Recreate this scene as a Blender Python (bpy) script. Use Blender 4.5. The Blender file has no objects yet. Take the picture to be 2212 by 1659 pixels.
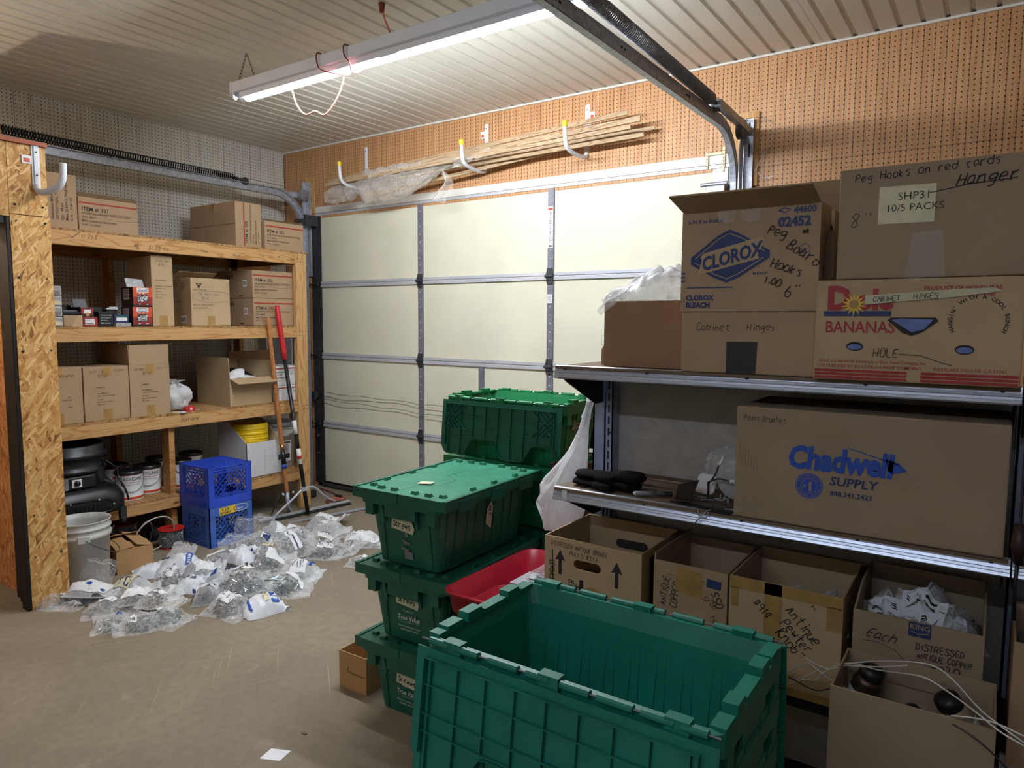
import bpy, math, random
from mathutils import Vector, Matrix, noise

random.seed(7)
SC = bpy.context.scene
COL = SC.collection
PI = math.pi

# ------------------------------------------------------------------ camera, world, exposure
cam_d = bpy.data.cameras.new('camera')
cam_d.sensor_fit = 'HORIZONTAL'; cam_d.sensor_width = 36.0
cam_d.lens = 1515.5556 / 2212.0 * 36.0
cam_d.clip_start = 0.05; cam_d.clip_end = 60
cam = bpy.data.objects.new('camera', cam_d); COL.objects.link(cam)
cam.matrix_world = Matrix(((0.822315, -0.056025, 0.566268, 0.0),
                           (0.569007, 0.071367, -0.819230, 0.0),
                           (0.005485, 0.995875, 0.090565, 1.52),
                           (0, 0, 0, 1)))
SC.camera = cam

world = bpy.data.worlds.new('world'); SC.world = world
world.use_nodes = True
world.node_tree.nodes['Background'].inputs[0].default_value = (0.62, 0.68, 0.8, 1)
world.node_tree.nodes['Background'].inputs[1].default_value = 0.0
SC.view_settings.view_transform = 'Standard'
SC.view_settings.look = 'None'
SC.view_settings.gamma = 1.0
SC.view_settings.use_curve_mapping = False
SC.view_settings.exposure = 1.14
TUBE_POWER = 112.0        # emission strength of the burning tube
REAR_FILL_POWER = 29.0    # emission strength of the fill light added behind the camera

# ------------------------------------------------------------------ helpers
def s2l(c):
    c /= 255.0
    return c / 12.92 if c <= 0.04045 else ((c + 0.055) / 1.055) ** 2.4
def rgb(r, g, b): return (s2l(r), s2l(g), s2l(b), 1.0)

class MB:
    """collects verts and faces of ONE part"""
    def __init__(s): s.v = []; s.f = []; s.M = None
    def add(s, vs, fs):
        n = len(s.v)
        if s.M is not None: vs = [s.M @ Vector(p) for p in vs]
        s.v.extend([tuple(p) for p in vs]); s.f.extend([tuple(i + n for i in f) for f in fs])
        return s
    def box(s, c, d, rot=None):
        x, y, z = d[0] / 2, d[1] / 2, d[2] / 2
        vs = [Vector((i * x, j * y, k * z)) for k in (-1, 1) for j in (-1, 1) for i in (-1, 1)]
        if rot is not None: vs = [rot @ p for p in vs]
        vs = [p + Vector(c) for p in vs]
        return s.add(vs, [(0, 2, 3, 1), (4, 5, 7, 6), (0, 1, 5, 4), (2, 6, 7, 3), (0, 4, 6, 2), (1, 3, 7, 5)])
    def bb(s, a, b):
        return s.box(((a[0] + b[0]) / 2, (a[1] + b[1]) / 2, (a[2] + b[2]) / 2), (abs(b[0] - a[0]), abs(b[1] - a[1]), abs(b[2] - a[2])))
    def cyl(s, p0, p1, r0, r1=None, seg=12, caps=True):
        r1 = r0 if r1 is None else r1
        p0 = Vector(p0); p1 = Vector(p1); d = (p1 - p0).normalized()
        a = d.orthogonal().normalized(); b = d.cross(a)
        vs = []
        for p, r in ((p0, r0), (p1, r1)):
            for i in range(seg):
                t = 2 * PI * i / seg; vs.append(p + a * r * math.cos(t) + b * r * math.sin(t))
        fs = [(i, (i + 1) % seg, seg + (i + 1) % seg, seg + i) for i in range(seg)]
        if caps: fs += [tuple(range(seg - 1, -1, -1)), tuple(range(seg, 2 * seg))]
        return s.add(vs, fs)
    def tube(s, pts, r, seg=8, closed=False):
        pts = [Vector(p) for p in pts]; n = len(pts); vs = []; up = None
        for i, p in enumerate(pts):
            q0 = pts[i - 1] if (i or closed) else p
            q1 = pts[(i + 1) % n] if (i < n - 1 or closed) else p
            t = (q1 - q0)
            if t.length < 1e-9: t = Vector((0, 0, 1))
            t.normalize()
            if up is None: up = t.orthogonal().normalized()
            up = (up - t * up.dot(t))
            if up.length < 1e-6: up = t.orthogonal()
            up.normalize(); b = t.cross(up)
            rr = r[i] if isinstance(r, (list, tuple)) else r
            for k in range(seg):
                a = 2 * PI * k / seg; vs.append(p + up * rr * math.cos(a) + b * rr * math.sin(a))
        fs = []
        for i in range(n if closed else n - 1):
            j = (i + 1) % n
            for k in range(seg):
                fs.append((i * seg + k, i * seg + (k + 1) % seg, j * seg + (k + 1) % seg, j * seg + k))
        if not closed: fs += [tuple(range(seg - 1, -1, -1)), tuple(range((n - 1) * seg, n * seg))]
        return s.add(vs, fs)
    def lathe(s, prof, seg=28, c=(0, 0, 0), close=False):
        vs = []; n = len(prof)
        for r, z in prof:
            for k in range(seg):
                a = 2 * PI * k / seg; vs.append((c[0] + r * math.cos(a), c[1] + r * math.sin(a), c[2] + z))
        fs = []
        for i in range(n - 1 + (1 if close else 0)):
            j = (i + 1) % n
            for k in range(seg):
                fs.append((i * seg + k, i * seg + (k + 1) % seg, j * seg + (k + 1) % seg, j * seg + k))
        return s.add(vs, fs)
    def disc(s, r, z, c=(0, 0), seg=28):
        return s.add([(c[0] + r * math.cos(2 * PI * k / seg), c[1] + r * math.sin(2 * PI * k / seg), z) for k in range(seg)], [tuple(range(seg))])
    def prism(s, poly, d0, d1, o=(0, 0, 0), u=(1, 0, 0), v=(0, 1, 0)):
        o = Vector(o); u = Vector(u); v = Vector(v); w = u.cross(v); n = len(poly)
        vs = [o + u * x + v * y + w * d0 for x, y in poly] + [o + u * x + v * y + w * d1 for x, y in poly]
        fs = [(i, (i + 1) % n, n + (i + 1) % n, n + i) for i in range(n)] + [tuple(range(n - 1, -1, -1)), tuple(range(n, 2 * n))]
        return s.add(vs, fs)
    def sheet(s, fn, nu, nv, wrap=False):
        vs = [fn(i / nu, j / nv) for j in range(nv + 1) for i in range(nu + 1)]
        fs = [(j * (nu + 1) + i, j * (nu + 1) + i + 1, (j + 1) * (nu + 1) + i + 1, (j + 1) * (nu + 1) + i) for j in range(nv) for i in range(nu)]
        return s.add(vs, fs)
    def loft(s, rings, cap0=False, cap1=False):
        n = len(rings[0]); vs = [p for r in rings for p in r]; fs = []
        for i in range(len(rings) - 1):
            for k in range(n):
                fs.append((i * n + k, i * n + (k + 1) % n, (i + 1) * n + (k + 1) % n, (i + 1) * n + k))
        if cap0: fs.append(tuple(range(n - 1, -1, -1)))
        if cap1: fs.append(tuple(range((len(rings) - 1) * n, len(rings) * n)))
        return s.add(vs, fs)
    def mesh(s, name, mat, smooth=False):
        me = bpy.data.meshes.new(name); me.from_pydata(s.v, [], s.f); me.update()
        if mat is not None: me.materials.append(mat)
        if smooth: me.polygons.foreach_set('use_smooth', [True] * len(me.polygons))
        return me
    def build(s, name, mat, parent=None, smooth=False, bevel=0, solid=0, sub=0, loc=None, label=None):
        o = bpy.data.objects.new(name, s.mesh(name, mat, smooth)); COL.objects.link(o)
        if parent is not None: o.parent = parent
        if loc: o.location = loc
        if solid:
            m = o.modifiers.new('solid', 'SOLIDIFY'); m.thickness = solid; m.offset = 0
        if bevel:
            m = o.modifiers.new('bevel', 'BEVEL'); m.width = bevel; m.segments = 2; m.limit_method = 'ANGLE'; m.angle_limit = 0.7
        if sub:
            m = o.modifiers.new('sub', 'SUBSURF'); m.levels = sub; m.render_levels = sub
        if label: o['label'] = label
        return o

def rect_ring(l, w, r, z, n=5, cx=0, cy=0):
    """rounded rectangle ring"""
    out = []
    for qx, qy, a0 in ((1, 1, 0), (-1, 1, PI / 2), (-1, -1, PI), (1, -1, 1.5 * PI)):
        for i in range(n):
            a = a0 + PI / 2 * i / (n - 1)
            out.append((cx + qx * (l / 2 - r) + r * math.cos(a), cy + qy * (w / 2 - r) + r * math.sin(a), z))
    return out

def tag(o, label=None, cat=None, group=None, kind=None):
    if label: o['label'] = label
    if cat: o['category'] = cat
    if group: o['group'] = group
    if kind: o['kind'] = kind
    return o
def thing(name, label, cat, loc=(0, 0, 0), rz=0, group=None, rot=None):
    o = bpy.data.objects.new(name, None); COL.objects.link(o)
    o.empty_display_size = 0.05
    o.location = loc; o.rotation_euler = rot if rot else (0, 0, rz)
    return tag(o, label, cat, group)
def struct(name, parent=None):
    o = bpy.data.objects.new(name, None); COL.objects.link(o); o.empty_display_size = 0.05
    o['kind'] = 'structure'
    return o
def share(name, me, parent, loc=(0, 0, 0), rot=(0, 0, 0), scale=None):
    o = bpy.data.objects.new(name, me); COL.objects.link(o); o.parent = parent
    o.location = loc; o.rotation_euler = rot
    if scale: o.scale = scale
    return o
def copy_tree(o, parent=None):
    c = o.copy(); COL.objects.link(c); c.parent = parent
    for ch in list(o.children): copy_tree(ch, c)
    return c

# ---- lettering
_tc = {}
def text2d(s, size, bold=0, shear=0, space=1.0, align='LEFT'):
    k = (s, bold, shear, space, align)
    if k not in _tc:
        cu = bpy.data.curves.new('t', 'FONT'); cu.body = s; cu.size = 1; cu.resolution_u = 2; cu.fill_mode = 'FRONT'
        cu.offset = bold; cu.shear = shear; cu.space_character = space; cu.align_x = align
        ob = bpy.data.objects.new('t', cu); me = bpy.data.meshes.new_from_object(ob)
        _tc[k] = ([tuple(v.co) for v in me.vertices], [tuple(p.vertices) for p in me.polygons])
        bpy.data.objects.remove(ob); bpy.data.meshes.remove(me); bpy.data.curves.remove(cu)
    vs, fs = _tc[k]
    return [(x * size, y * size) for x, y, z in vs], fs

GL = {'A': '02284 2'.replace(' ', '') + '|1535', 'B': '020828373625054443 2202'.replace(' ', ''), 'C': '4738180604123243', 'D': '02082846442202', 'E': '48080242|0535',
 'F': '480802|0535', 'G': '4738180604123244 24'.replace(' ', ''), 'H': '0802|4842|0545', 'I': '2822', 'J': '3833221203', 'K': '0802|480542', 'L': '080242', 'M': '0208254842',
 'N': '02084248', 'O': '180604123244463818', 'P': '02083847463505', 'Q': '180604123244463818|2341', 'R': '02083847463505|2542', 'S': '4738180716354443321203', 'T': '0848|2822',
 'U': '080312324348', 'V': '082248', 'W': '0812263248', 'X': '0842|4802', 'Y': '082548|2522', 'Z': '08480242',
 'a': '361605031233|3642', 'b': '08023244453605', 'c': '361605031232', 'd': '48421203051645', 'e': '044436160503 1232'.replace(' ', ''), 'f': '48382722|0646', 'g': '461605041344|46413010',
 'h': '0802|05263642', 'i': '2622|2827', 'j': '262110|2827', 'k': '0802|360432', 'l': '2822', 'm': '0602|051622|253642', 'n': '0602|05263642', 'o': '160503123243453616',
 'p': '0600|0526454322', 'q': '4616050312|4640', 'r': '0602|052636', 's': '361605343212', 't': '28233242|0646', 'u': '060312324642', 'v': '062246', 'w': '0612253246', 'x': '0642|4602',
 'y': '062346|4610', 'z': '06460242', '0': '180604123244463818', '1': '162822', '2': '071838470242', '3': '083825443202', '4': '280444|3832', '5': '48080535433202', '6': '380503123244350 5'.replace(' ', ''),
 '7': '084812', '8': '250718384725433212 0325'.replace(' ', ''), '9': '451506183846 42'.replace(' ', ''), '#': '1218|3238|0444|0646', '$': '4738180716354443321203|2921', "'": '2827', '"': '1817|3837',
 '.': '2223', ',': '2321', '/': '0248', '-': '0545', '=': '0444|0646', ':': '2223|2526', '%': '0248|0807|4342', '(': '391603 31'.replace(' ', ''), ')': '193613 11'.replace(' ', '')}
def stroke2d(s, size, width, slant=0.12, jit=0.35, seed=1):
    """hand lettering as flat pen strokes; size = cap height"""
    rnd = random.Random(seed + len(s) * 7); k = size / 6.0; x0 = 0; vs = []; fs = []
    for ch in s:
        if ch == ' ': x0 += 4.2 * k; continue
        g = GL.get(ch)
        if not g: x0 += 4 * k; continue
        dy = rnd.uniform(-jit, jit); sc = rnd.uniform(0.88, 1.1)
        for st in g.split('|'):
            p = [(int(st[i]), int(st[i + 1])) for i in range(0, len(st) - 1, 2)]
            p = [(x0 + (x * .78 + rnd.uniform(-jit, jit) * .35) * k * sc + slant * (y - 2) * k, ((y - 2) * sc + dy + rnd.uniform(-jit, jit) * .3) * k) for x, y in p]
            if len(p) > 2:
                q = [p[0]]
                for a, b in zip(p, p[1:]):
                    q += [(a[0] * .75 + b[0] * .25, a[1] * .75 + b[1] * .25), (a[0] * .25 + b[0] * .75, a[1] * .25 + b[1] * .75)]
                p = q + [p[-1]]
            ribbon2d(p, width, vs, fs)
        x0 += (4.3 + rnd.uniform(-.3, .3)) * k if ch not in "iIl1'.,:" else 3.0 * k
    return vs, fs
def ribbon2d(p, width, vs, fs):
    n0 = len(vs); n = len(p)
    for i, (x, y) in enumerate(p):
        ax, ay = p[max(i - 1, 0)]; bx, by = p[min(i + 1, n - 1)]
        dx, dy = bx - ax, by - ay; L = math.hypot(dx, dy) or 1
        ox, oy = -dy / L * width / 2, dx / L * width / 2
        vs += [(x - ox, y - oy), (x + ox, y + oy)]
    for i in range(n - 1):
        fs.append((n0 + 2 * i, n0 + 2 * i + 2, n0 + 2 * i + 3, n0 + 2 * i + 1))

class Face:
    """a flat face in a thing's local space on which print is laid"""
    def __init__(s, o, u, v, eps=0.0012):
        s.u = Vector(u).normalized(); s.v = Vector(v).normalized(); s.n = s.u.cross(s.v); s.o = Vector(o) + s.n * eps
    def put(s, mb, vf, x, y, rot=0, wx=1.0, lift=0):
        vs, fs = vf; c, sn = math.cos(rot), math.sin(rot)
        mb.add([s.o + s.u * (x + (a * wx * c - b * sn)) + s.v * (y + (a * wx * sn + b * c)) + s.n * lift for a, b in vs], fs)
    def text(s, mb, t, x, y, size, rot=0, bold=0, shear=0, wx=1.0, align='LEFT', space=1.0, lift=0):
        s.put(mb, text2d(t, size, bold, shear, space, align), x, y, rot, wx, lift)
    def hand(s, mb, t, x, y, size, width, rot=0, wx=1.0, slant=.12, seed=1, jit=.35, lift=0):
        s.put(mb, stroke2d(t, size, width, slant, jit, seed), x, y, rot, wx, lift)
    def poly(s, mb, pts, lift=0):
        s.put(mb, (pts, [tuple(range(len(pts)))]), 0, 0, 0, 1, lift)
    def line(s, mb, pts, width, lift=0):
        vs = []; fs = []; ribbon2d(pts, width, vs, fs); s.put(mb, (vs, fs), 0, 0, 0, 1, lift)
    def rect(s, mb, x, y, w, h, rot=0, lift=0):
        s.put(mb, ([(0, 0), (w, 0), (w, h), (0, h)], [(0, 1, 2, 3)]), x, y, rot, 1, lift)

# ------------------------------------------------------------------ materials
MT = {}
def nodes_of(name):
    m = bpy.data.materials.new(name); m.use_nodes = True; MT[name] = m
    nt = m.node_tree; return m, nt, nt.nodes['Principled BSDF']
def nd(nt, t, **kw):
    n = nt.nodes.new(t)
    for k, v in kw.items(): setattr(n, k, v)
    return n
def coords(nt, scale=(1, 1, 1), rot=(0, 0, 0), src='Object'):
    tc = nd(nt, 'ShaderNodeTexCoord'); mp = nd(nt, 'ShaderNodeMapping')
    mp.inputs['Scale'].default_value = scale; mp.inputs['Rotation'].default_value = rot
    nt.links.new(tc.outputs[src], mp.inputs['Vector']); return mp.outputs['Vector']
def noise_n(nt, vec, scale, detail=4, rough=.55, dist=0):
    n = nd(nt, 'ShaderNodeTexNoise'); n.inputs['Scale'].default_value = scale; n.inputs['Detail'].default_value = detail
    n.inputs['Roughness'].default_value = rough; n.inputs['Distortion'].default_value = dist
    nt.links.new(vec, n.inputs['Vector']); return n.outputs['Fac']
def ramp(nt, fac, stops, interp='LINEAR'):
    r = nd(nt, 'ShaderNodeValToRGB'); r.color_ramp.interpolation = interp
    e = r.color_ramp.elements
    while len(e) < len(stops): e.new(0.5)
    for i, (p, c) in enumerate(stops): e[i].position = p; e[i].color = c
    nt.links.new(fac, r.inputs['Fac']); return r.outputs['Color']
def mixc(nt, fac, a, b, mode='MIX'):
    m = nd(nt, 'ShaderNodeMix', data_type='RGBA', blend_type=mode)
    for sock, val in ((m.inputs[0], fac), (m.inputs[6], a), (m.inputs[7], b)):
        if isinstance(val, bpy.types.NodeSocket): nt.links.new(val, sock)
        else: sock.default_value = val
    return m.outputs[2]
def math_n(nt, op, a, b=None, c=None):
    m = nd(nt, 'ShaderNodeMath', operation=op)
    for i, val in enumerate((a, b, c)):
        if val is None: continue
        if isinstance(val, bpy.types.NodeSocket): nt.links.new(val, m.inputs[i])
        else: m.inputs[i].default_value = val
    return m.outputs[0]
def bump_n(nt, bs, h, strength=.2, dist=.002):
    b = nd(nt, 'ShaderNodeBump'); b.inputs['Strength'].default_value = strength; b.inputs['Distance'].default_value = dist
    nt.links.new(h, b.inputs['Height']); nt.links.new(b.outputs['Normal'], bs.inputs['Normal'])
def plain(name, c, rough=.55, metal=0, var=.12, scale=14, bump=0, spec=.5, stretch=(1, 1, 1), c2=None, lo=.35, hi=.7):
    m, nt, bs = nodes_of(name)
    bs.inputs['Roughness'].default_value = rough; bs.inputs['Metallic'].default_value = metal
    bs.inputs['Specular IOR Level'].default_value = spec
    f = noise_n(nt, coords(nt, stretch), scale, 5)
    a = c; b = c2 if c2 else tuple(min(1, x * (1 - var * 2)) for x in c[:3]) + (1,)
    nt.links.new(ramp(nt, f, [(lo, b), (hi, a)]), bs.inputs['Base Color'])
    if bump: bump_n(nt, bs, f, bump)
    return m
def card(name, c, dark=.86):
    m, nt, bs = nodes_of(name); bs.inputs['Roughness'].default_value = .82; bs.inputs['Specular IOR Level'].default_value = .2
    v = coords(nt); f1 = noise_n(nt, v, 5, 3); f2 = noise_n(nt, coords(nt, (60, 60, 900)), 1.0, 2)
    oi = nd(nt, 'ShaderNodeObjectInfo')
    col = ramp(nt, f1, [(.3, tuple(x * dark for x in c[:3]) + (1,)), (.72, c)])
    col = mixc(nt, math_n(nt, 'MULTIPLY', f2, .25), col, tuple(x * .75 for x in c[:3]) + (1,))
    f3 = noise_n(nt, v, 38, 4, .7)
    col = mixc(nt, ramp(nt, f3, [(.66, (0, 0, 0, 1)), (.8, (.35, .35, .35, 1))]), col, tuple(x * .55 for x in c[:3]) + (1,))
    nt.links.new(col, bs.inputs['Base Color']); bump_n(nt, bs, f2, .12, .001)
    return m
def wood(name, c, c2, axis, knots=True, k=1.0):
    m, nt, bs = nodes_of(name); bs.inputs['Roughness'].default_value = .62; bs.inputs['Specular IOR Level'].default_value = .3
    sc = [7 * k, 7 * k, 7 * k]; sc[axis] = .7 * k
    v = coords(nt, tuple(sc)); n = noise_n(nt, v, 1.6, 2, .5, .6)
    w = math_n(nt, 'SINE', math_n(nt, 'MULTIPLY', n, 62))
    w = math_n(nt, 'ADD', math_n(nt, 'MULTIPLY', w, .5), .5)
    col = ramp(nt, w, [(.0, c2), (.35, c), (1, c)])
    sc2 = [90, 90, 90]; sc2[axis] = 3
    f = noise_n(nt, coords(nt, tuple(sc2)), 1, 2)
    col = mixc(nt, math_n(nt, 'MULTIPLY', f, .35), col, c2)
    if knots:
        s3 = [5.2, 5.2, 5.2]; s3[axis] = 2.1
        vo = nd(nt, 'ShaderNodeTexVoronoi'); vo.inputs['Scale'].default_value = 1.0
        nt.links.new(coords(nt, tuple(s3)), vo.inputs['Vector'])
        col = mixc(nt, ramp(nt, vo.outputs['Distance'], [(.05, (1, 1, 1, 1)), (.085, (0, 0, 0, 1))]), col, rgb(92, 52, 22))
    nt.links.new(col, bs.inputs['Base Color']); bump_n(nt, bs, w, .08, .001)
    return m
def osb(name, tint=(1, 1, 1), ax=0):
    m, nt, bs = nodes_of(name); bs.inputs['Roughness'].default_value = .6; bs.inputs['Specular IOR Level'].default_value = .3
    T = lambda c: tuple(c[i] * tint[i] for i in range(3)) + (1,)
    stops = [(.0, T(rgb(128, 90, 48))), (.10, T(rgb(176, 128, 72))), (.40, T(rgb(196, 150, 92))), (.72, T(rgb(208, 168, 112))), (1, T(rgb(226, 194, 146)))]
    base = coords(nt)
    nz = nd(nt, 'ShaderNodeTexNoise'); nz.inputs['Scale'].default_value = 5; nt.links.new(base, nz.inputs['Vector'])
    wob = mixc(nt, .03, base, nz.outputs['Color'], 'ADD')
    cols = []
    for i, (a, sx, sy) in enumerate(((.35, .085, .014), (-.8, .075, .012), (1.3, .09, .015), (-1.35, .07, .012), (.9, .06, .010))):
        mp = nd(nt, 'ShaderNodeMapping', vector_type='TEXTURE'); r3 = [0, 0, 0]; r3[ax] = a; mp.inputs['Rotation'].default_value = r3
        mp.inputs['Scale'].default_value = (.6, sx, sy) if ax == 0 else (sx, .6, sy); mp.inputs['Location'].default_value = (i * .37, i * .21, i * .53)
        nt.links.new(wob, mp.inputs['Vector'])
        vo = nd(nt, 'ShaderNodeTexVoronoi'); vo.inputs['Scale'].default_value = 1; vo.inputs['Randomness'].default_value = 1
        nt.links.new(mp.outputs['Vector'], vo.inputs['Vector'])
        sp = nd(nt, 'ShaderNodeSeparateColor'); nt.links.new(vo.outputs['Color'], sp.inputs[0])
        cols.append((ramp(nt, sp.outputs[0], stops), sp.outputs[1]))
    c = cols[0][0]
    for cc, g in cols[1:]:
        c = mixc(nt, ramp(nt, g, [(.62, (0, 0, 0, 1)), (.63, (1, 1, 1, 1))]), c, cc)
    nt.links.new(c, bs.inputs['Base Color'])
    bw = nd(nt, 'ShaderNodeRGBToBW'); nt.links.new(c, bw.inputs[0]); bump_n(nt, bs, bw.outputs[0], .25, .003)
    return m
def peg(name, c, c2, axis, grooves, period, gw=.0016):
    """pegboard: 1 inch holes, grooves across the horizontal axis (0=x, 1=y)"""
    m, nt, bs = nodes_of(name); bs.inputs['Roughness'].default_value = .5; bs.inputs['Specular IOR Level'].default_value = .35
    tc = nd(nt, 'ShaderNodeTexCoord'); sp = nd(nt, 'ShaderNodeSeparateXYZ'); nt.links.new(tc.outputs['Object'], sp.inputs[0])
    h = sp.outputs[axis]; z = sp.outputs[2]
    def cell(s):
        f = math_n(nt, 'FRACT', math_n(nt, 'DIVIDE', math_n(nt, 'ADD', s, 50.8), .0254))
        return math_n(nt, 'MULTIPLY', math_n(nt, 'SUBTRACT', f, .5), .0254)
    d = math_n(nt, 'SQRT', math_n(nt, 'ADD', math_n(nt, 'POWER', math_n(nt, 'ABSOLUTE', cell(h)), 2), math_n(nt, 'POWER', math_n(nt, 'ABSOLUTE', cell(z)), 2)))
    hole = math_n(nt, 'LESS_THAN', d, .0036)
    ph = math_n(nt, 'MULTIPLY', math_n(nt, 'FRACT', math_n(nt, 'DIVIDE', math_n(nt, 'ADD', h, 50.8 - .0127), period)), period)
    g = None
    for q in grooves:
        t = math_n(nt, 'COMPARE', ph, q, gw)
        g = t if g is None else math_n(nt, 'MAXIMUM', g, t)
    st = [1, 1, 1]; st[axis] = 60; st[1 - axis] = 60; st[2] = 2.2
    f = noise_n(nt, coords(nt, tuple(st)), 1.0, 3, .6, .8); f2 = noise_n(nt, coords(nt), 1.7, 3)
    col = ramp(nt, f, [(.32, c2), (.62, c)])
    col = mixc(nt, ramp(nt, f2, [(.3, (.35, .35, .35, 1)), (.7, (0, 0, 0, 1))]), col, c2)
    col = mixc(nt, math_n(nt, 'MULTIPLY', g, .75), col, rgb(58, 42, 30))
    col = mixc(nt, hole, col, rgb(22, 17, 14))
    nt.links.new(col, bs.inputs['Base Color'])
    bump_n(nt, bs, math_n(nt, 'SUBTRACT', 1, math_n(nt, 'MAXIMUM', g, hole)), .5, .002)
    return m
def film(name, c, opacity=.3, rough=.12, spec=.6, crinkle=60, trans=0, sparkle=.3, edge=.5):
    """thin clear plastic film"""
    m, nt, bs = nodes_of(name)
    bs.inputs['Base Color'].default_value = c; bs.inputs['Roughness'].default_value = rough; bs.inputs['Specular IOR Level'].default_value = spec
    f = noise_n(nt, coords(nt), crinkle, 3, .6, 1.5); bump_n(nt, bs, f, .55, .004)
    tr = nd(nt, 'ShaderNodeBsdfTransparent'); mx = nd(nt, 'ShaderNodeMixShader')
    fr = nd(nt, 'ShaderNodeLayerWeight'); fr.inputs['Blend'].default_value = .35
    f3 = noise_n(nt, coords(nt), crinkle * .45, 4, .7, 2)
    k = math_n(nt, 'ADD', math_n(nt, 'MULTIPLY', fr.outputs['Facing'], edge), opacity)
    k = math_n(nt, 'ADD', k, ramp(nt, f3, [(.5, (0, 0, 0, 1)), (.75, (sparkle, sparkle, sparkle, 1))]))
    k = math_n(nt, 'MINIMUM', k, 1.0)
    nt.links.new(k, mx.inputs[0]); nt.links.new(tr.outputs[0], mx.inputs[1])
    if trans:
        tl_ = nd(nt, 'ShaderNodeBsdfTranslucent'); tl_.inputs['Color'].default_value = c; m2 = nd(nt, 'ShaderNodeMixShader'); m2.inputs[0].default_value = trans
        nt.links.new(bs.outputs[0], m2.inputs[1]); nt.links.new(tl_.outputs[0], m2.inputs[2]); nt.links.new(m2.outputs[0], mx.inputs[2])
    else: nt.links.new(bs.outputs[0], mx.inputs[2])
    nt.links.new(mx.outputs[0], nt.nodes['Material Output'].inputs['Surface'])
    return m
def glow(name, c, s):
    m, nt, bs = nodes_of(name)
    bs.inputs['Base Color'].default_value = (.9, .9, .9, 1); bs.inputs['Emission Color'].default_value = c; bs.inputs['Emission Strength'].default_value = s
    return m

card('card', rgb(178, 150, 118)); card('card_grey', rgb(164, 142, 116)); card('card_light', rgb(192, 165, 128)); card('card_orange', rgb(186, 146, 100)); card('card_dark', rgb(130, 106, 80))
card('card_white', rgb(222, 222, 224), .95); card('card_red_brown', rgb(160, 122, 92))
wood('pine_y', rgb(202, 160, 108), rgb(176, 126, 72), 1); wood('pine_z', rgb(204, 164, 112), rgb(178, 130, 76), 2); wood('pine_x', rgb(214, 176, 124), rgb(180, 134, 84), 0, False)
wood('pine_old', rgb(190, 142, 86), rgb(150, 100, 52), 1); wood('strip_wood', rgb(184, 160, 128), rgb(150, 120, 88), 0, False, 1.5); wood('handle_wood', rgb(190, 128, 76), rgb(150, 92, 48), 2, False, 3)
osb('osb', (1.0, .93, .80)); osb('osb_red', (1.0, .72, .62), 1); osb('osb_shelf', (.62, .58, .55))
peg('peg_brown', rgb(206, 158, 112), rgb(180, 128, 84), 0, [.001], .0508, .0021)
peg('peg_white', rgb(222, 218, 206), rgb(206, 200, 188), 1, [.01, .24, .42, .52, .73, .83, .985, 1.09], 1.2192)
plain('steel', rgb(160, 162, 168), .4, .45, .18, 30); plain('galv', rgb(190, 194, 204), .42, .35, .2, 40); plain('spring_steel', rgb(128, 126, 128), .4, .5, .15, 40); plain('steel_dark', rgb(72, 72, 78), .5, .4, .2, 30)
plain('alu', rgb(206, 208, 214), .4, .25, .1, 30, 0, .5, (1, 30, 30)); plain('lip_alu', rgb(206, 210, 222), .30, .55, .15, 20, 0, .5, (1, 20, 20))
plain('stile', rgb(128, 128, 140), .45, .2, .15, 25); plain('black_metal', rgb(28, 27, 30), .45, .3, .2, 25)
plain('door_cream', rgb(222, 218, 194), .55, 0, .04, 3, .05); plain('ceiling_white', rgb(226, 222, 212), .45, 0, .05, 2)
plain('white_paint', rgb(222, 224, 230), .4, 0, .06, 12); plain('fixture_white', rgb(232, 238, 252), .4, 0, .04, 6)
plain('gondola', rgb(164, 174, 202), .45, .1, .14, 9); plain('gondola_back', rgb(178, 170, 160), .6, 0, .1, 16, .05); plain('hardboard', rgb(122, 100, 78), .75, 0, .14, 20, .1)
plain('black_plastic', rgb(26, 26, 29), .42, 0, .25, 40); plain('black_matte', rgb(18, 17, 17), .9, 0, .3, 60, .3); plain('rubber', rgb(36, 35, 36), .8, 0, .2, 30)
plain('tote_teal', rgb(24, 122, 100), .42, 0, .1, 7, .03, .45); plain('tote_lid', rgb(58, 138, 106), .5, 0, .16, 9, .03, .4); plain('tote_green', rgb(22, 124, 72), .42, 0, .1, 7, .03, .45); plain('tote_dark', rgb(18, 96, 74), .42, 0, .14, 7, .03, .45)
plain('crate_blue', rgb(44, 78, 200), .4, 0, .12, 9, 0, .45); plain('crate_blue_faded', rgb(74, 114, 200), .5, 0, .14, 9, 0, .4)
plain('red_bin', rgb(186, 26, 50), .35, 0, .1, 6, 0, .5); plain('red', rgb(196, 32, 38), .4, 0, .12, 20); plain('red_spool', rgb(192, 34, 30), .45, 0, .14, 20); plain('orange', rgb(214, 86, 44), .5, 0, .1, 20)
plain('yellow', rgb(244, 202, 18), .38, 0, .06, 14); plain('yellow_tip', rgb(240, 214, 40), .4, 0, .05, 20); plain('bucket_white', rgb(206, 206, 202), .45, 0, .14, 9); plain('white', rgb(232, 232, 234), .6, 0, .04, 20)
plain('paper', rgb(234, 234, 236), .8, 0, .04, 30); plain('cream_paper', rgb(226, 216, 182), .8, 0, .06, 30); plain('tape', rgb(178, 140, 84), .25, 0, .12, 30, 0, .5); plain('masking', rgb(206, 200, 168), .7, 0, .08, 40)
plain('ink', rgb(34, 30, 30), .7, 0, .1, 60); plain('ink_soft', rgb(78, 64, 52), .8, 0, .2, 60); plain('blue_ink', rgb(38, 54, 104), .6, 0, .1, 60); plain('blue_bright', rgb(32, 78, 176), .5, 0, .1, 60)
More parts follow.
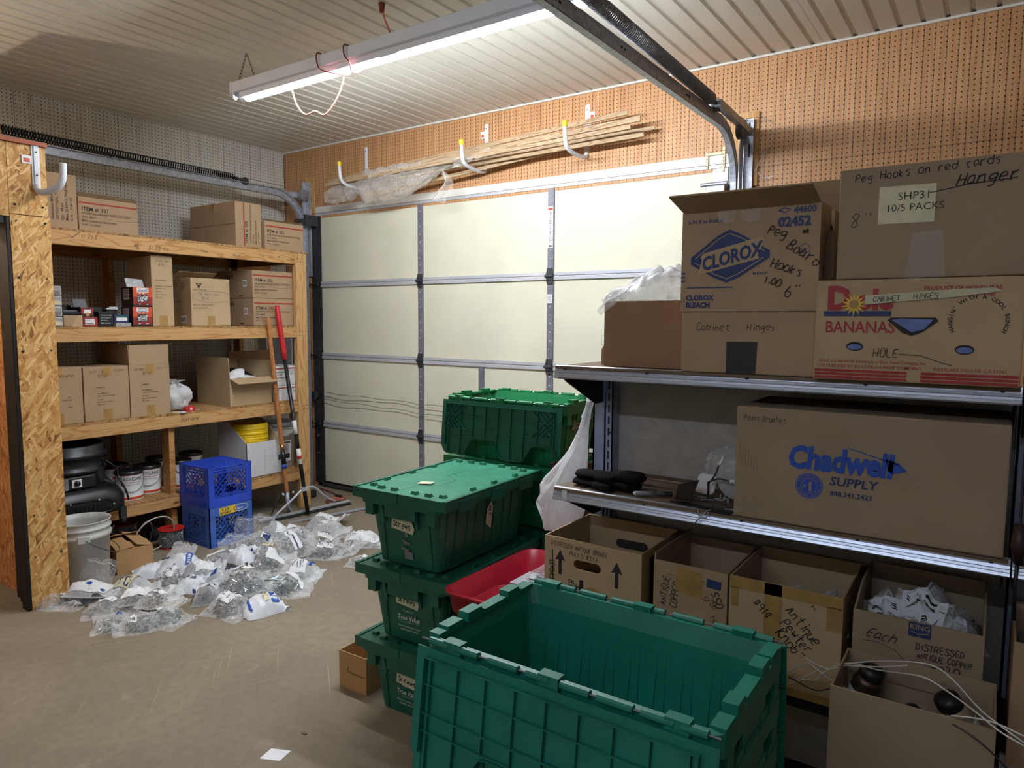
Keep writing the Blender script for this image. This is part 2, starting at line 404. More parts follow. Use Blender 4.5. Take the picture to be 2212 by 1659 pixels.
plain('red_ink', rgb(172, 42, 46), .6, 0, .12, 60); plain('stripe_red', rgb(176, 62, 48), .7, 0, .12, 60); plain('print_white', rgb(224, 230, 230), .6, 0, .05, 60); plain('sun_yellow', rgb(232, 196, 70), .6, 0, .06, 50)
plain('cord_orange', rgb(226, 120, 92), .5, 0, .1, 30); plain('cord_red', rgb(140, 60, 54), .6, 0, .15, 30); plain('cord_white', rgb(206, 202, 192), .5, 0, .1, 30); plain('wire', rgb(150, 150, 152), .35, .8, .1, 40)
plain('zinc', rgb(196, 204, 210), .3, .55, .35, 90); plain('brass', rgb(190, 150, 96), .32, .85, .3, 80); plain('bronze', rgb(112, 88, 74), .4, .8, .3, 80); plain('zinc_teal', rgb(146, 172, 176), .3, .85, .35, 90)
plain('bag_white', rgb(232, 234, 240), .35, 0, .06, 20, .2, .5); plain('grey_label', rgb(130, 128, 132), .5, 0, .1, 40); plain('glove', rgb(20, 19, 20), .95, 0, .4, 120, .5, .2); plain('roll_brown', rgb(112, 76, 66), .7, 0, .2, 30)
plain('jamb_black', rgb(34, 28, 26), .55, 0, .35, 18, .1, .4, (1, 1, .1)); plain('screw_red', rgb(150, 40, 30), .5, 0, .2, 12); plain('dark_maroon', rgb(54, 30, 30), .45, 0, .2, 16); plain('glove_blue', rgb(110, 130, 190), .6, 0, .2, 20)
plain('wall_grey', rgb(214, 210, 202), .8, 0, .05, 4); plain('warm_trim', rgb(176, 92, 56), .6, 0, .15, 12); plain('weather_seal', rgb(52, 47, 44), .8, 0, .2, 20)
film('clear_film', (.95, .96, .98, 1), .07, .07, 1.0, 55, 0, .38, .42); film('milky_film', (.93, .94, .96, 1), .36, .15, .8, 55, .15, .4, .5); film('tape_clear', (.9, .9, .88, 1), .10, .08, 1.0, 40, 0, .08, .25); film('white_bag', (.95, .95, .97, 1), .82, .35, .5, 25, .45); film('wrap_film', (.80, .75, .68, 1), .22, .1, .7, 45)
glow('tube_lit', (.90, .96, 1.02, 1), TUBE_POWER); glow('rear_fill', (.80, .93, 1.12, 1), REAR_FILL_POWER)
glow('bulb_fill', (1.0, .80, .58, 1), 420.0)
def concrete():
    m, nt, bs = nodes_of('concrete'); bs.inputs['Roughness'].default_value = .82; bs.inputs['Specular IOR Level'].default_value = .3
    v = coords(nt); f1 = noise_n(nt, v, 1.6, 5, .6, .4); f2 = noise_n(nt, v, 26, 4, .65); f3 = noise_n(nt, v, 7, 6, .7)
    col = ramp(nt, f1, [(.3, rgb(124, 113, 96)), (.7, rgb(144, 131, 111))])
    col = mixc(nt, ramp(nt, f2, [(.35, (.4, .4, .4, 1)), (.65, (0, 0, 0, 1))]), col, rgb(112, 101, 85))
    col = mixc(nt, ramp(nt, f3, [(.60, (0, 0, 0, 1)), (.74, (.5, .5, .5, 1))]), col, rgb(164, 152, 134))
    for r, sc in ((.9, (90, 1.1, 1)), (-.5, (110, 1.4, 1))):
        tc = nd(nt, 'ShaderNodeTexCoord'); mp = nd(nt, 'ShaderNodeMapping', vector_type='TEXTURE'); mp.inputs['Rotation'].default_value = (0, 0, r); mp.inputs['Scale'].default_value = (1 / sc[0], 1 / sc[1], 1)
        nt.links.new(tc.outputs['Object'], mp.inputs['Vector']); q = noise_n(nt, mp.outputs['Vector'], 1.0, 1, .4)
        col = mixc(nt, ramp(nt, q, [(.74, (0, 0, 0, 1)), (.78, (.45, .45, .45, 1))]), col, rgb(176, 166, 148))
    nt.links.new(col, bs.inputs['Base Color']); bump_n(nt, bs, f2, .10, .002)
concrete()

# ================================================================== SETTING
XL, YB, ZC = -5.442, 4.2, 3.02      # left wall, back wall, ceiling
XR, YF = 2.7, -3.2
fl = MB().bb((XL - .1, YF, -.08), (XR, YB + .25, 0)).build('floor', MT['concrete']); fl['kind'] = 'structure'

# ceiling: ribbed steel liner sheets, nine ribs to a sheet
ceil = struct('ceiling')
pitch = .1043; x = -1.334 - pitch * 40
sheets = []; prof = []
k = 0
while x < XR:
    prof += [(x - .013, 0), (x - .008, .011), (x + .008, .011), (x + .013, 0)]
    k += 1
    if k % 9 == 0:
        sheets.append(prof + [(x + pitch / 2, 0)]); prof = [(x + pitch / 2 + .0015, 0)]
    x += pitch
sheets.append(prof)
sheets[0] = [(XL - .05, 0)] + [p for p in sheets[0] if p[0] > XL - .05]
for pr in sheets:
    mb = MB()
    if len(pr) < 3: continue
    vs = [(px, YF, ZC + pz) for px, pz in pr] + [(px, YB + .02, ZC + pz) for px, pz in pr]
    n = len(pr)
    mb.add(vs, [(i, n + i, n + i + 1, i + 1) for i in range(n - 1)])
    mb.build('ceiling_sheet', MT['ceiling_white'], ceil)
MB().bb((XL - .1, YF, ZC + .03), (XR, YB + .1, ZC + .08)).build('ceiling_deck', MT['wall_grey'], ceil)

# left wall: white pegboard sheets over a dark backing
wl = struct('wall_left')
MB().bb((XL - .06, YF, 0), (XL - .012, YB + .1, ZC + .02)).build('backing', MT['weather_seal'], wl)
for z0, z1 in ((0.0, 2.398), (2.4, ZC)):
    y = YB - .006
    while y > 0.2:
        MB().bb((XL - .008, max(y - 1.2177, 0), z0), (XL, y, z1)).build('pegboard_panel', MT['peg_white'], wl); y -= 1.2192
MB().bb((XL - .012, YF, 0), (XL, .3, ZC)).build('plain_panel', MT['wall_grey'], wl)

# back wall: brown pegboard round the door opening
wb = struct('wall_back')
MB().bb((XL, YB + .05, 2.46), (XR, YB + .1, ZC + .02)).build('backing', MT['weather_seal'], wb)
MB().bb((-1.34, YB + .05, 0), (XR, YB + .1, 2.46)).build('backing', MT['weather_seal'], wb)
MB().bb((XL, YB + .05, 0), (-5.04, YB + .1, 2.46)).build('backing', MT['weather_seal'], wb)
def pegx(x0, x1, z0, z1):
    x = x0
    while x < x1 - .02:
        e = min(x + 1.2177, x1); MB().bb((x, YB, z0), (e, YB + .006, z1)).build('pegboard_panel', MT['peg_brown'], wb); x += 1.2192
pegx(XL, XR, 2.4055, ZC); pegx(XL, -5.06, 0, 2.404); pegx(-1.318, XR, 0, 2.404)
# thin metal moulding where the wall meets the ceiling
t1 = MB().bb((XL, YB - .014, ZC - .012), (XR, YB, ZC)).build('trim_1', MT['ceiling_white']); t1['kind'] = 'structure'
# unseen sides of the bay, so light bounces as in a closed room
w = MB().bb((XR, YF, 0), (XR + .1, YB, ZC)).build('wall_right', MT['wall_grey']); w['kind'] = 'structure'
w = MB().bb((XL, YF - .1, 0), (XR, YF, ZC)).build('wall_front', MT['wall_grey']); w['kind'] = 'structure'

# ---- OSB partition with a doorway on the left
wp = struct('wall_partition')
MB().bb((-4.17, 1.487, 0), (-4.05, 1.667, 2.03)).build('osb_post', MT['osb'], wp)
MB().bb((-4.17, 1.487 - .0, 2.034), (-4.05, 1.66, 2.38)).build('osb_panel', MT['osb'], wp)
MB().bb((-4.17, -1.6, 2.02), (-4.05, 1.485, 2.38)).build('osb_panel', MT['osb'], wp)
MB().bb((-4.17, -3.2, 0), (-4.05, .3, 2.018)).build('osb_panel', MT['osb'], wp)
MB().bb((-4.19, -3.2, 2.381), (-4.035, 1.665, 2.402)).build('top_plate', MT['warm_trim'], wp)
mb = MB()
for zz in (.28, .5, .9, 1.35, 1.72, 2.08, 2.0):
    for yy in (1.515, 1.64): mb.cyl((-4.0495, yy + random.uniform(-.01, .01), zz), (-4.0485, yy, zz), .005, seg=8)
mb.build('screw_heads', MT['ink'], wp)
wi = struct('wall_partition_inner')
MB().bb((XL, 1.55, 0), (-4.33, 1.57, 2.9)).build('osb_panel', MT['osb_red'], wi)
MB().bb((XL, 1.50, .90), (-4.60, 1.549, .955)).build('rail', MT['warm_trim'], wi)
t2 = struct('trim_2')
mb = MB(); mb.bb((-4.125, 1.468, 0), (-4.052, 1.486, 2.02)); mb.bb((-4.19, 1.49, 0), (-4.128, 1.52, 2.02)); mb.build('door_stop', MT['jamb_black'], t2, bevel=.004)
MB().bb((-4.25, 1.505, 0), (-4.195, 1.535, 2.02)).build('jamb_board', MT['jamb_black'], t2, bevel=.003)
MB().bb((-4.33, 1.52, 0), (-4.255, 1.549, 2.02)).build('jamb_board', MT['jamb_black'], t2, bevel=.003)
MB().bb((-4.26, .3, 1.985), (-4.06, 1.485, 2.018)).build('head_board', MT['jamb_black'], t2)
tl = thing('door_latch', 'dark reddish-brown door lever on the inner oriented strand board wall at left edge', 'latch', (-4.60, 1.55, .93))
MB().box((0, -.056, 0), (.05, .012, .06)).build('rose', MT['dark_maroon'], tl, bevel=.003)
MB().cyl((0, -.06, 0), (0, -.10, 0), .012).cyl((0, -.10, 0), (.1, -.105, 0), .011, .009).build('lever', MT['dark_maroon'], tl, True)

bl = thing('fill_bulb', 'added fill bulb, out of view in the side room behind the doorway', 'light', (-4.85, .55, 2.35))  # unseen lamp, added to brighten the inner partition wall
MB().lathe([(0, -.06), (.02, -.055), (.03, -.035), (.028, -.012), (.014, .015), (.013, .03)], 16).build('bulb', MT['bulb_fill'], bl, True)
MB().cyl((0, 0, .03), (0, 0, .07), .018, seg=12).cyl((0, 0, .07), (0, 0, .66), .004, seg=6).build('socket_and_cord', MT['black_plastic'], bl)
# ---- white utility hook screwed to the OSB
def hook_j(m, p, rad):
    pts = [Vector(q) for q in p]; out = []
    for a, b in zip(pts, pts[1:]):
        for i in range(4): out.append(a.lerp(b, i / 4))
    out.append(pts[-1]); q = out
    for _ in range(3): q = [q[0]] + [(q[i - 1] + q[i] * 2 + q[i + 1]) / 4 for i in range(1, len(q) - 1)] + [q[-1]]
    return m.tube(q, rad, 10)
h = thing('utility_hook', 'white steel utility hook with price sticker screwed to the oriented strand board', 'hook', (-4.05, 1.613, 2.16))
MB().bb((.0005, -.019, .02), (.005, .019, .222)).box((.0075, 0, .12), (.006, .02, .2)).build('mounting_plate', MT['white_paint'], h, bevel=.003)
hook_j(MB(), [(.006, 0, .03), (.012, 0, -.005), (.06, .012, -.015), (.15, .06, .02), (.155, .063, .13)], .0165).build('hook_arm', MT['white_paint'], h, True)
m = MB(); [m.cyl((.0105, 0, z), (.0125, 0, z), .0045, seg=10) for z in (.19, .075)]; m.build('screw', MT['ink'], h)
MB().bb((.003, -.062, .128), (.0045, -.012, .168)).build('price_sticker', MT['paper'], h)
MB().bb((.0046, -.054, .135), (.0052, -.026, .155)).build('orange_mark', MT['orange'], h)

# ---- overhead door
door = struct('door_1')
stx = [-4.985, -3.785, -2.58, -1.375]
zr = [0.03, .583, 1.196, 1.826, 2.425]
for i in range(3):
    for j in range(4):
        x0, x1 = stx[i] + .024, stx[i + 1] - .024; z0, z1 = zr[j] + .026, zr[j + 1] - (.026 if j < 3 else .0)
        cells = [(x0, x1)] if (j > 1 or i != 1) else [(x0, (x0 + x1) / 2 - .024), ((x0 + x1) / 2 + .024, x1)]
        for a, b in cells: MB().bb((a, YB + .004, z0), (b, YB + .03, z1)).build('door_panel', MT['door_cream'], door, bevel=.002)
MB().bb((-5.02, YB + .03, 0), (-1.34, YB + .045, 2.46)).build('outer_skin', MT['steel_dark'], door)
for j in range(1, 4):
    for i in range(3):
        m = MB(); a, b = stx[i] + .022, stx[i + 1] - .022; z = zr[j]
        m.bb((a, YB - .008, z + .004), (b, YB + .02, z + .026)); m.bb((a, YB - .011, z - .026), (b, YB + .02, z - .004)); m.bb((a, YB - .002, z - .005), (b, YB + .02, z + .005))
        m.build('section_rail', MT['alu'], door, bevel=.0015)
for j in range(4):
    for i, sx in enumerate(stx):
        m = MB(); wd = .024
        if i == 0: m.bb((sx - .1, YB - .004, zr[j] + .003), (sx + wd, YB + .028, zr[j + 1] - .003))
        elif i == 3: m.bb((sx - wd, YB - .004, zr[j] + .003), (sx + .03, YB + .028, zr[j + 1] - .003))
        else: m.bb((sx - wd, YB - .010, zr[j] + .003), (sx + wd, YB + .028, zr[j + 1] - .003))
        m.build('stile', MT['steel_dark' if i == 0 else 'stile'], door, bevel=.002)
        if i in (1, 2):
            m = MB()
            zs = [zr[j] + .06 + q * .06 for q in range(9)]
            for z in zs: m.cyl((sx + random.choice((-.008, .008)), YB - .0105, z), (sx, YB - .012, z), .0045, seg=8)
            m.build('rivets', MT['alu'], door)
for j in range(2):
    MB().bb((-3.2065, YB - .008, zr[j] + .028), (-3.1585, YB + .02, zr[j + 1] - .028)).build('stile', MT['stile'], door, bevel=.002)
for j in range(1, 4):
    for i, sx in enumerate(stx[:3]):
        z = zr[j]; m = MB(); yy = YB - .012
        sx2 = sx if i else sx - .03
        m.prism([(-.03, .012), (-.022, .055), (.022, .055), (.03, .012)], 0, .005, (sx2, yy, z), (1, 0, 0), (0, 0, 1))
        m.prism([(-.03, -.012), (-.022, -.055), (.022, -.055), (.03, -.012)][::-1], 0, .005, (sx2, yy, z), (1, 0, 0), (0, 0, 1))
        m.cyl((sx2 - .032, yy - .012, z), (sx2 + .032, yy - .012, z), .011, seg=12)
        m.box((sx2, yy - .006, z), (.05, .012, .05))
        hg = m.build('hinge', MT['steel_dark'], door)
        if i == 0:
            m = MB().cyl((sx2 - .1, yy - .02, z), (sx2, yy - .02, z), .006).cyl((sx2 - .11, yy - .02, z), (sx2 - .085, yy - .02, z), .023, seg=16)
            m.build('roller', MT['black_metal'], hg)
MB().bb((-5.02, YB - .004, 2.425), (-1.35, YB + .03, 2.447)).build('top_rail', MT['alu'], door, bevel=.002)
MB().bb((-5.0, YB - .01, 0.0), (-1.36, YB + .03, .035)).build('bottom_seal', MT['weather_seal'], door, bevel=.008)
MB().bb((-5.02, YB - .006, 2.449), (-1.325, YB - .0005, 2.502)).build('header_trim', MT['ceiling_white'], door)
# label plates on the stile
m = MB(); m.bb((-2.602, YB - .0122, 2.02), (-2.56, YB - .0106, 2.30)); m.bb((-2.60, YB - .0122, 1.64), (-2.562, YB - .0106, 1.70)); m.build('sticker', MT['paper'], door)
m = MB(); f = Face((-2.602, YB - .0124, 2.02), (1, 0, 0), (0, 0, 1), .0004)
f.rect(m, .002, .255, .038, .016); m.build('sticker_band', MT['orange'], door)
m = MB(); f.text(m, 'WARNING', .004, .259, .0085, lift=.0006); f.line(m, [(.012, .222), (.022, .232), (.03, .25)], .004); f.line(m, [(.014, .246), (.02, .236), (.03, .222)], .003)
for q in range(17): f.line(m, [(.006, .205 - q * .0105), (.036 - (q % 3) * .004, .205 - q * .0105)], .0028)
f.rect(m, .008, .006, .026, .012)
f2 = Face((-2.60, YB - .0124, 1.64), (1, 0, 0), (0, 0, 1), .0004)
for q in range(5): f2.line(m, [(.005, .05 - q * .009), (.033, .05 - q * .009)], .0025)
m.build('sticker_print', MT['ink_soft'], door)
m = MB(); fb = Face((-5.055, YB - .0045, .30), (1, 0, 0), (0, 0, 1), .0006); m2 = MB()
fb.rect(m, 0, 0, .035, .19); m.build('sticker', MT['black_plastic'], door)
for q in (.008, .165, .178): fb.line(m2, [(.003, q), (.032, q)], .004, .0005)
m2.build('sticker_print', MT['cream_paper'], door)
# torn patch and dents on the door skin, and the two loose lock cables
m = MB(); f = Face((-2.18, YB + .004, 1.36), (1, 0, 0), (0, 0, 1), .0004); f.line(m, [(0, 0), (.002, .06), (.05, .066), (.08, .05), (.083, .012), (.05, .004), (0, 0)], .0015)
m.build('patch_outline', MT['ink_soft'], door)
for z0, z1 in ((.87, .83), (.81, .74)):
    MB().tube([(-4.98 + .13 * i, YB - .03 - .01 * math.sin(i * .7), z0 + (z1 - z0) * i / 18 + .006 * math.sin(i * 1.9)) for i in range(19)], .0022, 5).build('lock_cable', MT['wire'], door, True)
m = MB(); m.box((-5.06, YB - .03, .84), (.09, .05, .05)).box((-5.02, YB - .06, .84), (.05, .02, .07)); m.build('slide_lock', MT['steel_dark'], door, bevel=.004)
# top bracket of the right leaf end
m = MB(); m.bb((-1.45, YB - .012, 2.33), (-1.36, YB - .003, 2.42)); m.bb((-1.45, YB - .012, 2.06), (-1.36, YB - .003, 2.17)); m.build('end_plate', MT['white_paint'], door)
m = MB(); m.prism([(0, 0), (.07, .03), (.07, .13), (0, .15)], -.055, .055, (-1.41, YB - .015, 2.18), (0, -1, 0), (0, 0, 1)); m.cyl((-1.50, YB - .075, 2.32), (-1.34, YB - .075, 2.32), .012); m.build('top_fixture', MT['steel'], door, bevel=.003)

# ---- tracks
def sweep(mb, path, xc, n0, n1, x0, x1):
    """rectangular bar swept along a path in a plane x = const; n is the in-plane normal"""
    rings = []
    for i, (y, z) in enumerate(path):
        a = path[max(i - 1, 0)]; b = path[min(i + 1, len(path) - 1)]
        t = Vector((0, b[0] - a[0], b[1] - a[1])).normalized(); nn = Vector((0, -t.z, t.y))
        p = Vector((xc, y, z))
        rings.append([p + nn * n0 + Vector((x0, 0, 0)), p + nn * n1 + Vector((x0, 0, 0)), p + nn * n1 + Vector((x1, 0, 0)), p + nn * n0 + Vector((x1, 0, 0))])
    mb.loft(rings, True, True)
def track(name, label, xc, side, y_end):
    th = thing(name, label, 'door track', (0, 0, 0), group='garage door tracks')
    R = .31; zc = 2.585; yv = 4.10
    path = [(yv, .02 + i * .45) for i in range(5)] + [(yv, zc - R)]
    path += [(yv - R + R * math.cos(a), zc - R + R * math.sin(a)) for a in [PI / 2 * i / 12 for i in range(1, 13)]]
    path += [(yv - R - (yv - R - y_end) * i / 6, zc) for i in range(1, 7)]
    m = MB(); s = side
    sweep(m, path, xc, -.028, .028, 0, .003 * s); sweep(m, path, xc, .026, .029, 0, .032 * s); sweep(m, path, xc, -.029, -.026, 0, .032 * s)
    m.build('rail', MT['galv'], th)
    m = MB()
    for y in (3.3, 2.6, 2.1): m.bb((xc - .002 * s, y - .02, zc - .004), (xc + .0005 * s, y - .008, zc + .004)); m.bb((xc - .002 * s, y + .008, zc - .004), (xc + .0005 * s, y + .02, zc + .004))
    m.build('slots', MT['ink'], th)
    return th
tL = track('garage_door_track', 'galvanized overhead door track curving above the wooden shelving in the corner', -5.075, 1, .9)
m = MB(); m.bb((-5.12, 3.78, 2.57), (-5.085, 4.19, 2.615)); m.build('support_strap', MT['galv'], tL, bevel=.002)
m = MB(); m.bb((-5.115, 4.165, 1.9), (-5.06, 4.185, 2.72)); m.bb((-5.12, 4.13, 2.2), (-5.105, 4.185, 2.72)); m.build('wall_angle', MT['galv'], tL)
MB().bb((-5.13, 4.184, 2.45), (-5.02, 4.199, 2.765)).build('wood_block', MT['pine_z'], tL)
m = MB(); m.cyl((-5.09, 4.10, 2.60), (-5.055, 4.10, 2.60), .05, seg=20).cyl((-5.05, 4.10, 2.60), (-5.09, 4.10, 2.60), .015); m.build('pulley', MT['steel'], tL, bevel=.003)
m = MB(); m.bb((-5.09, 4.02, 2.36), (-4.985, 4.05, 2.38)); m.bb((-5.0, 4.05, 2.33), (-4.98, 4.19, 2.42)); m.cyl((-5.1, 4.04, 2.37), (-4.99, 4.04, 2.37), .012); m.build('top_roller', MT['steel_dark'], tL)
tR = track('garage_door_track', 'galvanized overhead door track curving down behind the bleach carton', -1.275, -1, -.2)
m = MB(); m.bb((-1.262, 4.16, 0), (-1.212, 4.166, 2.672)); m.bb((-1.268, 4.08, 0), (-1.262, 4.186, 2.672)); m.build('wall_angle', MT['galv'], tR)
m = MB()
for z in (2.62, 2.5): m.bb((-1.238, 4.158, z - .04), (-1.23, 4.1605, z + .03))
m.build('slots', MT['ink'], tR)
MB().bb((-1.34, 4.184, 2.30), (-1.19, 4.199, 2.715)).build('wood_block', MT['pine_z'], tR)
m = MB(); sweep(m, [(3.62, 2.625), (4.17, 2.60)], -1.25, -.02, .02, -.004, .03); m.cyl((-1.29, 3.66, 2.65), (-1.29, 3.66, 2.60), .012); m.build('support_strap', MT['steel'], tR, bevel=.002)
m = MB(); m.cyl((-1.26, 4.02, 2.575), (-1.225, 4.02, 2.575), .045, seg=18); m.build('pulley', MT['steel_dark'], tR, bevel=.003)
MB().tube([(-1.23, 4.02, 2.55)] + [(-1.235, 4.06, 2.5 - .2 * i) for i in range(6)], .002, 5).build('lift_cable', MT['wire'], tR)
MB().tube([(-1.24, 4.10, 2.66), (-1.16, 4.16, 2.67), (-1.10, 4.17, 2.62), (-1.12, 4.18, 2.52), (-1.17, 4.17, 2.44), (-1.2, 4.17, 2.38), (-1.14, 4.17, 2.33), (-1.09, 4.17, 2.34)], .0018, 5).build('loose_wire', MT['wire'], tR)
# perforated strap iron on the header beside the right track
ps = thing('perforated_strap', 'white perforated strap iron pieces on the trim above the door', 'bracket', (-1.44, YB, 2.44))
m = MB(); m.bb((-.055, -.018, -.01), (-.04, -.012, .085)); m.bb((.045, -.018, -.04), (.06, -.012, .10)); m.build('upright', MT['cream_paper'], ps)
m = MB(); m.bb((-.04, -.016, .06), (.045, -.012, .075)); m.build('crossbar', MT['cream_paper'], ps)
m = MB(); [m.cyl((xx, -.0195, zz), (xx, -.018, zz), .003, seg=8) for xx in (-.0475, .0525) for zz in (.0, .02, .04, .06, .08)]; m.build('holes', MT['ink'], ps)

def spring(name, label, xc, y0, y1, z0, z1, rad, wire, pitch, sag=0):
    th = thing(name, label, 'spring', (0, 0, 0), group='door extension springs')
    L = y1 - y0; n = int(L / pitch); seg = 12; pts = []
    for i in range(n * seg + 1):
        t = i / (n * seg); a = 2 * PI * i / seg
        pts.append((xc + rad * math.cos(a), y0 + L * t, z0 + (z1 - z0) * t - sag * math.sin(PI * t) + rad * math.sin(a)))
    MB().tube(pts, wire, 5).build('coil', MT['black_metal' if xc < -3 else 'spring_steel'], th, True)
    m = MB(); m.tube([(xc, y1 - .01, z1), (xc, y1 + .03, z1)], .012, 8); m.cyl((xc - .012, y1 + .09, z1 - .012), (xc + .012, y1 + .09, z1 - .012), .032, seg=18); m.box((xc, y1 + .055, z1 - .005), (.02, .08, .016))
    m.build('clevis_pulley', MT['steel_dark'], th)
    MB().tube([(xc, y1 + .09, z1 + .02), (xc, 3.97, 2.64)], .002, 5).tube([(xc, y1 + .09, z1 - .03), (xc, 3.9, 2.62)], .002, 5).build('cable', MT['wire'], th)
    return th
spring('extension_spring', 'black open-wound extension spring above the wooden shelving', -5.075, .95, 3.44, 2.70, 2.637, .026, .0042, .0172, .012)
spring('extension_spring', 'black tightly wound extension spring at top right of the photo', -1.255, .55, 3.56, 2.70, 2.635, .027, .0042, .0135)

# ---- fluorescent fitting
fx = thing('fluorescent_light', 'white two-lamp fluorescent strip light hanging from the ceiling with one lit tube', 'light', (0, 0, 0))
X0, X1 = -3.675, -1.235
m = MB(); m.prism([(2.478, 2.80), (2.478, 2.852), (2.482, 2.857), (2.572, 2.857), (2.576, 2.852), (2.576, 2.812), (2.592, 2.792), (2.588, 2.790), (2.570, 2.803), (2.532, 2.803), (2.526, 2.776), (2.512, 2.776), (2.506, 2.803), (2.488, 2.800)][::-1], X0, X1, (0, 0, 0), (0, 1, 0), (0, 0, 1))
m.build('housing', MT['fixture_white'], fx)
MB().bb((-2.52, 2.5105, 2.7715), (-2.40, 2.5275, 2.7755)).build('joint_cover', MT['fixture_white'], fx)
m = MB()
for xx in (X0 + .004, X1 - .004): m.bb((xx - .006, 2.476, 2.79), (xx + .006, 2.578, 2.859))
m.build('end_plate', MT['fixture_white'], fx)
for yy in (2.494, 2.55):
    for xx in (X0 + .02, X1 - .02):
        o = MB().prism([(-.014, 0), (.014, 0), (.012, -.035), (0, -.044), (-.012, -.035)], -.006, .006, (xx, yy, 2.803), (0, 1, 0), (0, 0, 1)).build('lamp_holder', MT['fixture_white'], fx)
m = MB(); [m.cyl((X0 + .0265, 2.494, z), (X0 + .0275, 2.494, z), .0035, seg=8) for z in (2.784, 2.772)]; m.build('pin_holes', MT['ink'], fx)
MB().cyl((X0 + .07, 2.55, 2.777), (X1 - .07, 2.55, 2.777), .0165, seg=16).build('lit_tube', MT['tube_lit'], fx, True)
m = MB(); m.cyl((X0 + .026, 2.55, 2.777), (X0 + .07, 2.55, 2.777), .017, seg=14).cyl((X1 - .07, 2.55, 2.777), (X1 - .026, 2.55, 2.777), .017, seg=14); m.build('tube_cap', MT['fixture_white'], fx, True)
for xe, s in ((X0, 1), (X1, -1)):
    m = MB()
    for xb in (xe + .01 * s, xe + .17 * s):
        a = Vector((xb, 2.525, 2.858)); b = Vector((xe + .08 * s, 2.535, 3.02)); n = 9
        for i in range(n):
            p = a.lerp(b, (i + .5) / n); d = (b - a).normalized(); sd = d.cross(Vector((0, 1, 0) if i % 2 else (1, 0, 0))).normalized()
            m.tube([p + d * (.013 * math.cos(q)) + sd * (.005 * math.sin(q)) for q in [2 * PI * w / 8 for w in range(8)]], .0013, 4, True)
    m.build('chain', MT['steel_dark'], fx)
m = MB(); f = Face((-2.52, 2.482, 2.791), (1, 0, 0), (0, 1, 0), -.0006)
mm = MB(); [mm.bb((-2.51 + .012 * i, 2.5105 + .006 * (i % 3), 2.7708), (-2.503 + .012 * i, 2.5145 + .006 * (i % 3), 2.7714)) for i in range(8)]; mm.build('ballast_label', MT['ink_soft'], fx)
oc = thing('power_lead', 'orange power cord looped around the hanging fluorescent light', 'cord', (-2.49, 2.5, 3.0))
def spl(pts, n=8):
    P = [Vector(p) for p in pts]; P = [P[0] * 2 - P[1]] + P + [P[-1] * 2 - P[-2]]; out = []
    for i in range(1, len(P) - 2):
        for k in range(n):
            t = k / n; a, b, c, d = P[i - 1], P[i], P[i + 1], P[i + 2]
            out.append(.5 * ((2 * b) + (c - a) * t + (2 * a - 5 * b + 4 * c - d) * t * t + (3 * b - a - 3 * c + d) * t ** 3))
    out.append(P[-2]); return out
off = Vector((-2.49, 2.5, 3.0))
def loc(pts): return [Vector(p) - off for p in pts]
MB().tube(loc(spl([(-2.49, 2.50, 3.01), (-2.485, 2.51, 2.95), (-2.46, 2.52, 2.88), (-2.48, 2.525, 2.864), (-2.75, 2.53, 2.864), (-2.9, 2.53, 2.865), (-2.92, 2.60, 2.86), (-2.9, 2.63, 2.80), (-2.96, 2.64, 2.70), (-3.05, 2.63, 2.62), (-3.12, 2.62, 2.645), (-3.2, 2.62, 2.64), (-3.26, 2.61, 2.70), (-3.29, 2.60, 2.80), (-3.27, 2.57, 2.864)])), .0042, 7).build('cord', MT['cord_orange'], oc, True)
for xa, xb in ((-2.92, -2.80), (-2.72, -2.725)):
    MB().tube(loc(spl([(xa, 2.53, 2.864), (xa, 2.47, 2.862), (xa, 2.470, 2.81), (xa + .03, 2.475, 2.775), (xb - .01, 2.53, 2.752), (xb, 2.585, 2.775), (xb, 2.585, 2.862), (xa, 2.53, 2.864)])), .0035, 7).build('cord_loop', MT['cord_red'], oc, True)
m = MB(); m.cyl((0, 0, .012), (0, 0, -.03), .016, .011); m.build('plug', MT['cord_red'], oc, True)
# added fill light behind the camera, built as an unseen strip fitting
fr = thing('fluorescent_light', 'added fill light in the form of a fluorescent strip, unseen behind the camera', 'light', (0, 0, 0))
m = MB(); m.bb((-2.0, -1.55, 2.80), (.44, -1.45, 2.857)); m.build('housing', MT['fixture_white'], fr)
MB().cyl((-1.95, -1.5, 2.777), (.39, -1.5, 2.777), .0165, seg=14).build('lit_tube', MT['rear_fill'], fr, True)
m = MB(); [m.cyl((xx, -1.5, 2.857), (xx, -1.5, 3.02), .004) for xx in (-1.8, .2)]; [m.box((xx, -1.5, 2.79), (.02, .04, .05)) for xx in (-1.965, .405)]; m.build('hanger', MT['fixture_white'], fr)

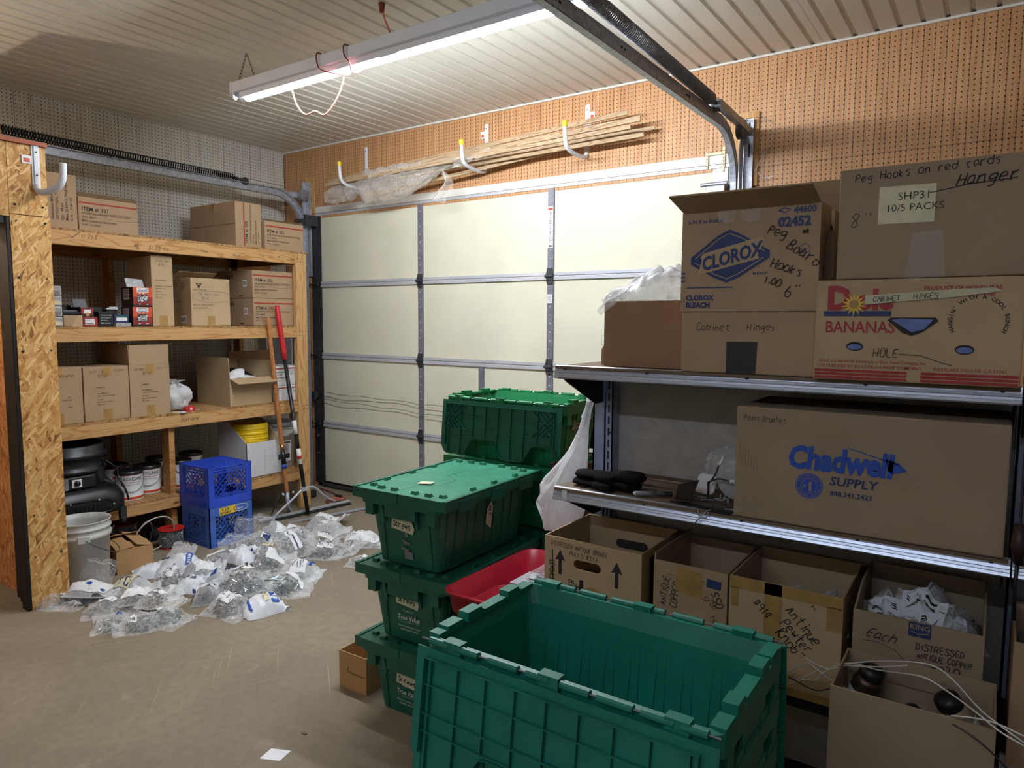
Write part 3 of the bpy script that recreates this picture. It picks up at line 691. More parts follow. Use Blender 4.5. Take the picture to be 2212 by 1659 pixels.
# ---- wall hooks with yellow tips and the bundle of wood strips
for i, (hx, tagside, lab) in enumerate(((-4.377, 0, 'white wall hook with yellow tip holding the wrapped end of the wood strips'), (-3.137, -1, 'white wall hook with yellow tip in the middle, price sticker left of its plate'), (-2.308, 1, 'white wall hook with yellow tip nearest the bare ends of the wood strips'))):
    hk = thing('wall_hook', lab, 'hook', (hx, YB, 2.62), group='yellow-tipped hooks above the door')
    MB().bb((-.017, -.005, .0), (.017, -.0005, .315)).box((0, -.007, .16), (.014, .005, .29)).build('mounting_plate', MT['white_paint'], hk, bevel=.002)
    hook_j(MB(), [(0, -.006, .02), (0, -.012, -.02), (0, -.06, -.035), (.0, -.22, -.03), (.0, -.285, .0), (.0, -.295, .115)], .0135).build('hook_arm', MT['white_paint'], hk, True)
    MB().cyl((0, -.2945, .11), (0, -.296, .145), .0165, seg=14).build('rubber_tip', MT['yellow_tip'], hk, bevel=.003)
    m = MB(); [m.cyl((0, -.0095, z), (0, -.0112, z), .004, seg=8) for z in (.28, .12)]; m.build('screw', MT['ink'], hk)
    if tagside:
        MB().bb((tagside * .019, -.0035, .215), (tagside * .055, -.001, .265)).build('price_sticker', MT['paper'], hk)
        MB().bb((tagside * .024, -.0045, .225), (tagside * .046, -.0035, .245)).build('orange_mark', MT['orange'], hk)
strips = [  # x0, z0, y0, x1, z1, y1, height, thickness, label
 (-4.62, 2.655, 4.03, -1.96, 2.805, 4.08, .030, .012, 'thin wood strip tilted up above the others on the wall hooks'),
 (-4.60, 2.640, 4.00, -1.86, 2.745, 4.05, .034, .016, 'pale square wood strip with the brightest end on the wall hooks'),
 (-4.58, 2.650, 4.10, -1.80, 2.700, 4.13, .022, .010, 'longest thin wood strip reaching furthest right on the wall hooks'),
 (-4.61, 2.615, 3.96, -1.90, 2.690, 4.00, .024, .016, 'wood strip in the middle of the bundle on the wall hooks'),
 (-4.55, 2.608, 4.06, -1.85, 2.655, 4.08, .026, .012, 'lowest full-length wood strip in the bundle on the wall hooks'),
 (-4.20, 2.505, 4.06, -1.95, 2.700, 4.14, .026, .008, 'wood strip whose cut end hangs out below the plastic wrap')]
for (x0, z0, y0, x1, z1, y1, hh, tt, lab) in strips:
    a = Vector((x0, y0, z0)); b = Vector((x1, y1, z1)); c = (a + b) / 2; d = b - a
    st = MB().box((0, 0, 0), (d.length, tt, hh)).build('wood_strip', MT['strip_wood'], bevel=.0015)
    st.location = c; st.rotation_euler = (0, -math.atan2(d.z, math.hypot(d.x, d.y)), math.atan2(d.y, d.x))
    tag(st, lab, 'wood strip', 'wood strips on the wall hooks')
# crumpled clear wrap round the left half of the bundle
wr = thing('plastic_wrap', 'crumpled clear plastic wrap around the left half of the wood strips', 'plastic wrap', (-4.0, 4.03, 2.6))
def wrapfn(u, v):
    x = -.66 + 1.40 * u; a = 2 * PI * v
    hz = .030 + .105 * (math.sin(PI * min(u * 1.15, 1)) ** .8) * (1 if u > .22 else (.8 + u)); ry = .055 + .02 * math.sin(u * 5)
    if u < .18: hz = .045 + .03 * math.sin(u / .18 * PI); ry = .05
    pinch = 1 - .55 * math.exp(-((u - .25) / .045) ** 2)
    z0 = .0 + .075 * u - .055 * math.sin(PI * u) - (.06 * (1 - u / .2) if u < .2 else 0)
    q = noise.noise(Vector((u * 16, math.cos(a) * 2.2, math.sin(a) * 2.2))) * .03 + noise.noise(Vector((u * 45, math.cos(a) * 6, math.sin(a) * 6))) * .012
    return (x, min((ry * pinch + q) * math.cos(a), .145), z0 + (hz * pinch + q) * math.sin(a) - .012)
MB().sheet(wrapfn, 70, 30).build('wrap', MT['wrap_film'], wr, True)
def tail(u, v):
    return (.62 + .03 * math.sin(v * 5) + (u - .5) * (.05 + .08 * v), -.03 + .03 * math.sin(u * 6 + v * 4), -.02 - .2 * v + .01 * math.sin(u * 9))
MB().sheet(tail, 8, 12).build('loose_tail', MT['wrap_film'], wr, True)
def strap(u, v):
    return (.72 + .36 * u, -.06 + .03 * math.sin(u * 7 + v * 4), .03 + .04 * u + (v - .5) * .05 + .015 * noise.noise(Vector((u * 9, v * 3, 1))))
MB().sheet(strap, 24, 5).build('torn_strip', MT['wrap_film'], wr, True)

# ================================================================== CARTONS
TH = .0045
def carton_faces(w, d, h):
    return {'f': Face((-w / 2, -d / 2, 0), (1, 0, 0), (0, 0, 1)), 'b': Face((w / 2, d / 2, 0), (-1, 0, 0), (0, 0, 1)),
            'l': Face((-w / 2, d / 2, 0), (0, -1, 0), (0, 0, 1)), 'r': Face((w / 2, -d / 2, 0), (0, 1, 0), (0, 0, 1)),
            't': Face((-w / 2, -d / 2, h), (1, 0, 0), (0, 1, 0))}
def flap(th, side, w, d, h, length, ang, mat, taper=0):
    a = math.radians(ang); L = w if side in 'fb' else d; L -= .004
    inn = {'f': Vector((0, 1, 0)), 'b': Vector((0, -1, 0)), 'l': Vector((1, 0, 0)), 'r': Vector((-1, 0, 0))}[side]
    along = Vector((1, 0, 0)) if side in 'fb' else Vector((0, 1, 0))
    hinge = -inn * ((d if side in 'fb' else w) / 2 - .003) + Vector((0, 0, h + .001))
    dr = inn * math.cos(a) + Vector((0, 0, math.sin(a))); nr = along.cross(dr).normalized() * TH / 2
    m = MB(); vs = []
    for sg in (-1, 1):
        for (u, t) in ((-L / 2, 0), (L / 2, 0), (L / 2 - taper, length), (-L / 2 + taper, length)): vs.append(hinge + along * u + dr * t + nr * sg)
    m.add(vs, [(0, 1, 2, 3), (7, 6, 5, 4), (0, 4, 5, 1), (1, 5, 6, 2), (2, 6, 7, 3), (3, 7, 4, 0)])
    return m.build('flap', MT[mat], th)
def carton(name, label, loc, rz, w, d, h, mat='card', open_=False, flaps=None, tape='', group=None, cat='box', hand_holes=None, low_front=None):
    """tape: letters of what is taped: t top seam, f front below seam"""
    th = thing(name, label, cat, loc, rz, group)
    if open_:
        hf = low_front if low_front else h
        m = MB(); m.bb((-w / 2, -d / 2, 0), (w / 2, d / 2, TH))
        m.bb((-w / 2, d / 2 - TH, TH), (w / 2, d / 2, h))
        if hand_holes:   # slot in the front panel
            (hx0, hx1, hz0, hz1) = hand_holes
            for yy0 in (-d / 2, d / 2 - TH - .0002):
                if yy0 > 0: continue
                m.bb((-w / 2, yy0, TH), (w / 2, yy0 + TH, hz0)); m.bb((-w / 2, yy0, hz1), (w / 2, yy0 + TH, hf)); m.bb((-w / 2, yy0, hz0), (hx0, yy0 + TH, hz1)); m.bb((hx1, yy0, hz0), (w / 2, yy0 + TH, hz1))
                n = 8; r = (hz1 - hz0) / 2
                for xc, sg in ((hx0, 1), (hx1, -1)):   # rounded slot ends
                    for q in (1, -1):
                        pts = [(0, q * r)] + [(r - r * math.cos(PI / 2 * i / n), q * r * math.sin(PI / 2 * i / n)) for i in range(n + 1)]
                        pts = [(sg * px, pz) for px, pz in pts]
                        m.prism(pts, 0, TH, (xc, yy0 + TH, (hz0 + hz1) / 2), (1, 0, 0), (0, 0, 1))
        else: m.bb((-w / 2, -d / 2, TH), (w / 2, -d / 2 + TH, hf))
        if hf == h:
            for sx in (-1, 1): m.bb((sx * w / 2, -d / 2 + TH, TH), (sx * (w / 2 - TH), d / 2 - TH, h))
        else:
            for sx in (-1, 1): m.prism([(-d / 2 + TH, TH), (d / 2 - TH, TH), (d / 2 - TH, h), (-d * .1, h), (-d / 2 + TH, hf)], 0, TH * (-sx), (sx * w / 2, 0, 0), (0, 1, 0), (0, 0, 1))
        m.build('body', MT[mat], th)
    else:
        m = MB(); m.bb((-w / 2, -d / 2, 0), (w / 2, d / 2, h)); m.build('body', MT[mat], th, bevel=.004)
        m = MB(); m.bb((-w / 2 + .004, -.0012, h), (w / 2 - .004, .0012, h + .0006)); m.build('seam', MT['card_dark'], th)
    for sd, (L, a) in (flaps or {}).items(): flap(th, sd, w, d, h, L, a, mat)
    if 't' in tape:
        m = MB(); m.bb((-w / 2 - .0006, -.028, h - .05), (w / 2 + .0006, .028, h + .0012)); m.build('tape', MT['tape'], th)
    if 'f' in tape:
        m = MB(); m.bb((-.028, -d / 2 - .0007, 0), (.028, -d / 2 + .001, .07)); m.build('tape', MT['tape'], th)
    if 'u' in tape:
        m = MB(); m.bb((-.028, -d / 2 - .0007, h - .06), (.028, -d / 2 + .001, h + .0005)); m.build('tape', MT['tape'], th)
    return th, carton_faces(w, d, h)

# ================================================================== WOODEN SHELVING (left)
XS = -4.549
ws = thing('wooden_shelving', 'lumber shelving unit with four decks along the white pegboard wall', 'shelving', (0, 0, 0))
DZ = {}
for i, (zt, hb) in enumerate(((2.034, .086), (1.455, .080), (.868, .084), (.310, .072))):
    MB().bb((XS - .038, 1.70, zt - hb), (XS, 3.592, zt)).build('front_beam', MT['pine_y'], ws, bevel=.003)
    MB().bb((XL + .004, 1.70, zt - hb), (XL + .04, 4.0, zt)).build('back_beam', MT['pine_old'], ws)
    MB().bb((XL + .004, 1.70, zt), (XS + .001, 3.70 if i else 3.72, zt + .012)).build('deck', MT['osb_shelf'], ws)
    for yy in (1.72, 2.55, 3.62): MB().bb((XL + .04, yy - .02, zt - .085), (XS - .038, yy + .018, zt - .001)).build('joist', MT['pine_old'], ws)
    DZ[i + 1] = zt + .0125
MB().bb((XS - .038, 3.594, 0), (XS + .003, 3.696, 2.032)).build('post', MT['pine_z'], ws, bevel=.003)
MB().bb((XS - .13, 2.548, .323), (XS - .04, 2.588, .782)).build('post', MT['pine_old'], ws, bevel=.002)
MB().bb((XS - .13, 2.548, 0), (XS - .04, 2.588, .222)).build('post', MT['pine_old'], ws, bevel=.002)
for yy in (1.705, 2.55, 3.60): MB().bb((XL + .041, yy, 0), (XL + .13, yy + .04, 2.03)).build('back_post', MT['pine_old'], ws)
m = MB()
for z0 in (1.99, 1.965, 1.42, 1.39, .83, .80, .285, .265):
    for yy in (3.615, 3.645, 3.675): m.cyl((XS + .0025, yy + random.uniform(-.008, .008), z0), (XS + .0042, yy, z0), .0035, seg=6)
o = m.build('screw_heads', MT['ink'], ws); o['kind'] = 'stuff'
m = MB(); f = Face((XS + .0005, 1.70, 0), (0, 1, 0), (0, 0, 1), .0008)
for t, y, z, sz in (("268", .37, 1.995, .028), ("II", .335, 1.997, .022), ("ea", .65, 1.975, .02), ("TH", .655, 1.955, .018), ("$1.88 ea", .74, 1.962, .026), ("Tape", 1.1, 1.975, .02), ("Hose", 1.35, 1.965, .022), ("stop", 1.57, 1.985, .016), ("ea", 1.73, 1.985, .016), ("bar", 1.85, 1.975, .018), ("FLAT GLUE", .92, .818, .020)):
    f.hand(m, t, y, z, sz, .0022, seed=int(y * 100), slant=.2)
f.line(m, [(.28, 1.99), (.33, 2.03)], .004)
o = m.build('pencil_notes', MT['ink_soft'], ws)

R90 = PI / 2
def shelf_box(name, label, y0, y1, h, d, deck, xf=-4.60, z=None, **kw):
    z = DZ[deck] if z is None else z
    return carton(name, label, (xf - d / 2, (y0 + y1) / 2, z), R90, y1 - y0, d, h, **kw)
def item_print(th, f, num, desc, w, h, vertical=False, ring=True):
    """importer's shipping print: red band and black lines"""
    m = MB(); r = MB()
    if not vertical:
        f.rect(r, .005, h * .80, w - .01, .010)
        x = w * .05; f.text(m, 'ITEM #: ' + num, x, h * .595, .032, bold=.012)
        for i, (t, wx) in enumerate((('DESCRIPTION: ' + desc, .86), ('QTY: 48PCS', 1), ('MEAS: 22.83INX13.78INX8.54IN', .9), ('G.W.: 13.23LBS', 1))):
            f.text(m, t, x, h * .49 - i * .0225, .0165, bold=.008, wx=wx)
        if ring: f.line(m, [(w * .72 + .11 * math.cos(a), h * .48 + .02 * math.sin(a)) for a in [2 * PI * i / 24 for i in range(25)]], .0012)
    else:
        f.rect(r, w * .30, .005, .010, h - .01)
        f.text(m, 'ITEM #: ' + num, w * .46, .03, .032, rot=PI / 2, bold=.012)
        for i, t in enumerate(('DESCRIPTION: ' + desc, 'QTY: 48PCS', 'MEAS: 22.83INX13.78INX8.54IN', 'G.W.: 13.23LBS')):
            f.text(m, t, w * .60 + i * .022, .03, .0165, rot=PI / 2, bold=.008, wx=.78)
    r.build('red_band', MT['stripe_red'], th); m.build('printed_text', MT['ink'], th)

# ---- top deck
th, F = shelf_box('cardboard_box', 'tall carton on the top shelf printed with a sideways sisal twine description', 1.72, 2.045, .322, .50, 1, tape='t')
m = MB()
for i, t in enumerate(('Description: MIRACLE', '250 FOOT SISAL TWINE', 'Qty:   48 pcs', 'Meas: 22.83IN13.79IN8.54IN', 'G.W.:   19.84 LBS')): F['f'].text(m, t, .195 + i * .026, .05, .0215, rot=PI / 2, bold=.01, wx=.88)
m.build('printed_text', MT['ink'], th)
th, F = shelf_box('cardboard_box', 'carton on the top shelf printed ITEM 337 green jute twine', 2.05, 2.406, .205, .56, 1, tape='t')
item_print(th, F['f'], '337', '200 FOOT GREEN JUTE TWINE', .356, .205)
flap(th, 'f', .356, .56, .205, .05, 35, 'card_dark')
th, F = shelf_box('cardboard_box', 'upended carton on the top shelf with ITEM 332 print running sideways', 3.113, 3.330, .325, .58, 1, tape='t')
item_print(th, F['f'], '332', '200 FOOT NATURAL JUTE TWINE', .217, .325, True)
m = MB(); F['l'].line(m, [(.0, .165), (.58, .165)], .003); F['l'].line(m, [(.30, .165), (.30, .325)], .003); F['l'].line(m, [(.21, 0), (.21, .165)], .003); m.build('flap_seams', MT['card_dark'], th)
th, F = shelf_box('cardboard_box', 'carton on the top shelf right at the corner post printed ITEM 332', 3.356, 3.715, .212, .56, 1, xf=-4.595, tape='t')
item_print(th, F['f'], '332', '200 FOOT NATURAL JUTE TWINE', .359, .212, False, False)
flap(th, 'f', .359, .56, .212, .05, 20, 'card_dark')

# ---- second deck
for i, lab in enumerate(('bottom clear plastic case of hardware in the stack by the oriented strand board post', 'second plastic hardware case up in the stack by the oriented strand board post', 'third plastic hardware case up in the stack by the oriented strand board post', 'top plastic hardware case with white label in the stack by the board post')):
    th = thing('plastic_case', lab, 'plastic case', (-4.70, 1.865, DZ[2] + .061 * i), R90, 'stacked plastic hardware cases')
    MB().bb((-.07, -.10, 0), (.07, .09, .058)).build('case', MT['milky_film'], th, bevel=.006)
    MB().bb((-.062, -.09, .004), (.062, .08, .040)).build('contents', MT['black_plastic' if i % 2 else 'steel_dark'], th, bevel=.004)
    MB().bb((-.05, -.1025, .008), (.06, -.1005, .03)).build('insert_card', MT['cream_paper' if i % 2 == 0 else 'grey_label'], th)
th, F = shelf_box('small_carton', 'small plain brown carton under a black tray on the second shelf', 1.938, 2.043, .068, .14, 2, mat='card')
m = MB(); f = F['f']; f.poly(m, [(.04, .0), (.105, 0), (.105, .068), (.085, .068), (.07, .05), (.06, .025)]); m.build('pale_patch', MT['card_light'], th)
th = thing('display_tray', 'dark open display tray resting on the small brown carton', 'tray', (-4.68, 1.99, DZ[2] + .069), R90)
m = MB(); w_, d_, h_ = .105, .14, .062
m.bb((-w_ / 2, -d_ / 2, 0), (w_ / 2, d_ / 2, .004)); m.bb((-w_ / 2, d_ / 2 - .004, 0), (w_ / 2, d_ / 2, h_)); m.bb((-w_ / 2, -d_ / 2, 0), (w_ / 2, -d_ / 2 + .004, .02))
for s in (-1, 1): m.bb((s * w_ / 2, -d_ / 2, 0), (s * (w_ / 2 - .004), d_ / 2, h_ * .8))
m.build('tray', MT['black_plastic'], th); MB().bb((-.045, -.05, .005), (.045, .05, .03)).build('contents', MT['steel_dark'], th, bevel=.006)
def small_pack(name, label, y0, y1, z0, h, d, mat, xf=-4.60, lidh=0, lidmat=None):
    th = thing(name, label, 'small box', (xf - d / 2, (y0 + y1) / 2, z0), R90); w = y1 - y0
    MB().bb((-w / 2, -d / 2, 0), (w / 2, d / 2, h)).build('body', MT[mat], th, bevel=.002)
    if lidh:
        m = MB(); m.prism([(-w / 2, 0), (w / 2, 0), (w / 2 - .004, lidh), (-w / 2 - .004, lidh)], -.002, .002, (0, d / 2 - .01, h), (1, 0, 0), (0, .25, .97)); m.build('raised_lid', MT[lidmat or mat], th)
    return th, carton_faces(w, d, h)
th, F = small_pack('hardware_box', 'small red labelled hardware box at the bottom front of the second shelf', 2.046, 2.132, DZ[2], .058, .10, 'screw_red')
m = MB(); F['f'].rect(m, .012, .012, .055, .035); m.build('label', MT['paper'], th); m = MB(); F['f'].text(m, 'SCREW', .016, .034, .009, lift=.0005); F['f'].line(m, [(.016, .017), (.06, .017)], .004, .0005); m.build('print', MT['ink'], th)
th, F = small_pack('hardware_box', 'black and red box with open lid standing on the red labelled box', 2.036, 2.112, DZ[2] + .059, .055, .09, 'dark_maroon', -4.605, .055, 'black_plastic')
m = MB(); F['f'].rect(m, .004, .018, .066, .032); m.build('red_panel', MT['red_ink'], th); m = MB(); F['f'].poly(m, [(.018, .02), (.058, .02), (.06, .044), (.02, .044)], .0006); m.build('label', MT['paper'], th)
m = MB(); F['f'].put(m, ([(.012 * math.cos(a), .012 * math.sin(a)) for a in [2 * PI * i / 12 for i in range(12)]], [tuple(range(12))]), .04, .014, lift=.001); m.build('emblem', MT['card_orange'], th)
th, F = small_pack('hardware_box', 'black box with rows of white lettering on the second shelf', 2.137, 2.226, DZ[2], .092, .10, 'black_plastic')
m = MB()
for i, t in enumerate(('STEEL DOOR HINGE', 'SATIN NICKEL PIN', 'PACK OF 10')): F['f'].text(m, t, .013, .066 - i * .016, .009, wx=.8)
for i in range(5): F['f'].put(m, ([(.006 * math.cos(a), .006 * math.sin(a)) for a in [PI * i / 6 for i in range(7)]], [tuple(range(7))]), .018 + i * .012, .018)
m.build('print', MT['print_white'], th)
th, F = small_pack('hardware_box', 'black glossy box behind the white-lettered box on the second shelf', 2.13, 2.215, DZ[2], .118, .09, 'black_plastic', -4.715)
th, F = small_pack('blister_pack', 'blue and white labelled pack with green stripe on the second shelf', 2.232, 2.322, DZ[2] + .024, .05, .09, 'blue_ink')
m = MB(); F['f'].rect(m, .012, .010, .066, .03); m.build('label', MT['paper'], th); m = MB(); F['f'].rect(m, .012, .032, .066, .008, lift=.0005); m.build('green_stripe', MT['tote_lid'], th)
th, F = small_pack('blister_pack', 'flat clear pack lying under the blue and white labelled pack', 2.240, 2.335, DZ[2], .022, .09, 'milky_film')
th, F = small_pack('blister_pack', 'open silver-edged packet between black box and orange screw boxes', 2.235, 2.300, DZ[2], .105, .06, 'black_plastic', -4.70)
m = MB(); m.box((0, -.02, .112), (.07, .03, .008)); m.box((.01, -.02, .122), (.05, .02, .006)); m.build('foil_tabs', MT['print_white'], th)
for i, lab in enumerate(('lower orange and black box of screws with cut-out window', 'upper orange and black box of screws with clear lid raised')):
    th, F = small_pack('screw_box', lab, 2.348 + .004 * i, 2.474, DZ[2] + .1275 * i, .126, .15, 'dark_maroon', -4.60 + .004 * i)
    f = F['f']; W = .126
    m = MB(); f.poly(m, [(.001, .062), (.125, .062), (.125, .125), (.001, .125)]); m.build('orange_top', MT['orange'], th)
    m = MB(); f.poly(m, [(.001, .012), (.125, .012), (.125, .062), (.001, .062)]); m.build('lower_print', MT['screw_red'], th)
    m = MB(); f.rect(m, .025, .092, .076, .030, lift=.0006); F['l'].rect(m, .03, .045, .075, .07); m.build('white_label', MT['grey_label' if False else 'paper'], th)
    m = MB()
    for q in range(3): f.line(m, [(.032, .114 - q * .008), (.094, .114 - q * .008)], .003, .0012)
    for q in range(5): F['l'].line(m, [(.036, .105 - q * .011), (.098, .105 - q * .011)], .004, .0008)
    m.build('label_print', MT['ink_soft'], th)
    m = MB(); f.poly(m, [(.026, .028), (.052, .028), (.056, .036), (.070, .036), (.074, .028), (.100, .028), (.094, .078), (.032, .078)], .0007); m.build('window', MT['steel_dark'], th)
    m = MB(); rr = random.Random(i)
    for q in range(46):
        a = rr.uniform(0, PI); x, y = rr.uniform(.034, .092), rr.uniform(.036, .07); f.line(m, [(x - .006 * math.cos(a), y - .006 * math.sin(a)), (x + .006 * math.cos(a), y + .006 * math.sin(a))], .0024, .0012 + q * 1e-5)
    o = m.build('screws', MT['print_white'], th); o['kind'] = 'stuff'
    m = MB(); [f.rect(m, x, y, .014, .005, lift=.0008) for x, y in ((.035, .014), (.085, .014), (.035, .083), (.06, .083))]; m.build('white_marks', MT['print_white'], th)
    if i:
        m = MB(); m.prism([(-.06, 0), (.055, 0), (.05, .055), (-.062, .062)], -.001, .001, (0, .0, .127), (1, 0, 0), (0, .35, .94)); m.build('clear_lid', MT['milky_film'], th)
th, F = shelf_box('cardboard_box', 'tall narrow carton standing behind the orange screw boxes', 2.480, 2.628, .462, .30, 2, xf=-4.603, mat='card_light', tape='f', flaps={'f': (.09, 12)})
m = MB(); f = F['f']
for t, x, y, s in (('GARDENTRELLIS', .025, .30, .010), ('GARDEN SISAL TWINE 300FT', .025, .262, .009), ('ITEM NO: 12 PCS', .025, .245, .009), ('Qty: 36 pcs', .025, .228, .009), ('Meas: 17X10X6.5IN', .025, .207, .009), ('N.W.: 12 lbs', .025, .188, .009)): f.text(m, t, x, y, s, bold=.01)
m.build('printed_text', MT['ink_soft'], th); m = MB(); f.hand(m, 'Trash ties', .03, .425, .014, .0016); f.hand(m, '$.79', .05, .40, .014, .0016, slant=.4); m.build('handwriting', MT['ink_soft'], th)
th, F = shelf_box('cardboard_box', 'square carton of gloves with triangular W emblem on the second shelf', 2.750, 3.050, .330, .26, 2, mat='card_light', flaps={'b': (.12, 25), 'f': (.12, 4)}, tape='f')
f = F['f']; m = MB()
tri = lambda c, r: [(c[0] + r * math.sin(a), c[1] - r * math.cos(a)) for a in (0, 2 * PI / 3, 4 * PI / 3)]
f.poly(m, tri((.06, .285), .027)); m.build('emblem', MT['ink'], th)
m = MB(); f.text(m, 'W', .060, .281, .022, bold=.02, align='CENTER', lift=.0006); m.build('emblem_letter', MT['card_light'], th)
m = MB(); f.text(m, 'WEST CHESTER', .018, .245, .0145); f.text(m, 'Item #: 12005-LVPD42', .015, .142, .0165, bold=.006); f.text(m, 'Ctn Qty: 42 PRS', .015, .120, .0165, bold=.006)
F['l'].text(m, 'COATED GLOVES', .02, .165, .017); F['l'].line(m, [(.145, .25), (.145, .30), (.185, .30), (.185, .25), (.145, .25)], .0025)
for q in (.157, .172): F['l'].line(m, [(q, .26), (q, .288)], .004)
m.build('printed_text', MT['ink_soft'], th)
m = MB(); f.hand(m, 'Blue chemical gloves', .055, .215, .017, .0016, wx=.72); f.hand(m, '$4.95', .08, .185, .017, .0016); f.line(m, [(.17 + .155 * math.cos(a), .205 + .04 * math.sin(a)) for a in [2 * PI * i / 30 for i in range(31)]], .0013); m.build('handwriting', MT['blue_ink'], th)
m = MB(); F['l'].rect(m, .13, .02, .07, .05); m.build('white_label', MT['paper'], th); m = MB(); [F['l'].line(m, [(.137 + q * .006, .028), (.137 + q * .006, .062)], .0028, .0006) for q in range(10)]; m.build('barcode', MT['ink'], th)
for i, lab in enumerate(('lower of two stacked ITEM 332 cartons on the second shelf', 'upper of two stacked ITEM 332 cartons on the second shelf')):
    th, F = shelf_box('cardboard_box', lab, 3.245 - .004 * i, 3.605, .207, .56, 2, z=DZ[2] + .2085 * i, tape='t')
    item_print(th, F['f'], '332', '200 FOOT NATURAL JUTE TWINE', .36, .207, ring=bool(i))
    m = MB(); F['l'].rect(m, .44, .085, .05, .05); m.build('white_label', MT['paper'], th)
    m = MB(); [F['l'].line(m, [(.447 + q * .0055, .095), (.447 + q * .0055, .125)], .0026, .0006) for q in range(7)]; F['l'].text(m, 'bond', .22, .15, .05, bold=.03); F['l'].rect(m, .39, .012, .05, .008)
    m.build('printed_text', MT['ink_soft'], th)

# ---- third deck
def tt_print(th, F, hand1, hand2, price):
    f = F['f']; m = MB()
    for t, x, y in (('GARDEN TIE', .075, .205), ('Article: MERALCO1', .075, .168), ('TWIST TIE W/CUTTER 100FT', .075, .152), ('Qty: 48 pcs', .075, .130), ('Meas: 17.00X11.00X14.00', .075, .114), ('N.W.: 14 lbs', .075, .098)): f.text(m, t, x, y, .0105, bold=.012, wx=.82)
    m.build('printed_text', MT['ink_soft'], th)
    m = MB(); f.hand(m, hand1, .03, .302, .017, .0017, wx=.9, seed=3); f.hand(m, hand2, .18, .305, .015, .0015, seed=5, wx=.8); f.hand(m, price, .085, .272, .017, .0017); m.build('handwriting', MT['ink_soft'], th)
th, F = shelf_box('cardboard_box', 'carton of twist ties half hidden by the oriented strand board post', 1.735, 2.012, .342, .34, 3, xf=-4.572, tape='fu', flaps={'l': (.16, 60)})
m = MB(); F['f'].hand(m, '4/cutter', .145, .285, .017, .0017); m.build('handwriting', MT['ink_soft'], th); m = MB(); F['f'].text(m, 'TIES', .19, .16, .0105, bold=.012); F['f'].text(m, 'CUTTER 100FT', .16, .142, .0105, bold=.012, wx=.8); F['f'].text(m, '14 lbs', .19, .10, .0105, bold=.012); m.build('printed_text', MT['ink_soft'], th)
th, F = shelf_box('cardboard_box', 'closed carton handwritten Twist Tie in the middle of the third shelf row', 2.018, 2.291, .338, .36, 3, xf=-4.572, tape='fu'); tt_print(th, F, 'Twist Tie', '4/cutter', '$2.50')
th, F = shelf_box('cardboard_box', 'carton handwritten Garden Twist Tie with its top flaps standing open', 2.296, 2.560, .336, .36, 3, xf=-4.572, open_=True, flaps={'f': (.13, 91), 'l': (.13, 92), 'b': (.13, 110)}, tape='fu'); tt_print(th, F, 'Garden', 'Twist Tie', '$2.50')
MB().bb((-.125, -.17, .008), (.125, .17, .30)).build('contents', MT['card_dark'], th)
def pouf(name, label, loc, rz, sx, sy, sz, mat, seed, cat='plastic bag', knot=True, amp=.22):
    th = thing(name, label, cat, loc, rz)
    def fn(u, v):
        a = 2 * PI * u; t = v; r = math.sin(PI * min(t * .93 + .07, 1)) ** .42 if t < .99 else .05
        p = Vector((math.cos(a) * r, math.sin(a) * r, t)); q = noise.noise(p * 2.2 + Vector((seed, 0, 0))) * amp + noise.noise(p * 6 + Vector((0, seed, 0))) * .09
        return (sx * (p.x * (1 + q)), sy * (p.y * (1 + q)), max(sz * (t ** .9 + q * .25 * t), .001))
    MB().sheet(fn, 40, 22).build('film', MT[mat], th, True)
    if knot:
        def ear(u, v): return ((u - .5) * .09 * (1 + v) + .02 * math.sin(v * 7), .02 * math.sin(u * 9 + v * 5), sz * .9 + .05 * v)
        MB().sheet(ear, 8, 6).build('gathered_top', MT[mat], th, True)
    return th
th = pouf('plastic_bag', 'white plastic shopping bag with red print between the cartons and open box', (-4.70, 2.672, DZ[3]), 0, .100, .098, .185, 'white_bag', 5, amp=.42)
MB().lathe([(0, .01), (.07, .012), (.08, .06), (.065, .12), (0, .14)], 20).build('contents', MT['white'], th, True)
m = MB()
for q in range(3): m.tube([(.086 - .006 * i, .02 + q * .012 + i * .004, .105 - i * .014) for i in range(5)], .0012, 4)
m.build('red_lines', MT['red_ink'], th)
th = thing('tape_measure', 'small red plastic tape measure on the front of the third shelf', 'tape measure', (-4.585, 2.70, DZ[3]), R90)
MB().prism([(-.035, 0), (.035, 0), (.035, .024), (.022, .036), (-.025, .036), (-.035, .026)], -.018, .018, (0, 0, 0), (1, 0, 0), (0, 0, 1)).build('case', MT['red'], th, bevel=.003)
MB().bb((.035, -.006, .004), (.075, .006, .006)).build('blade', MT['print_white'], th); MB().bb((-.006, -.0195, .008), (.012, -.0182, .026)).build('label', MT['print_white'], th)
for i, (x, y, r, lab) in enumerate(((-4.60, 2.60, .3, 'torn cream paper tag on the third shelf below the shopping bag'), (-4.56, 2.635, -.4, 'flat white paper scrap at the front edge of the third shelf'))):
    th = thing('paper_tag', lab, 'paper', (x, y, DZ[3] + .0005), r); m = MB(); m.prism([(-.03, -.02), (.02, -.025), (.045, 0), (.015, .025), (-.028, .018)], 0, .0012); m.build('card', MT['cream_paper' if i == 0 else 'paper'], th); m = MB(); m.bb((-.02, -.01, .0013), (.02, -.006, .0018)); m.build('print', MT['ink_soft'], th)
th, F = shelf_box('cardboard_box', 'wide open carton with a black and white bag inside on the third shelf', 3.010, 3.368, .200, .42, 3, xf=-4.575, mat='card_light', open_=True, flaps={'l': (.155, 92), 'f': (.115, 196), 'r': (.12, 96), 'b': (.12, 100)})
def bagfn(u, v): return (-.16 + .32 * u, -.17 + .34 * v, .175 + .085 * math.sin(PI * u) * math.sin(PI * v) + .02 * noise.noise(Vector((u * 4, v * 4, 2))))
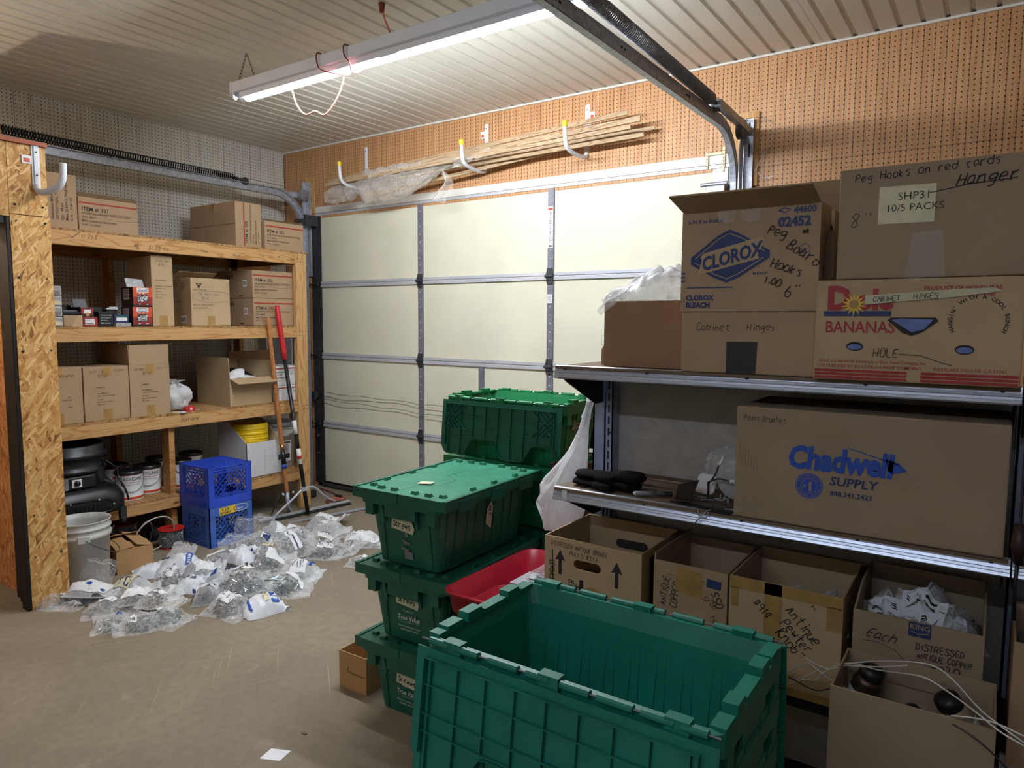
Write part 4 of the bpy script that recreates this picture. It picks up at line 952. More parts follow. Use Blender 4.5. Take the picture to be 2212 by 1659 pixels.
thb = thing('packaging_bag', 'black and white printed packaging lying in the open carton', 'packaging', (-4.575 - .21, 3.189, DZ[3]), R90)
MB().sheet(bagfn, 16, 16).build('white_part', MT['white'], thb, True, solid=.003)
MB().bb((-.15, -.16, .006), (.15, .16, .165)).build('lower_contents', MT['card_white'], thb)
def bf2(u, v):
    x, y, z = bagfn(.30 + .55 * u + .2 * (v - .5), .12 + .8 * v); return (x, y, z + .006)
MB().sheet(bf2, 14, 8).build('black_part', MT['black_plastic'], thb, True)
def bf3(u, v):
    x, y, z = bagfn(.06 + .38 * u + .1 * math.sin(v * 3), .05 + .3 * v); return (x, y, z + .012 + .02 * math.sin(PI * v))
MB().sheet(bf3, 10, 6).build('white_corner', MT['paper'], thb, True)
th, F = shelf_box('cardboard_box', 'dark carton with raised flap at the back of the third shelf', 3.30, 3.70, .30, .30, 3, xf=-5.02, mat='card_red_brown', flaps={'f': (.08, 92)}, tape='')
m = MB(); F['f'].rect(m, .12, .27, .24, .03); F['f'].rect(m, .30, .2, .06, .09); m.build('label', MT['card_light'], th)
m = MB(); F['l'].line(m, [(.20, .2), (.25, .2), (.25, .26), (.20, .26), (.20, .2)], .003); m.build('box_mark', MT['card_dark'], th)
for i, (y0, y1, z, lab) in enumerate(((3.392, 3.515, 0, 'lower left white carton with red stripe beside the corner post'), (3.522, 3.640, 0, 'lower right white carton with red stripe beside the corner post'), (3.40, 3.645, .121, 'upper white carton with red stripe beside the corner post'))):
    th, F = shelf_box('white_carton', lab, y0, y1, .119 if i < 2 else .150, .26, 3, xf=-4.585, z=DZ[3] + z, mat='card_white', group='white red-striped cartons')
    w = y1 - y0; h = .119 if i < 2 else .15
    m = MB(); F['f'].rect(m, 0, h - .022, w, .009); F['l'].rect(m, 0, h - .022, .26, .009); m.build('red_stripe', MT['red_ink'], th)
    m = MB()
    if i < 2: F['f'].hand(m, '$.99' if i else '30', .03, h - .058, .016, .002, seed=i); F['f'].hand(m, 'Shade', .02, h - .035, .010, .0012)
    else:
        F['f'].hand(m, 'Curtains', .13, .11, .014, .0014); F['f'].hand(m, '$2.50', .15, .085, .018, .002)
        for q, t in enumerate(('VENETIAN BLIND', 'WHITE VINYL', 'ROOM DARKENING')): F['l'].text(m, t, .06, .10 - q * .022, .016, bold=.02); F['f'].text(m, t, .005, .10 - q * .022, .012, bold=.02)
    m.build('lettering', MT['ink'], th)
th = thing('electrical_panel', 'light grey electrical panel box on the pegboard behind the shelving corner', 'electrical panel', (XL, 4.03, .80))
MB().bb((.001, -.14, 0), (.10, .14, .95)).build('cabinet', MT['white_paint'], th, bevel=.004); MB().bb((.1, -.12, .03), (.108, .12, .92)).build('cover', MT['galv'], th, bevel=.004); MB().bb((.1085, -.10, .45), (.115, -.08, .5)).build('latch', MT['ink'], th)

# ---- bottom deck
fan = thing('air_mover', 'black plastic air mover blower with round top intake on the bottom shelf', 'fan', (-4.70, 1.895, DZ[4] - .018))
def rr(l, w, r, z, cx=0, cy=0): return [Vector(p) for p in rect_ring(l, w, r, z, 6, cx, cy)]
MB().loft([rr(.50, .54, .08, .019), rr(.56, .60, .10, .03), rr(.56, .60, .10, .115), rr(.52, .56, .12, .165), rr(.46, .48, .14, .185)], True, True).build('housing', MT['black_plastic'], fan, True)
MB().lathe([(.205, .175), (.210, .275), (.222, .28), (.222, .295), (.208, .305), (.214, .365), (.228, .37), (.228, .39), (.212, .40), (.216, .435), (.207, .443), (.190, .44), (.178, .40), (.165, .22), (.0, .2)], 40, (0, .05, 0)).build('intake_drum', MT['black_plastic'], fan, True)
m = MB(); m.bb((.190, -.09, .19), (.222, .13, .27)); m.build('control_box', MT['black_plastic'], fan, bevel=.01)
m = MB(); m.bb((.2222, -.01, .205), (.2242, .045, .253)); m.build('switch_plate', MT['print_white'], fan); m = MB(); m.cyl((.2242, .018, .229), (.239, .018, .229), .018, .014, 16); m.build('switch_knob', MT['black_plastic'], fan, True)
m = MB(); m.bb((.2222, -.08, .195), (.2242, -.03, .262)); m.build('rating_plate', MT['grey_label'], fan)
m = MB(); ff = Face((.2244, -.08, .195), (0, 1, 0), (0, 0, 1), .0004); [ff.line(m, [(.004, .066 - q * .008), (.04, .066 - q * .008)], .002) for q in range(5)]; ff.text(m, 'CE', .008, .008, .014); m.build('plate_print', MT['ink'], fan)
m = MB(); m.tube([(.282, -.24 + .0, .04)] + [(.283, -.24 + .40 * t, .115 + .01 * math.sin(PI * t)) for t in [i / 10 for i in range(11)]] + [(.283, .19, .095), (.283, .2, .07), (.283, .17, .04), (.283, -.2, .036)], .004, 6); m.build('grille_frame', MT['black_metal'], fan)
m = MB()
for q in range(16): m.bb((.2815, -.21 + q * .024, .045), (.2832, -.206 + q * .024, .105))
for q in range(4): m.bb((.2815, -.21, .05 + q * .015), (.2830, .165, .053 + q * .015))
o = m.build('grille', MT['black_metal'], fan)
m = MB(); [m.cyl((.284, y, z), (.288, y, z), .006, seg=8) for y, z in ((-.05, .122), (.11, .122), (.195, .08), (.14, .035))]; o = m.build('grille_bolts', MT['galv'], fan); o['kind'] = 'stuff'
m = MB(); [m.cyl((.12, yy, .30 + .02 * q), (.16, yy, .30 + .02 * q), .008, seg=8) for q, yy in enumerate((.215, .205, .2))]; m.tube(spl([(.16, .2, .34), (.2, .23, .31), (.18, .27, .27), (.24, .25, .23), (.27, .275, .15), (.275, .29, .08)]), .006, 6); o = m.build('cord_wrap', MT['black_plastic'], fan, True)
for sx, sy in ((.262, .255), (.262, -.255)):
    MB().cyl((sx, sy - .012, -.035), (sx, sy + .012, -.035), .0235, seg=14).bb((sx - .016, sy - .018, -.03), (sx + .016, sy + .018, .045)).build('caster', MT['rubber'], fan)
can_proto = None
def paint_can(label, loc, rz, group='paint cans on the bottom shelf'):
    global can_proto
    if can_proto is None:
        th = thing('paint_can', label, 'paint can', loc, rz, group)
        MB().lathe([(0, 0), (.082, 0), (.084, .004), (.082, .008), (.082, .178), (.084, .182), (.0845, .187), (.080, .189)], 32).build('can', MT['paper'], th, True)
        MB().lathe([(.0822, .008), (.0826, .009), (.0826, .024), (.0822, .025)], 32).build('orange_band', MT['orange'], th, True)
        MB().lathe([(.0822, .168), (.0826, .169), (.0826, .178), (.0822, .179)], 32).build('top_band', MT['screw_red'], th, True)
        MB().lathe([(.086, .174), (.086, .192), (.080, .194), (.074, .190), (.066, .186), (0, .186)], 32).build('lid', MT['black_plastic'], th, True)
        m = MB(); vs, fs = text2d('EASYCARE', .030, .004); wtot = max(v[0] for v in vs)
        m.add([(.0836 * math.cos((x - wtot / 2) / .0836), .0836 * math.sin((x - wtot / 2) / .0836), .134 + y) for x, y in vs], fs)
        vs, fs = text2d('PAINT & PRIMER IN ONE', .0095, .004); wtot = max(v[0] for v in vs)
        m2 = MB(); m2.add([(.0836 * math.cos((x - wtot / 2) / .0836), .0836 * math.sin((x - wtot / 2) / .0836), .118 + y) for x, y in vs], fs)
        vs, fs = text2d('INTERIOR LATEX SATIN', .009, .002); m.add([(.0836 * math.cos((x - .045) / .0836), .0836 * math.sin((x - .045) / .0836), .102 + y) for x, y in vs], fs)
        m.build('lettering', MT['ink_soft'], th)
        m2.add([(.0838 * math.cos(a), .0838 * math.sin(a), z) for a, z in ((-.82, .105), (-.68, .1), (-.66, .118), (-.8, .122))], [(0, 1, 2, 3)]); m2.build('red_lettering', MT['red_ink'], th)
        MB().tube([(.0865 * math.cos(a), .0865 * math.sin(a), .145 - .085 * math.cos((a) / 1.5 * PI / 2)) for a in [-1.5 + 3.0 * i / 20 for i in range(21)]], .0018, 6).build('wire_handle', MT['wire'], th, True)
        can_proto = th; return th
    c = copy_tree(can_proto); c.location = loc; c.rotation_euler = (0, 0, rz); c['label'] = label; c['group'] = group; return c
paint_can('front paint can nearest the black air mover on the bottom shelf', (-4.705, 2.330, DZ[4]), -.25)
paint_can('paint can with full brand name showing left of the center post', (-4.790, 2.500, DZ[4]), -.45)
paint_can('paint can half hidden behind the blue milk crates, right of the center post', (-4.78, 2.72, DZ[4]), .6)
paint_can('paint can at the back just right of the center post', (-4.99, 2.685, DZ[4]), .9)
paint_can('paint can in deep shade behind the one nearest the air mover', (-4.985, 2.375, DZ[4]), .2)
paint_can('paint can with raised wire handle behind the blue milk crates', (-4.98, 2.93, DZ[4]), 1.2)
# white display box of yellow lids
wb_ = thing('white_display_box', 'white cardboard display box with sloping sides on the bottom shelf', 'box', (-4.57 - .18, 3.285, DZ[4]), R90)
W_, D_, HF, HB = .31, .36, .265, .41
m = MB(); m.bb((-W_ / 2, -D_ / 2, 0), (W_ / 2, D_ / 2, .004)); m.bb((-W_ / 2, -D_ / 2, 0), (W_ / 2, -D_ / 2 + .004, HF)); m.bb((-W_ / 2, D_ / 2 - .004, 0), (W_ / 2, D_ / 2, HB))
for s in (-1, 1): m.prism([(-D_ / 2, 0), (D_ / 2, 0), (D_ / 2, HB), (D_ * .12, HB), (-D_ / 2, HF)], 0, .004 * -s, (s * W_ / 2, 0, 0), (0, 1, 0), (0, 0, 1))
m.build('body', MT['card_white'], wb_)
m = MB(); f = Face((-W_ / 2, -D_ / 2, 0), (1, 0, 0), (0, 0, 1)); f.line(m, [(.16, 0), (.158, .14), (.16, .2)], .0016); f.line(m, [(.158, .14), (.27, .15)], .001); m.build('crease', MT['grey_label'], wb_)
for i in range(9):
    rl = .137
    lid = MB().lathe([(rl - .022, .004), (rl - .010, .004), (rl - .008, 0), (rl, 0), (rl + .003, .004), (rl, .024), (rl - .006, .026), (rl - .020, .016), (rl - .03, .014), (0, .014)], 36).build('bucket_lid', MT['yellow'], None, True)
    lid.location = (-4.75 + .002 * math.sin(i * 3), 3.282 + .002 * math.cos(i * 2), DZ[4] + .215 + .0195 * i)
    n = ('lowest', 'second lowest', 'third lowest', 'fourth lowest', 'middle', 'fourth from the top', 'third from the top', 'second from the top', 'topmost')[i]
    tag(lid, n + ' yellow plastic bucket lid in the white display box', 'bucket lid', 'yellow bucket lids')
MB().bb((-.14, -.17, .005), (.14, .17, .213)).build('packed_contents', MT['yellow'], wb_)
def bucket(name, label, loc, rz, r, h, mat, lid=False, lined=False):
    th = thing(name, label, 'bucket', loc, rz)
    MB().lathe([(0, .002), (r * .86, .0), (r * .88, .004), (r * .96, h * .74), (r * 1.03, h * .745), (r * 1.04, h * .80), (r * .985, h * .81), (r * .985, h * .875), (r * 1.035, h * .88), (r * 1.035, h * .90), (r * 1.0, h * .905), (r * 1.0, h * .985), (r * 1.03, h * .99), (r * 1.03, h), (r * .97, h), (r * .94, h * .9), (r * .84, .02), (0, .015)], 40).build('pail', MT[mat], th, True)
    for sg in (-1, 1): MB().box((sg * r, 0, h * .77), (.02, .06, .04)).build('ear', MT[mat], th, bevel=.003)
    return th
bk = bucket('plastic_bucket', 'dirty white plastic bucket on the floor beside the oriented strand board post', (-4.262, 1.832, 0), -.35, .146, .372, 'bucket_white')
m = MB(); m.tube(spl([(.152, 0, .287), (.165, .05, .25), (.155, .13, .2), (.10, .17, .175), (0, .185, .17), (-.10, .17, .18), (-.155, .12, .21), (-.16, .05, .26), (-.152, 0, .287)]), .0022, 6); m.build('wire_bail', MT['steel_dark'], bk, True)
MB().lathe([(.0, .23), (.06, .245), (.10, .225), (.132, .235)], 24).build('debris_inside', MT['concrete'], bk, True)
bucket('plastic_bucket', 'white lidded bucket with printed sheet on the bottom shelf by the post', (-4.81, 3.588, DZ[4]), -.2, .132, .36, 'bucket_white')
bkr = bpy.data.objects['plastic_bucket.001']
MB().lathe([(.142, .335), (.146, .336), (.146, .366), (.135, .368), (.125, .360), (0, .360)], 36).build('lid', MT['galv'], bkr, True)
m = MB(); m.add([(.1325 * math.cos(a) * k, .1325 * math.sin(a) * k, z) for z, k in ((.05, .97), (.22, 1.02)) for a in [-.5 + i * .1 for i in range(10)]], [(i, i + 1, 11 + i, 10 + i) for i in range(9)]); m.build('printed_sheet', MT['paper'], bkr, True)
m = MB(); m.add([(.137 * math.cos(a) * k, .137 * math.sin(a) * k, z) for z, k in ((.20, 1.0), (.212, 1.0)) for a in [-.48 + i * .1 for i in range(9)]], [(i, i + 1, 10 + i, 9 + i) for i in range(8)])
for q in range(9): m.add([(.136 * math.cos(a), .136 * math.sin(a), z) for z in (.185 - q * .013, .189 - q * .013) for a in [-.3 + i * .1 for i in range(6)]], [(i, i + 1, 7 + i, 6 + i) for i in range(5)])
m.build('sheet_print', MT['ink_soft'], bkr)

# ================================================================== GREEN TOTES
TL, TW, THT = .64, .40, .2875
def tote_body(mat):
    L, W, H = TL, TW, THT; V = lambda *a: [Vector(p) for p in rect_ring(*a)]
    m = MB()
    m.loft([V(L - .11, W - .10, .03, 0), V(L - .055, W - .05, .03, H - .055), V(L, W, .03, H - .055), V(L, W, .03, H - .012), V(L - .03, W - .03, .025, H - .010),
            V(L - .062, W - .057, .025, H - .052), V(L - .12, W - .11, .025, .006)], True, True)
    for s in (-1, 1):     # moulded ribs, long sides and ends
        for i in range(9):
            x = -.245 + i * .06125; y0 = s * (W - .10) / 2; y1 = s * (W - .05) / 2; e = .004 * s; wd = .018 if i % 2 else .006
            m.add([(x - wd / 2, y0 - e, .01), (x + wd / 2, y0 - e, .01), (x + wd / 2, y0 + e, .01), (x - wd / 2, y0 + e, .01), (x - wd / 2, y1 - e, H - .056), (x + wd / 2, y1 - e, H - .056), (x + wd / 2, y1 + e, H - .056), (x - wd / 2, y1 + e, H - .056)],
                  [(0, 1, 5, 4), (1, 2, 6, 5), (2, 3, 7, 6), (3, 0, 4, 7), (4, 5, 6, 7)])
        for y in (-.112, .112):
            x0 = s * (L - .11) / 2; x1 = s * (L - .055) / 2; e = .005 * s
            m.add([(x0 - e, y - .008, .01), (x0 - e, y + .008, .01), (x0 + e, y + .008, .01), (x0 + e, y - .008, .01), (x1 - e, y - .008, H - .056), (x1 - e, y + .008, H - .056), (x1 + e, y + .008, H - .056), (x1 + e, y - .008, H - .056)],
                  [(0, 1, 5, 4), (1, 2, 6, 5), (2, 3, 7, 6), (3, 0, 4, 7), (4, 5, 6, 7)])
        for i in range(8):
            x = -.22 + i * .063; y0 = s * (W - .112) / 2; y1 = s * (W - .061) / 2; e = .0025
            for dx in (-.022, .022): m.add([(x + dx * .8 - .002, y0 - e, .02), (x + dx * .8 + .002, y0 - e, .02), (x + dx * .8 + .002, y0 + e, .02), (x + dx * .8 - .002, y0 + e, .02), (x + dx - .002, y1 - e, H - .085), (x + dx + .002, y1 - e, H - .085), (x + dx + .002, y1 + e, H - .085), (x + dx - .002, y1 + e, H - .085)], [(0, 1, 5, 4), (1, 2, 6, 5), (2, 3, 7, 6), (3, 0, 4, 7), (4, 5, 6, 7)])
            m.bb((x - .024, y1 - e, H - .087), (x + .024, y1 + e, H - .083))
        # skirt gussets hanging from the rim
        for y in (-.15, .15): m.bb((s * (L / 2 - .002), y - .02, H - .10), (s * (L / 2 - .024), y + .02, H - .054))
    return m.mesh('body', MT[mat])
def tote_handle(mat, s):
    L, H = TL, THT; m = MB(); x = s * (L / 2 - .004)
    m.bb((x, -.075, H - .098), (x - s * .006, .075, H - .054))
    for y in (-.088, .076): m.prism([(0, 0), (.022, 0), (.004, -.075), (0, -.075)], 0, .012, (x - s * .022, y + (.012 if s < 0 else 0), H - .054), (s, 0, 0), (0, 0, 1))
    return m.mesh('handle', MT[mat])
def rim_blocks(mat):
    """interlocking castellations standing on the open rim"""
    L, W, H = TL, TW, THT; m = MB()
    for s in (1,):
        for y, wd, hh in ((-.155, .05, .004), (-.095, .045, .016), (-.02, .085, .006), (.06, .05, .018), (.13, .05, .012), (.172, .025, .006)): m.bb((s * (L / 2 - .002), y * s - wd / 2, H - .014), (s * (L / 2 - .03), y * s + wd / 2, H - .01 + hh))
    return m.mesh('rim_castellation', MT[mat])
def hinge_mesh(mat):
    """barrels along a long edge, local: along x at y = 0"""
    m = MB()
    for x, wd in ((-.27, .05), (-.20, .06), (-.11, .07), (-.03, .05), (.05, .06), (.13, .07), (.21, .06), (.275, .045)): m.cyl((x - wd / 2, 0, 0), (x + wd / 2, 0, 0), .008, seg=10)
    for x in (-.235, -.005, .245): m.bb((x - .022, -.006, -.024), (x + .022, .018, .011))
    return m.mesh('hinge_barrels', MT[mat])
def rod_mesh():
    return MB().cyl((-.318, 0, 0), (.318, 0, 0), .0022, seg=6).mesh('hinge_rod', MT['wire'])
def ez(x):
    t = ((x / TL + .5) * 2) % 1.0
    q = math.sin(2 * PI * t); return .038 * max(-1, min(1, q * 2.2))
def lid_mesh(mat, W, diag=False, ribs=True):
    """half lid: u along length, v from the hinge, w out of the closed top; fingers interlock at the middle"""
    L = TL; Wh = W / 2; m = MB(); N = 64; pts = []
    top = [(-L / 2 + L * i / N, Wh + ez(-L / 2 + L * i / N) - .001) for i in range(N + 1)]
    poly = [(-L / 2, .004), (L / 2, .004)] + top[::-1]
    m.prism(poly, -.002, .002)
    if ribs:
        def rib(a, b, hgt=.011, t=.0022):
            a = Vector((a[0], a[1], 0)); b = Vector((b[0], b[1], 0)); d = (b - a); 
            if d.length < .004: return
            d.normalize(); n = Vector((-d.y, d.x, 0)) * t / 2
            m.add([a - n, b - n, b + n, a + n] + [p + Vector((0, 0, -hgt)) for p in (a - n, b - n, b + n, a + n)], [(0, 1, 5, 4), (2, 3, 7, 6), (4, 5, 6, 7), (0, 4, 7, 3), (1, 2, 6, 5)])
        xs = [-.275 + i * .0688 for i in range(9)]
        for x in xs: rib((x, .022), (x, Wh + ez(x) - .006))
        for v in (.022, .075, .135, Wh - .045): rib((-.29, v), (.29, v), .013 if v in (.022,) else .011)
        rib((-.29, .022), (-.29, Wh - .0), .016); rib((.29, .022), (.29, Wh - .0), .016)
        for i in range(0, N, 2):
            if abs(top[i][0]) < .29: rib(top[i], top[min(i + 2, N)], .010)
        if diag:
            for s in (-1, 1):
                for q in range(5):
                    a = s * (.285 - q * .026); rib((a, .024), (s * .287, .024 + q * .026 + .002)); 
                    rib((s * (.287), .03 + q * .024), (s * (.287 - .11 + q * .024), .03 + .11 if q == 0 else .026 + .11))
    else:
        for x, v, sx, sy in ((-.27, .045, .02, .028), (.27, .045, .02, .028), (-.285, .10, .018, .03), (.285, .10, .018, .03), (-.285, .165, .018, .03), (.285, .165, .018, .03), (-.12, .022, .03, .014), (.02, .022, .03, .014), (.17, .022, .03, .014)):
            m.add([(x + i * sx / 2 * k, v + j * sy / 2 * k, z) for z, k in ((.002, 1), (.014, .72)) for i, j in ((-1, -1), (1, -1), (1, 1), (-1, 1))], [(0, 1, 5, 4), (1, 2, 6, 5), (2, 3, 7, 6), (3, 0, 4, 7), (4, 5, 6, 7)])
    return m.mesh('lid_half', MT[mat])
def lid_edge_mesh(mat, W):
    """turned-down edge of a closed half lid"""
    m = MB(); L = TL
    m.bb((-L / 2 - .006, -.012, -.03), (L / 2 + .006, .0035, .006))
    for s in (-1, 1): m.bb((s * (L / 2 + .007), -.012, -.034), (s * (L / 2 + .0005), W / 2 - .002, .0035))
    for x, wd in ((-.2, .1), (.0, .1), (.2, .1)): m.bb((x - wd / 2, -.0155, -.05), (x + wd / 2, -.0115, -.006))
    return m.mesh('lid_edge', MT[mat])
_tm = {}
def tm(key, fn, *a):
    if key not in _tm: _tm[key] = fn(*a)
    return _tm[key]
def frame_rot(u, v):
    u = Vector(u); v = Vector(v).normalized(); w = u.cross(v)
    return Matrix((u, v, w)).transposed().to_euler()
def tote(label, loc, rz, mat, lids, lidmat=None, diag=False, group=None, Wc=.425, hang=.10):
    th = thing('storage_tote', label, 'storage tote', loc, rz, group); lidmat = lidmat or mat
    share('body', tm(('b', mat), tote_body, mat), th)
    for s in (-1, 1): share('handle', tm(('h', mat, s), tote_handle, mat, s), th)
    for s in (-1, 1):
        if lids == 'closed':
            rot = frame_rot((1, 0, 0), (0, 1, 0)) if s < 0 else frame_rot((-1, 0, 0), (0, -1, 0))
            hl = share('lid_half', tm(('lc', lidmat, Wc), lid_mesh, lidmat, Wc, False, False), th, (0, s * Wc / 2, THT - .004), rot)
            share('lid_edge', tm(('le', mat, Wc), lid_edge_mesh, mat, Wc), hl)
        elif lids == 'open':
            ang = hang
            v = (0, s * math.sin(ang), -math.cos(ang)); rot = frame_rot((1 if s < 0 else -1, 0, 0), v)
            hl = share('lid_half', tm(('lo', lidmat, diag), lid_mesh, lidmat, .43, diag, True), th, (0, s * (TW / 2 + .016), THT - .016), rot)
            share('hinge_rod', tm('rod', rod_mesh), th, (0, s * (TW / 2 + .006), THT - .009))
            share('hinge_barrels', tm(('hb', mat), hinge_mesh, mat), th, (0, s * (TW / 2 + .006), THT - .009), (0, 0, 0 if s < 0 else PI))
    if lids == 'open':
        for s in (0, PI): share('rim_castellation', tm(('rc', mat), rim_blocks, mat), th, rot=(0, 0, s))
    return th
def end_face():   # near short end of a body (local -x)
    return Face((-(TL - .11) / 2, (TW - .10) / 2, 0), (0, -1, 0), (-.0275, 0, .2325), .006)
def screws_tag(th, word, y0, z0, rot, tv=False, seed=1, w=.105, h=.046):
    f = end_face(); m = MB()
    pts = [(0, 0), (w, -.004), (w + .008, h * .45), (w - .004, h), (.004, h + .003)]
    f.put(m, (pts, [tuple(range(5))]), y0, z0, rot); m.build('masking_tape', MT['masking'], th)
    m = MB(); c, s = math.cos(rot), math.sin(rot); f.hand(m, word, y0 + .010 * c - .012 * s, z0 + .010 * s + .012 * c, .022, .0036, rot=rot, seed=seed, wx=.92, lift=.0012); m.build('handwriting', MT['ink'], th)
    if tv:
        m = MB(); f.text(m, 'Property of', .15, .125, .010, align='CENTER'); f.text(m, 'True Value', .15, .090, .030, bold=.008, shear=.25, align='CENTER', wx=.8)
        f.line(m, [(.10, .083), (.115, .083)], .001); f.line(m, [(.185, .083), (.20, .083)], .001); f.text(m, 'COMPANY', .15, .0795, .0075, align='CENTER', space=1.6)
        f.text(m, 'Return promptly to your', .15, .060, .0105, align='CENTER'); f.text(m, 'Distribution Center', .15, .046, .0105, align='CENTER'); m.build('printed_logo', MT['print_white'], th)
# stack of three closed totes of screws
G1 = 'closed totes marked Screws'
t3 = tote('lowest tote of the Screws stack, tape label over the white logo', (-1.79, 2.165, 0), R90 + .035, 'tote_dark', 'closed', group=G1, Wc=.43); screws_tag(t3, 'Screws', .10, .135, -.10, True, 2)
t2_ = tote('middle tote of the Screws stack with white company logo', (-1.785, 2.165, THT + .011), R90 + .05, 'tote_dark', 'closed', group=G1, Wc=.43); screws_tag(t2_, 'Screws', .095, .155, -.08, True, 5)
t1_ = tote('top tote of the Screws stack with dusty pale green lid', (-1.785, 2.160, 2 * (THT + .011)), R90 + .028, 'tote_dark', 'closed', 'tote_lid', group=G1, Wc=.43); screws_tag(t1_, 'Screws', .085, .145, -.09, False, 9)
f = end_face(); m = MB()
for (x, z, w, h, r) in ((.150, .118, .012, .016, 0), (.135, .098, .035, .008, -.3), (.143, .086, .014, .012, .2), (.128, .066, .034, .010, -.2), (.140, .030, .040, .030, 0)): f.rect(m, x, z, w, h, r)
o = m.build('torn_label', MT['grey_label'], t1_); o['kind'] = 'stuff'
fr_ = Face((-(TL - .11) / 2, -(TW - .10) / 2, 0), (1, 0, 0), (0, -.025, .2325), .006)
m = MB(); fr_.poly(m, [(.26, .13), (.30, .10), (.302, .19), (.286, .215), (.262, .19)]); m.build('masking_tape', MT['masking'], t1_)
m = MB(); fr_.hand(m, 'VOLT', .274, .20, .015, .003, rot=-PI / 2, lift=.0012); fr_.hand(m, 'NT', .29, .165, .012, .002, rot=-PI / 2, lift=.0012); m.build('handwriting', MT['ink'], t1_)
m = MB(); m.prism([(-.03, -.02), (.024, -.018), (.03, .016), (-.022, .02)], 0, .001); o = m.build('paper_scrap', MT['cream_paper']); o.location = (-1.80, 2.02, 3 * (THT + .011) - .0075); o.rotation_euler = (0, 0, .5); tag(o, 'scrap of cream paper lying on the dusty green tote lid', 'paper')
# back stack
for i in range(3):
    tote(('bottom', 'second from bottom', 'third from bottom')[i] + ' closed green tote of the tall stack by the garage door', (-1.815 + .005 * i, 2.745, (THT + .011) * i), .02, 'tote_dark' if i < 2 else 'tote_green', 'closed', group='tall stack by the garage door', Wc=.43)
tb = tote('bright green open tote on top of the stack by the garage door with lid hanging', (-1.81, 2.735, (THT + .009) * 3 - .006), .02, 'tote_green', 'open', 'tote_dark', True, group='tall stack by the garage door')
fe = Face((TL / 2 - .055, -(TW - .10) / 2, 0), (0, 1, 0), (.0275, 0, .2325), .004)
m = MB(); fe.poly(m, [(.08, .155), (.19, .165), (.185, .205), (.085, .20)]); m.build('masking_tape', MT['masking'], tb); m = MB(); fe.hand(m, 'Grommets', .095, .168, .018, .0026, lift=.0012, wx=.8); m.build('handwriting', MT['ink'], tb)
# nested stack of open totes in the foreground
NT = 7
for i in range(NT):
    n = ('lowest', 'second from the floor', 'third from the floor', 'fourth from the floor', 'third from the top', 'second from the top', 'topmost')[i]
    lab = n + ' tote of the nested open stack in the foreground' if i < NT - 1 else 'large open teal green tote in the foreground with ribbed lids hanging outside'
    tote(lab, (-.648, 1.277 , .0955 * i), .004, 'tote_teal', 'open', 'tote_teal', False, group='nested open totes', hang=.13)
m = MB(); m.prism([(-.014, -.0035), (.014, -.0035), (.014, .0035), (-.014, .0035)], 0, .002)

# red bin on a carton
bx, F = carton('cardboard_box', 'brown carton under the red plastic bin beside the Screws totes', (-1.385, 2.055, 0), 0, .26, .50, .462, 'card')
rb = thing('plastic_bin', 'translucent red plastic bin with rounded rim holding bagged parts', 'bin', (-1.385, 2.055, .463))
V = lambda *a: [Vector(p) for p in rect_ring(*a)]
MB().loft([V(.21, .48, .04, 0), V(.225, .50, .04, .06), V(.245, .52, .045, .062), V(.262, .545, .05, .132), V(.282, .565, .055, .132), V(.282, .565, .055, .138), V(.256, .539, .048, .138), V(.238, .513, .043, .064), V(.218, .493, .038, .060), V(.203, .473, .036, .004)], True, True).build('bin', MT['red_bin'], rb, True)
rb2 = thing('plastic_tray', 'smaller red plastic tray lying inside the red bin', 'tray', (-1.385, 1.945, .475))
MB().loft([V(.14, .20, .03, 0), V(.17, .23, .04, .07), V(.176, .236, .042, .07), V(.164, .224, .038, .068), V(.135, .195, .03, .004)], True, True).build('tray', MT['red_bin'], rb2, True)
m = MB(); m.box((0, 0, .035), (.11, .15, .05)); m.build('folded_sheet', MT['paper'], rb2, bevel=.01)
pouf('plastic_bag', 'clear bag with an orange label lying in the red bin', (-1.33, 2.16, .532), 0, .06, .08, .075, 'clear_film', 8, knot=False)
m = MB(); m.box((0, 0, 0), (.05, .09, .05)); m.build('packed_parts', MT['grey_label'], bpy.data.objects['plastic_bag.001'], bevel=.012, loc=(0, 0, .028)); MB().box((.02, -.02, .058), (.03, .03, .004)).build('orange_label', MT['orange'], bpy.data.objects['plastic_bag.001'])
MB().bb((-.09, .07, .006), (.09, .21, .066)).build('packed_parts', MT['card_white'], rb)
# small open carton by the Screws totes
th, F = carton('cardboard_box', 'small open orange-brown carton with hand slot beside the lowest Screws tote', (-2.105, 2.075, 0), .03, .155, .35, .155, 'card_orange', True, hand_holes=None)
m = MB(); f = F['f']; f.line(m, [(.055, .095), (.05, .085), (.056, .076), (.075, .073), (.15, .073)], .006); m.build('slot_cut', MT['card_dark'], th)
# dark carton with a roll
th, F = carton('cardboard_box', 'dark narrow carton holding a brown roll behind the white shopping bag', (-1.375, 2.41, 0), .0, .13, .12, .955, 'dark_maroon', True)
rl = thing('paper_roll', 'rolled brown sheet standing in the dark narrow carton', 'roll', (-1.375, 2.41, .006))
sp = [((.012 + .0032 * a / PI) * math.cos(a), (.012 + .0032 * a / PI) * math.sin(a)) for a in [i * .35 for i in range(128)]]
mm = MB(); mm.add([(x, y, z) for z in (0, .935) for x, y in sp], [(i, i + 1, 129 + i, 128 + i) for i in range(127)]); mm.build('rolled_sheet', MT['roll_brown'], rl, True, solid=.0016)

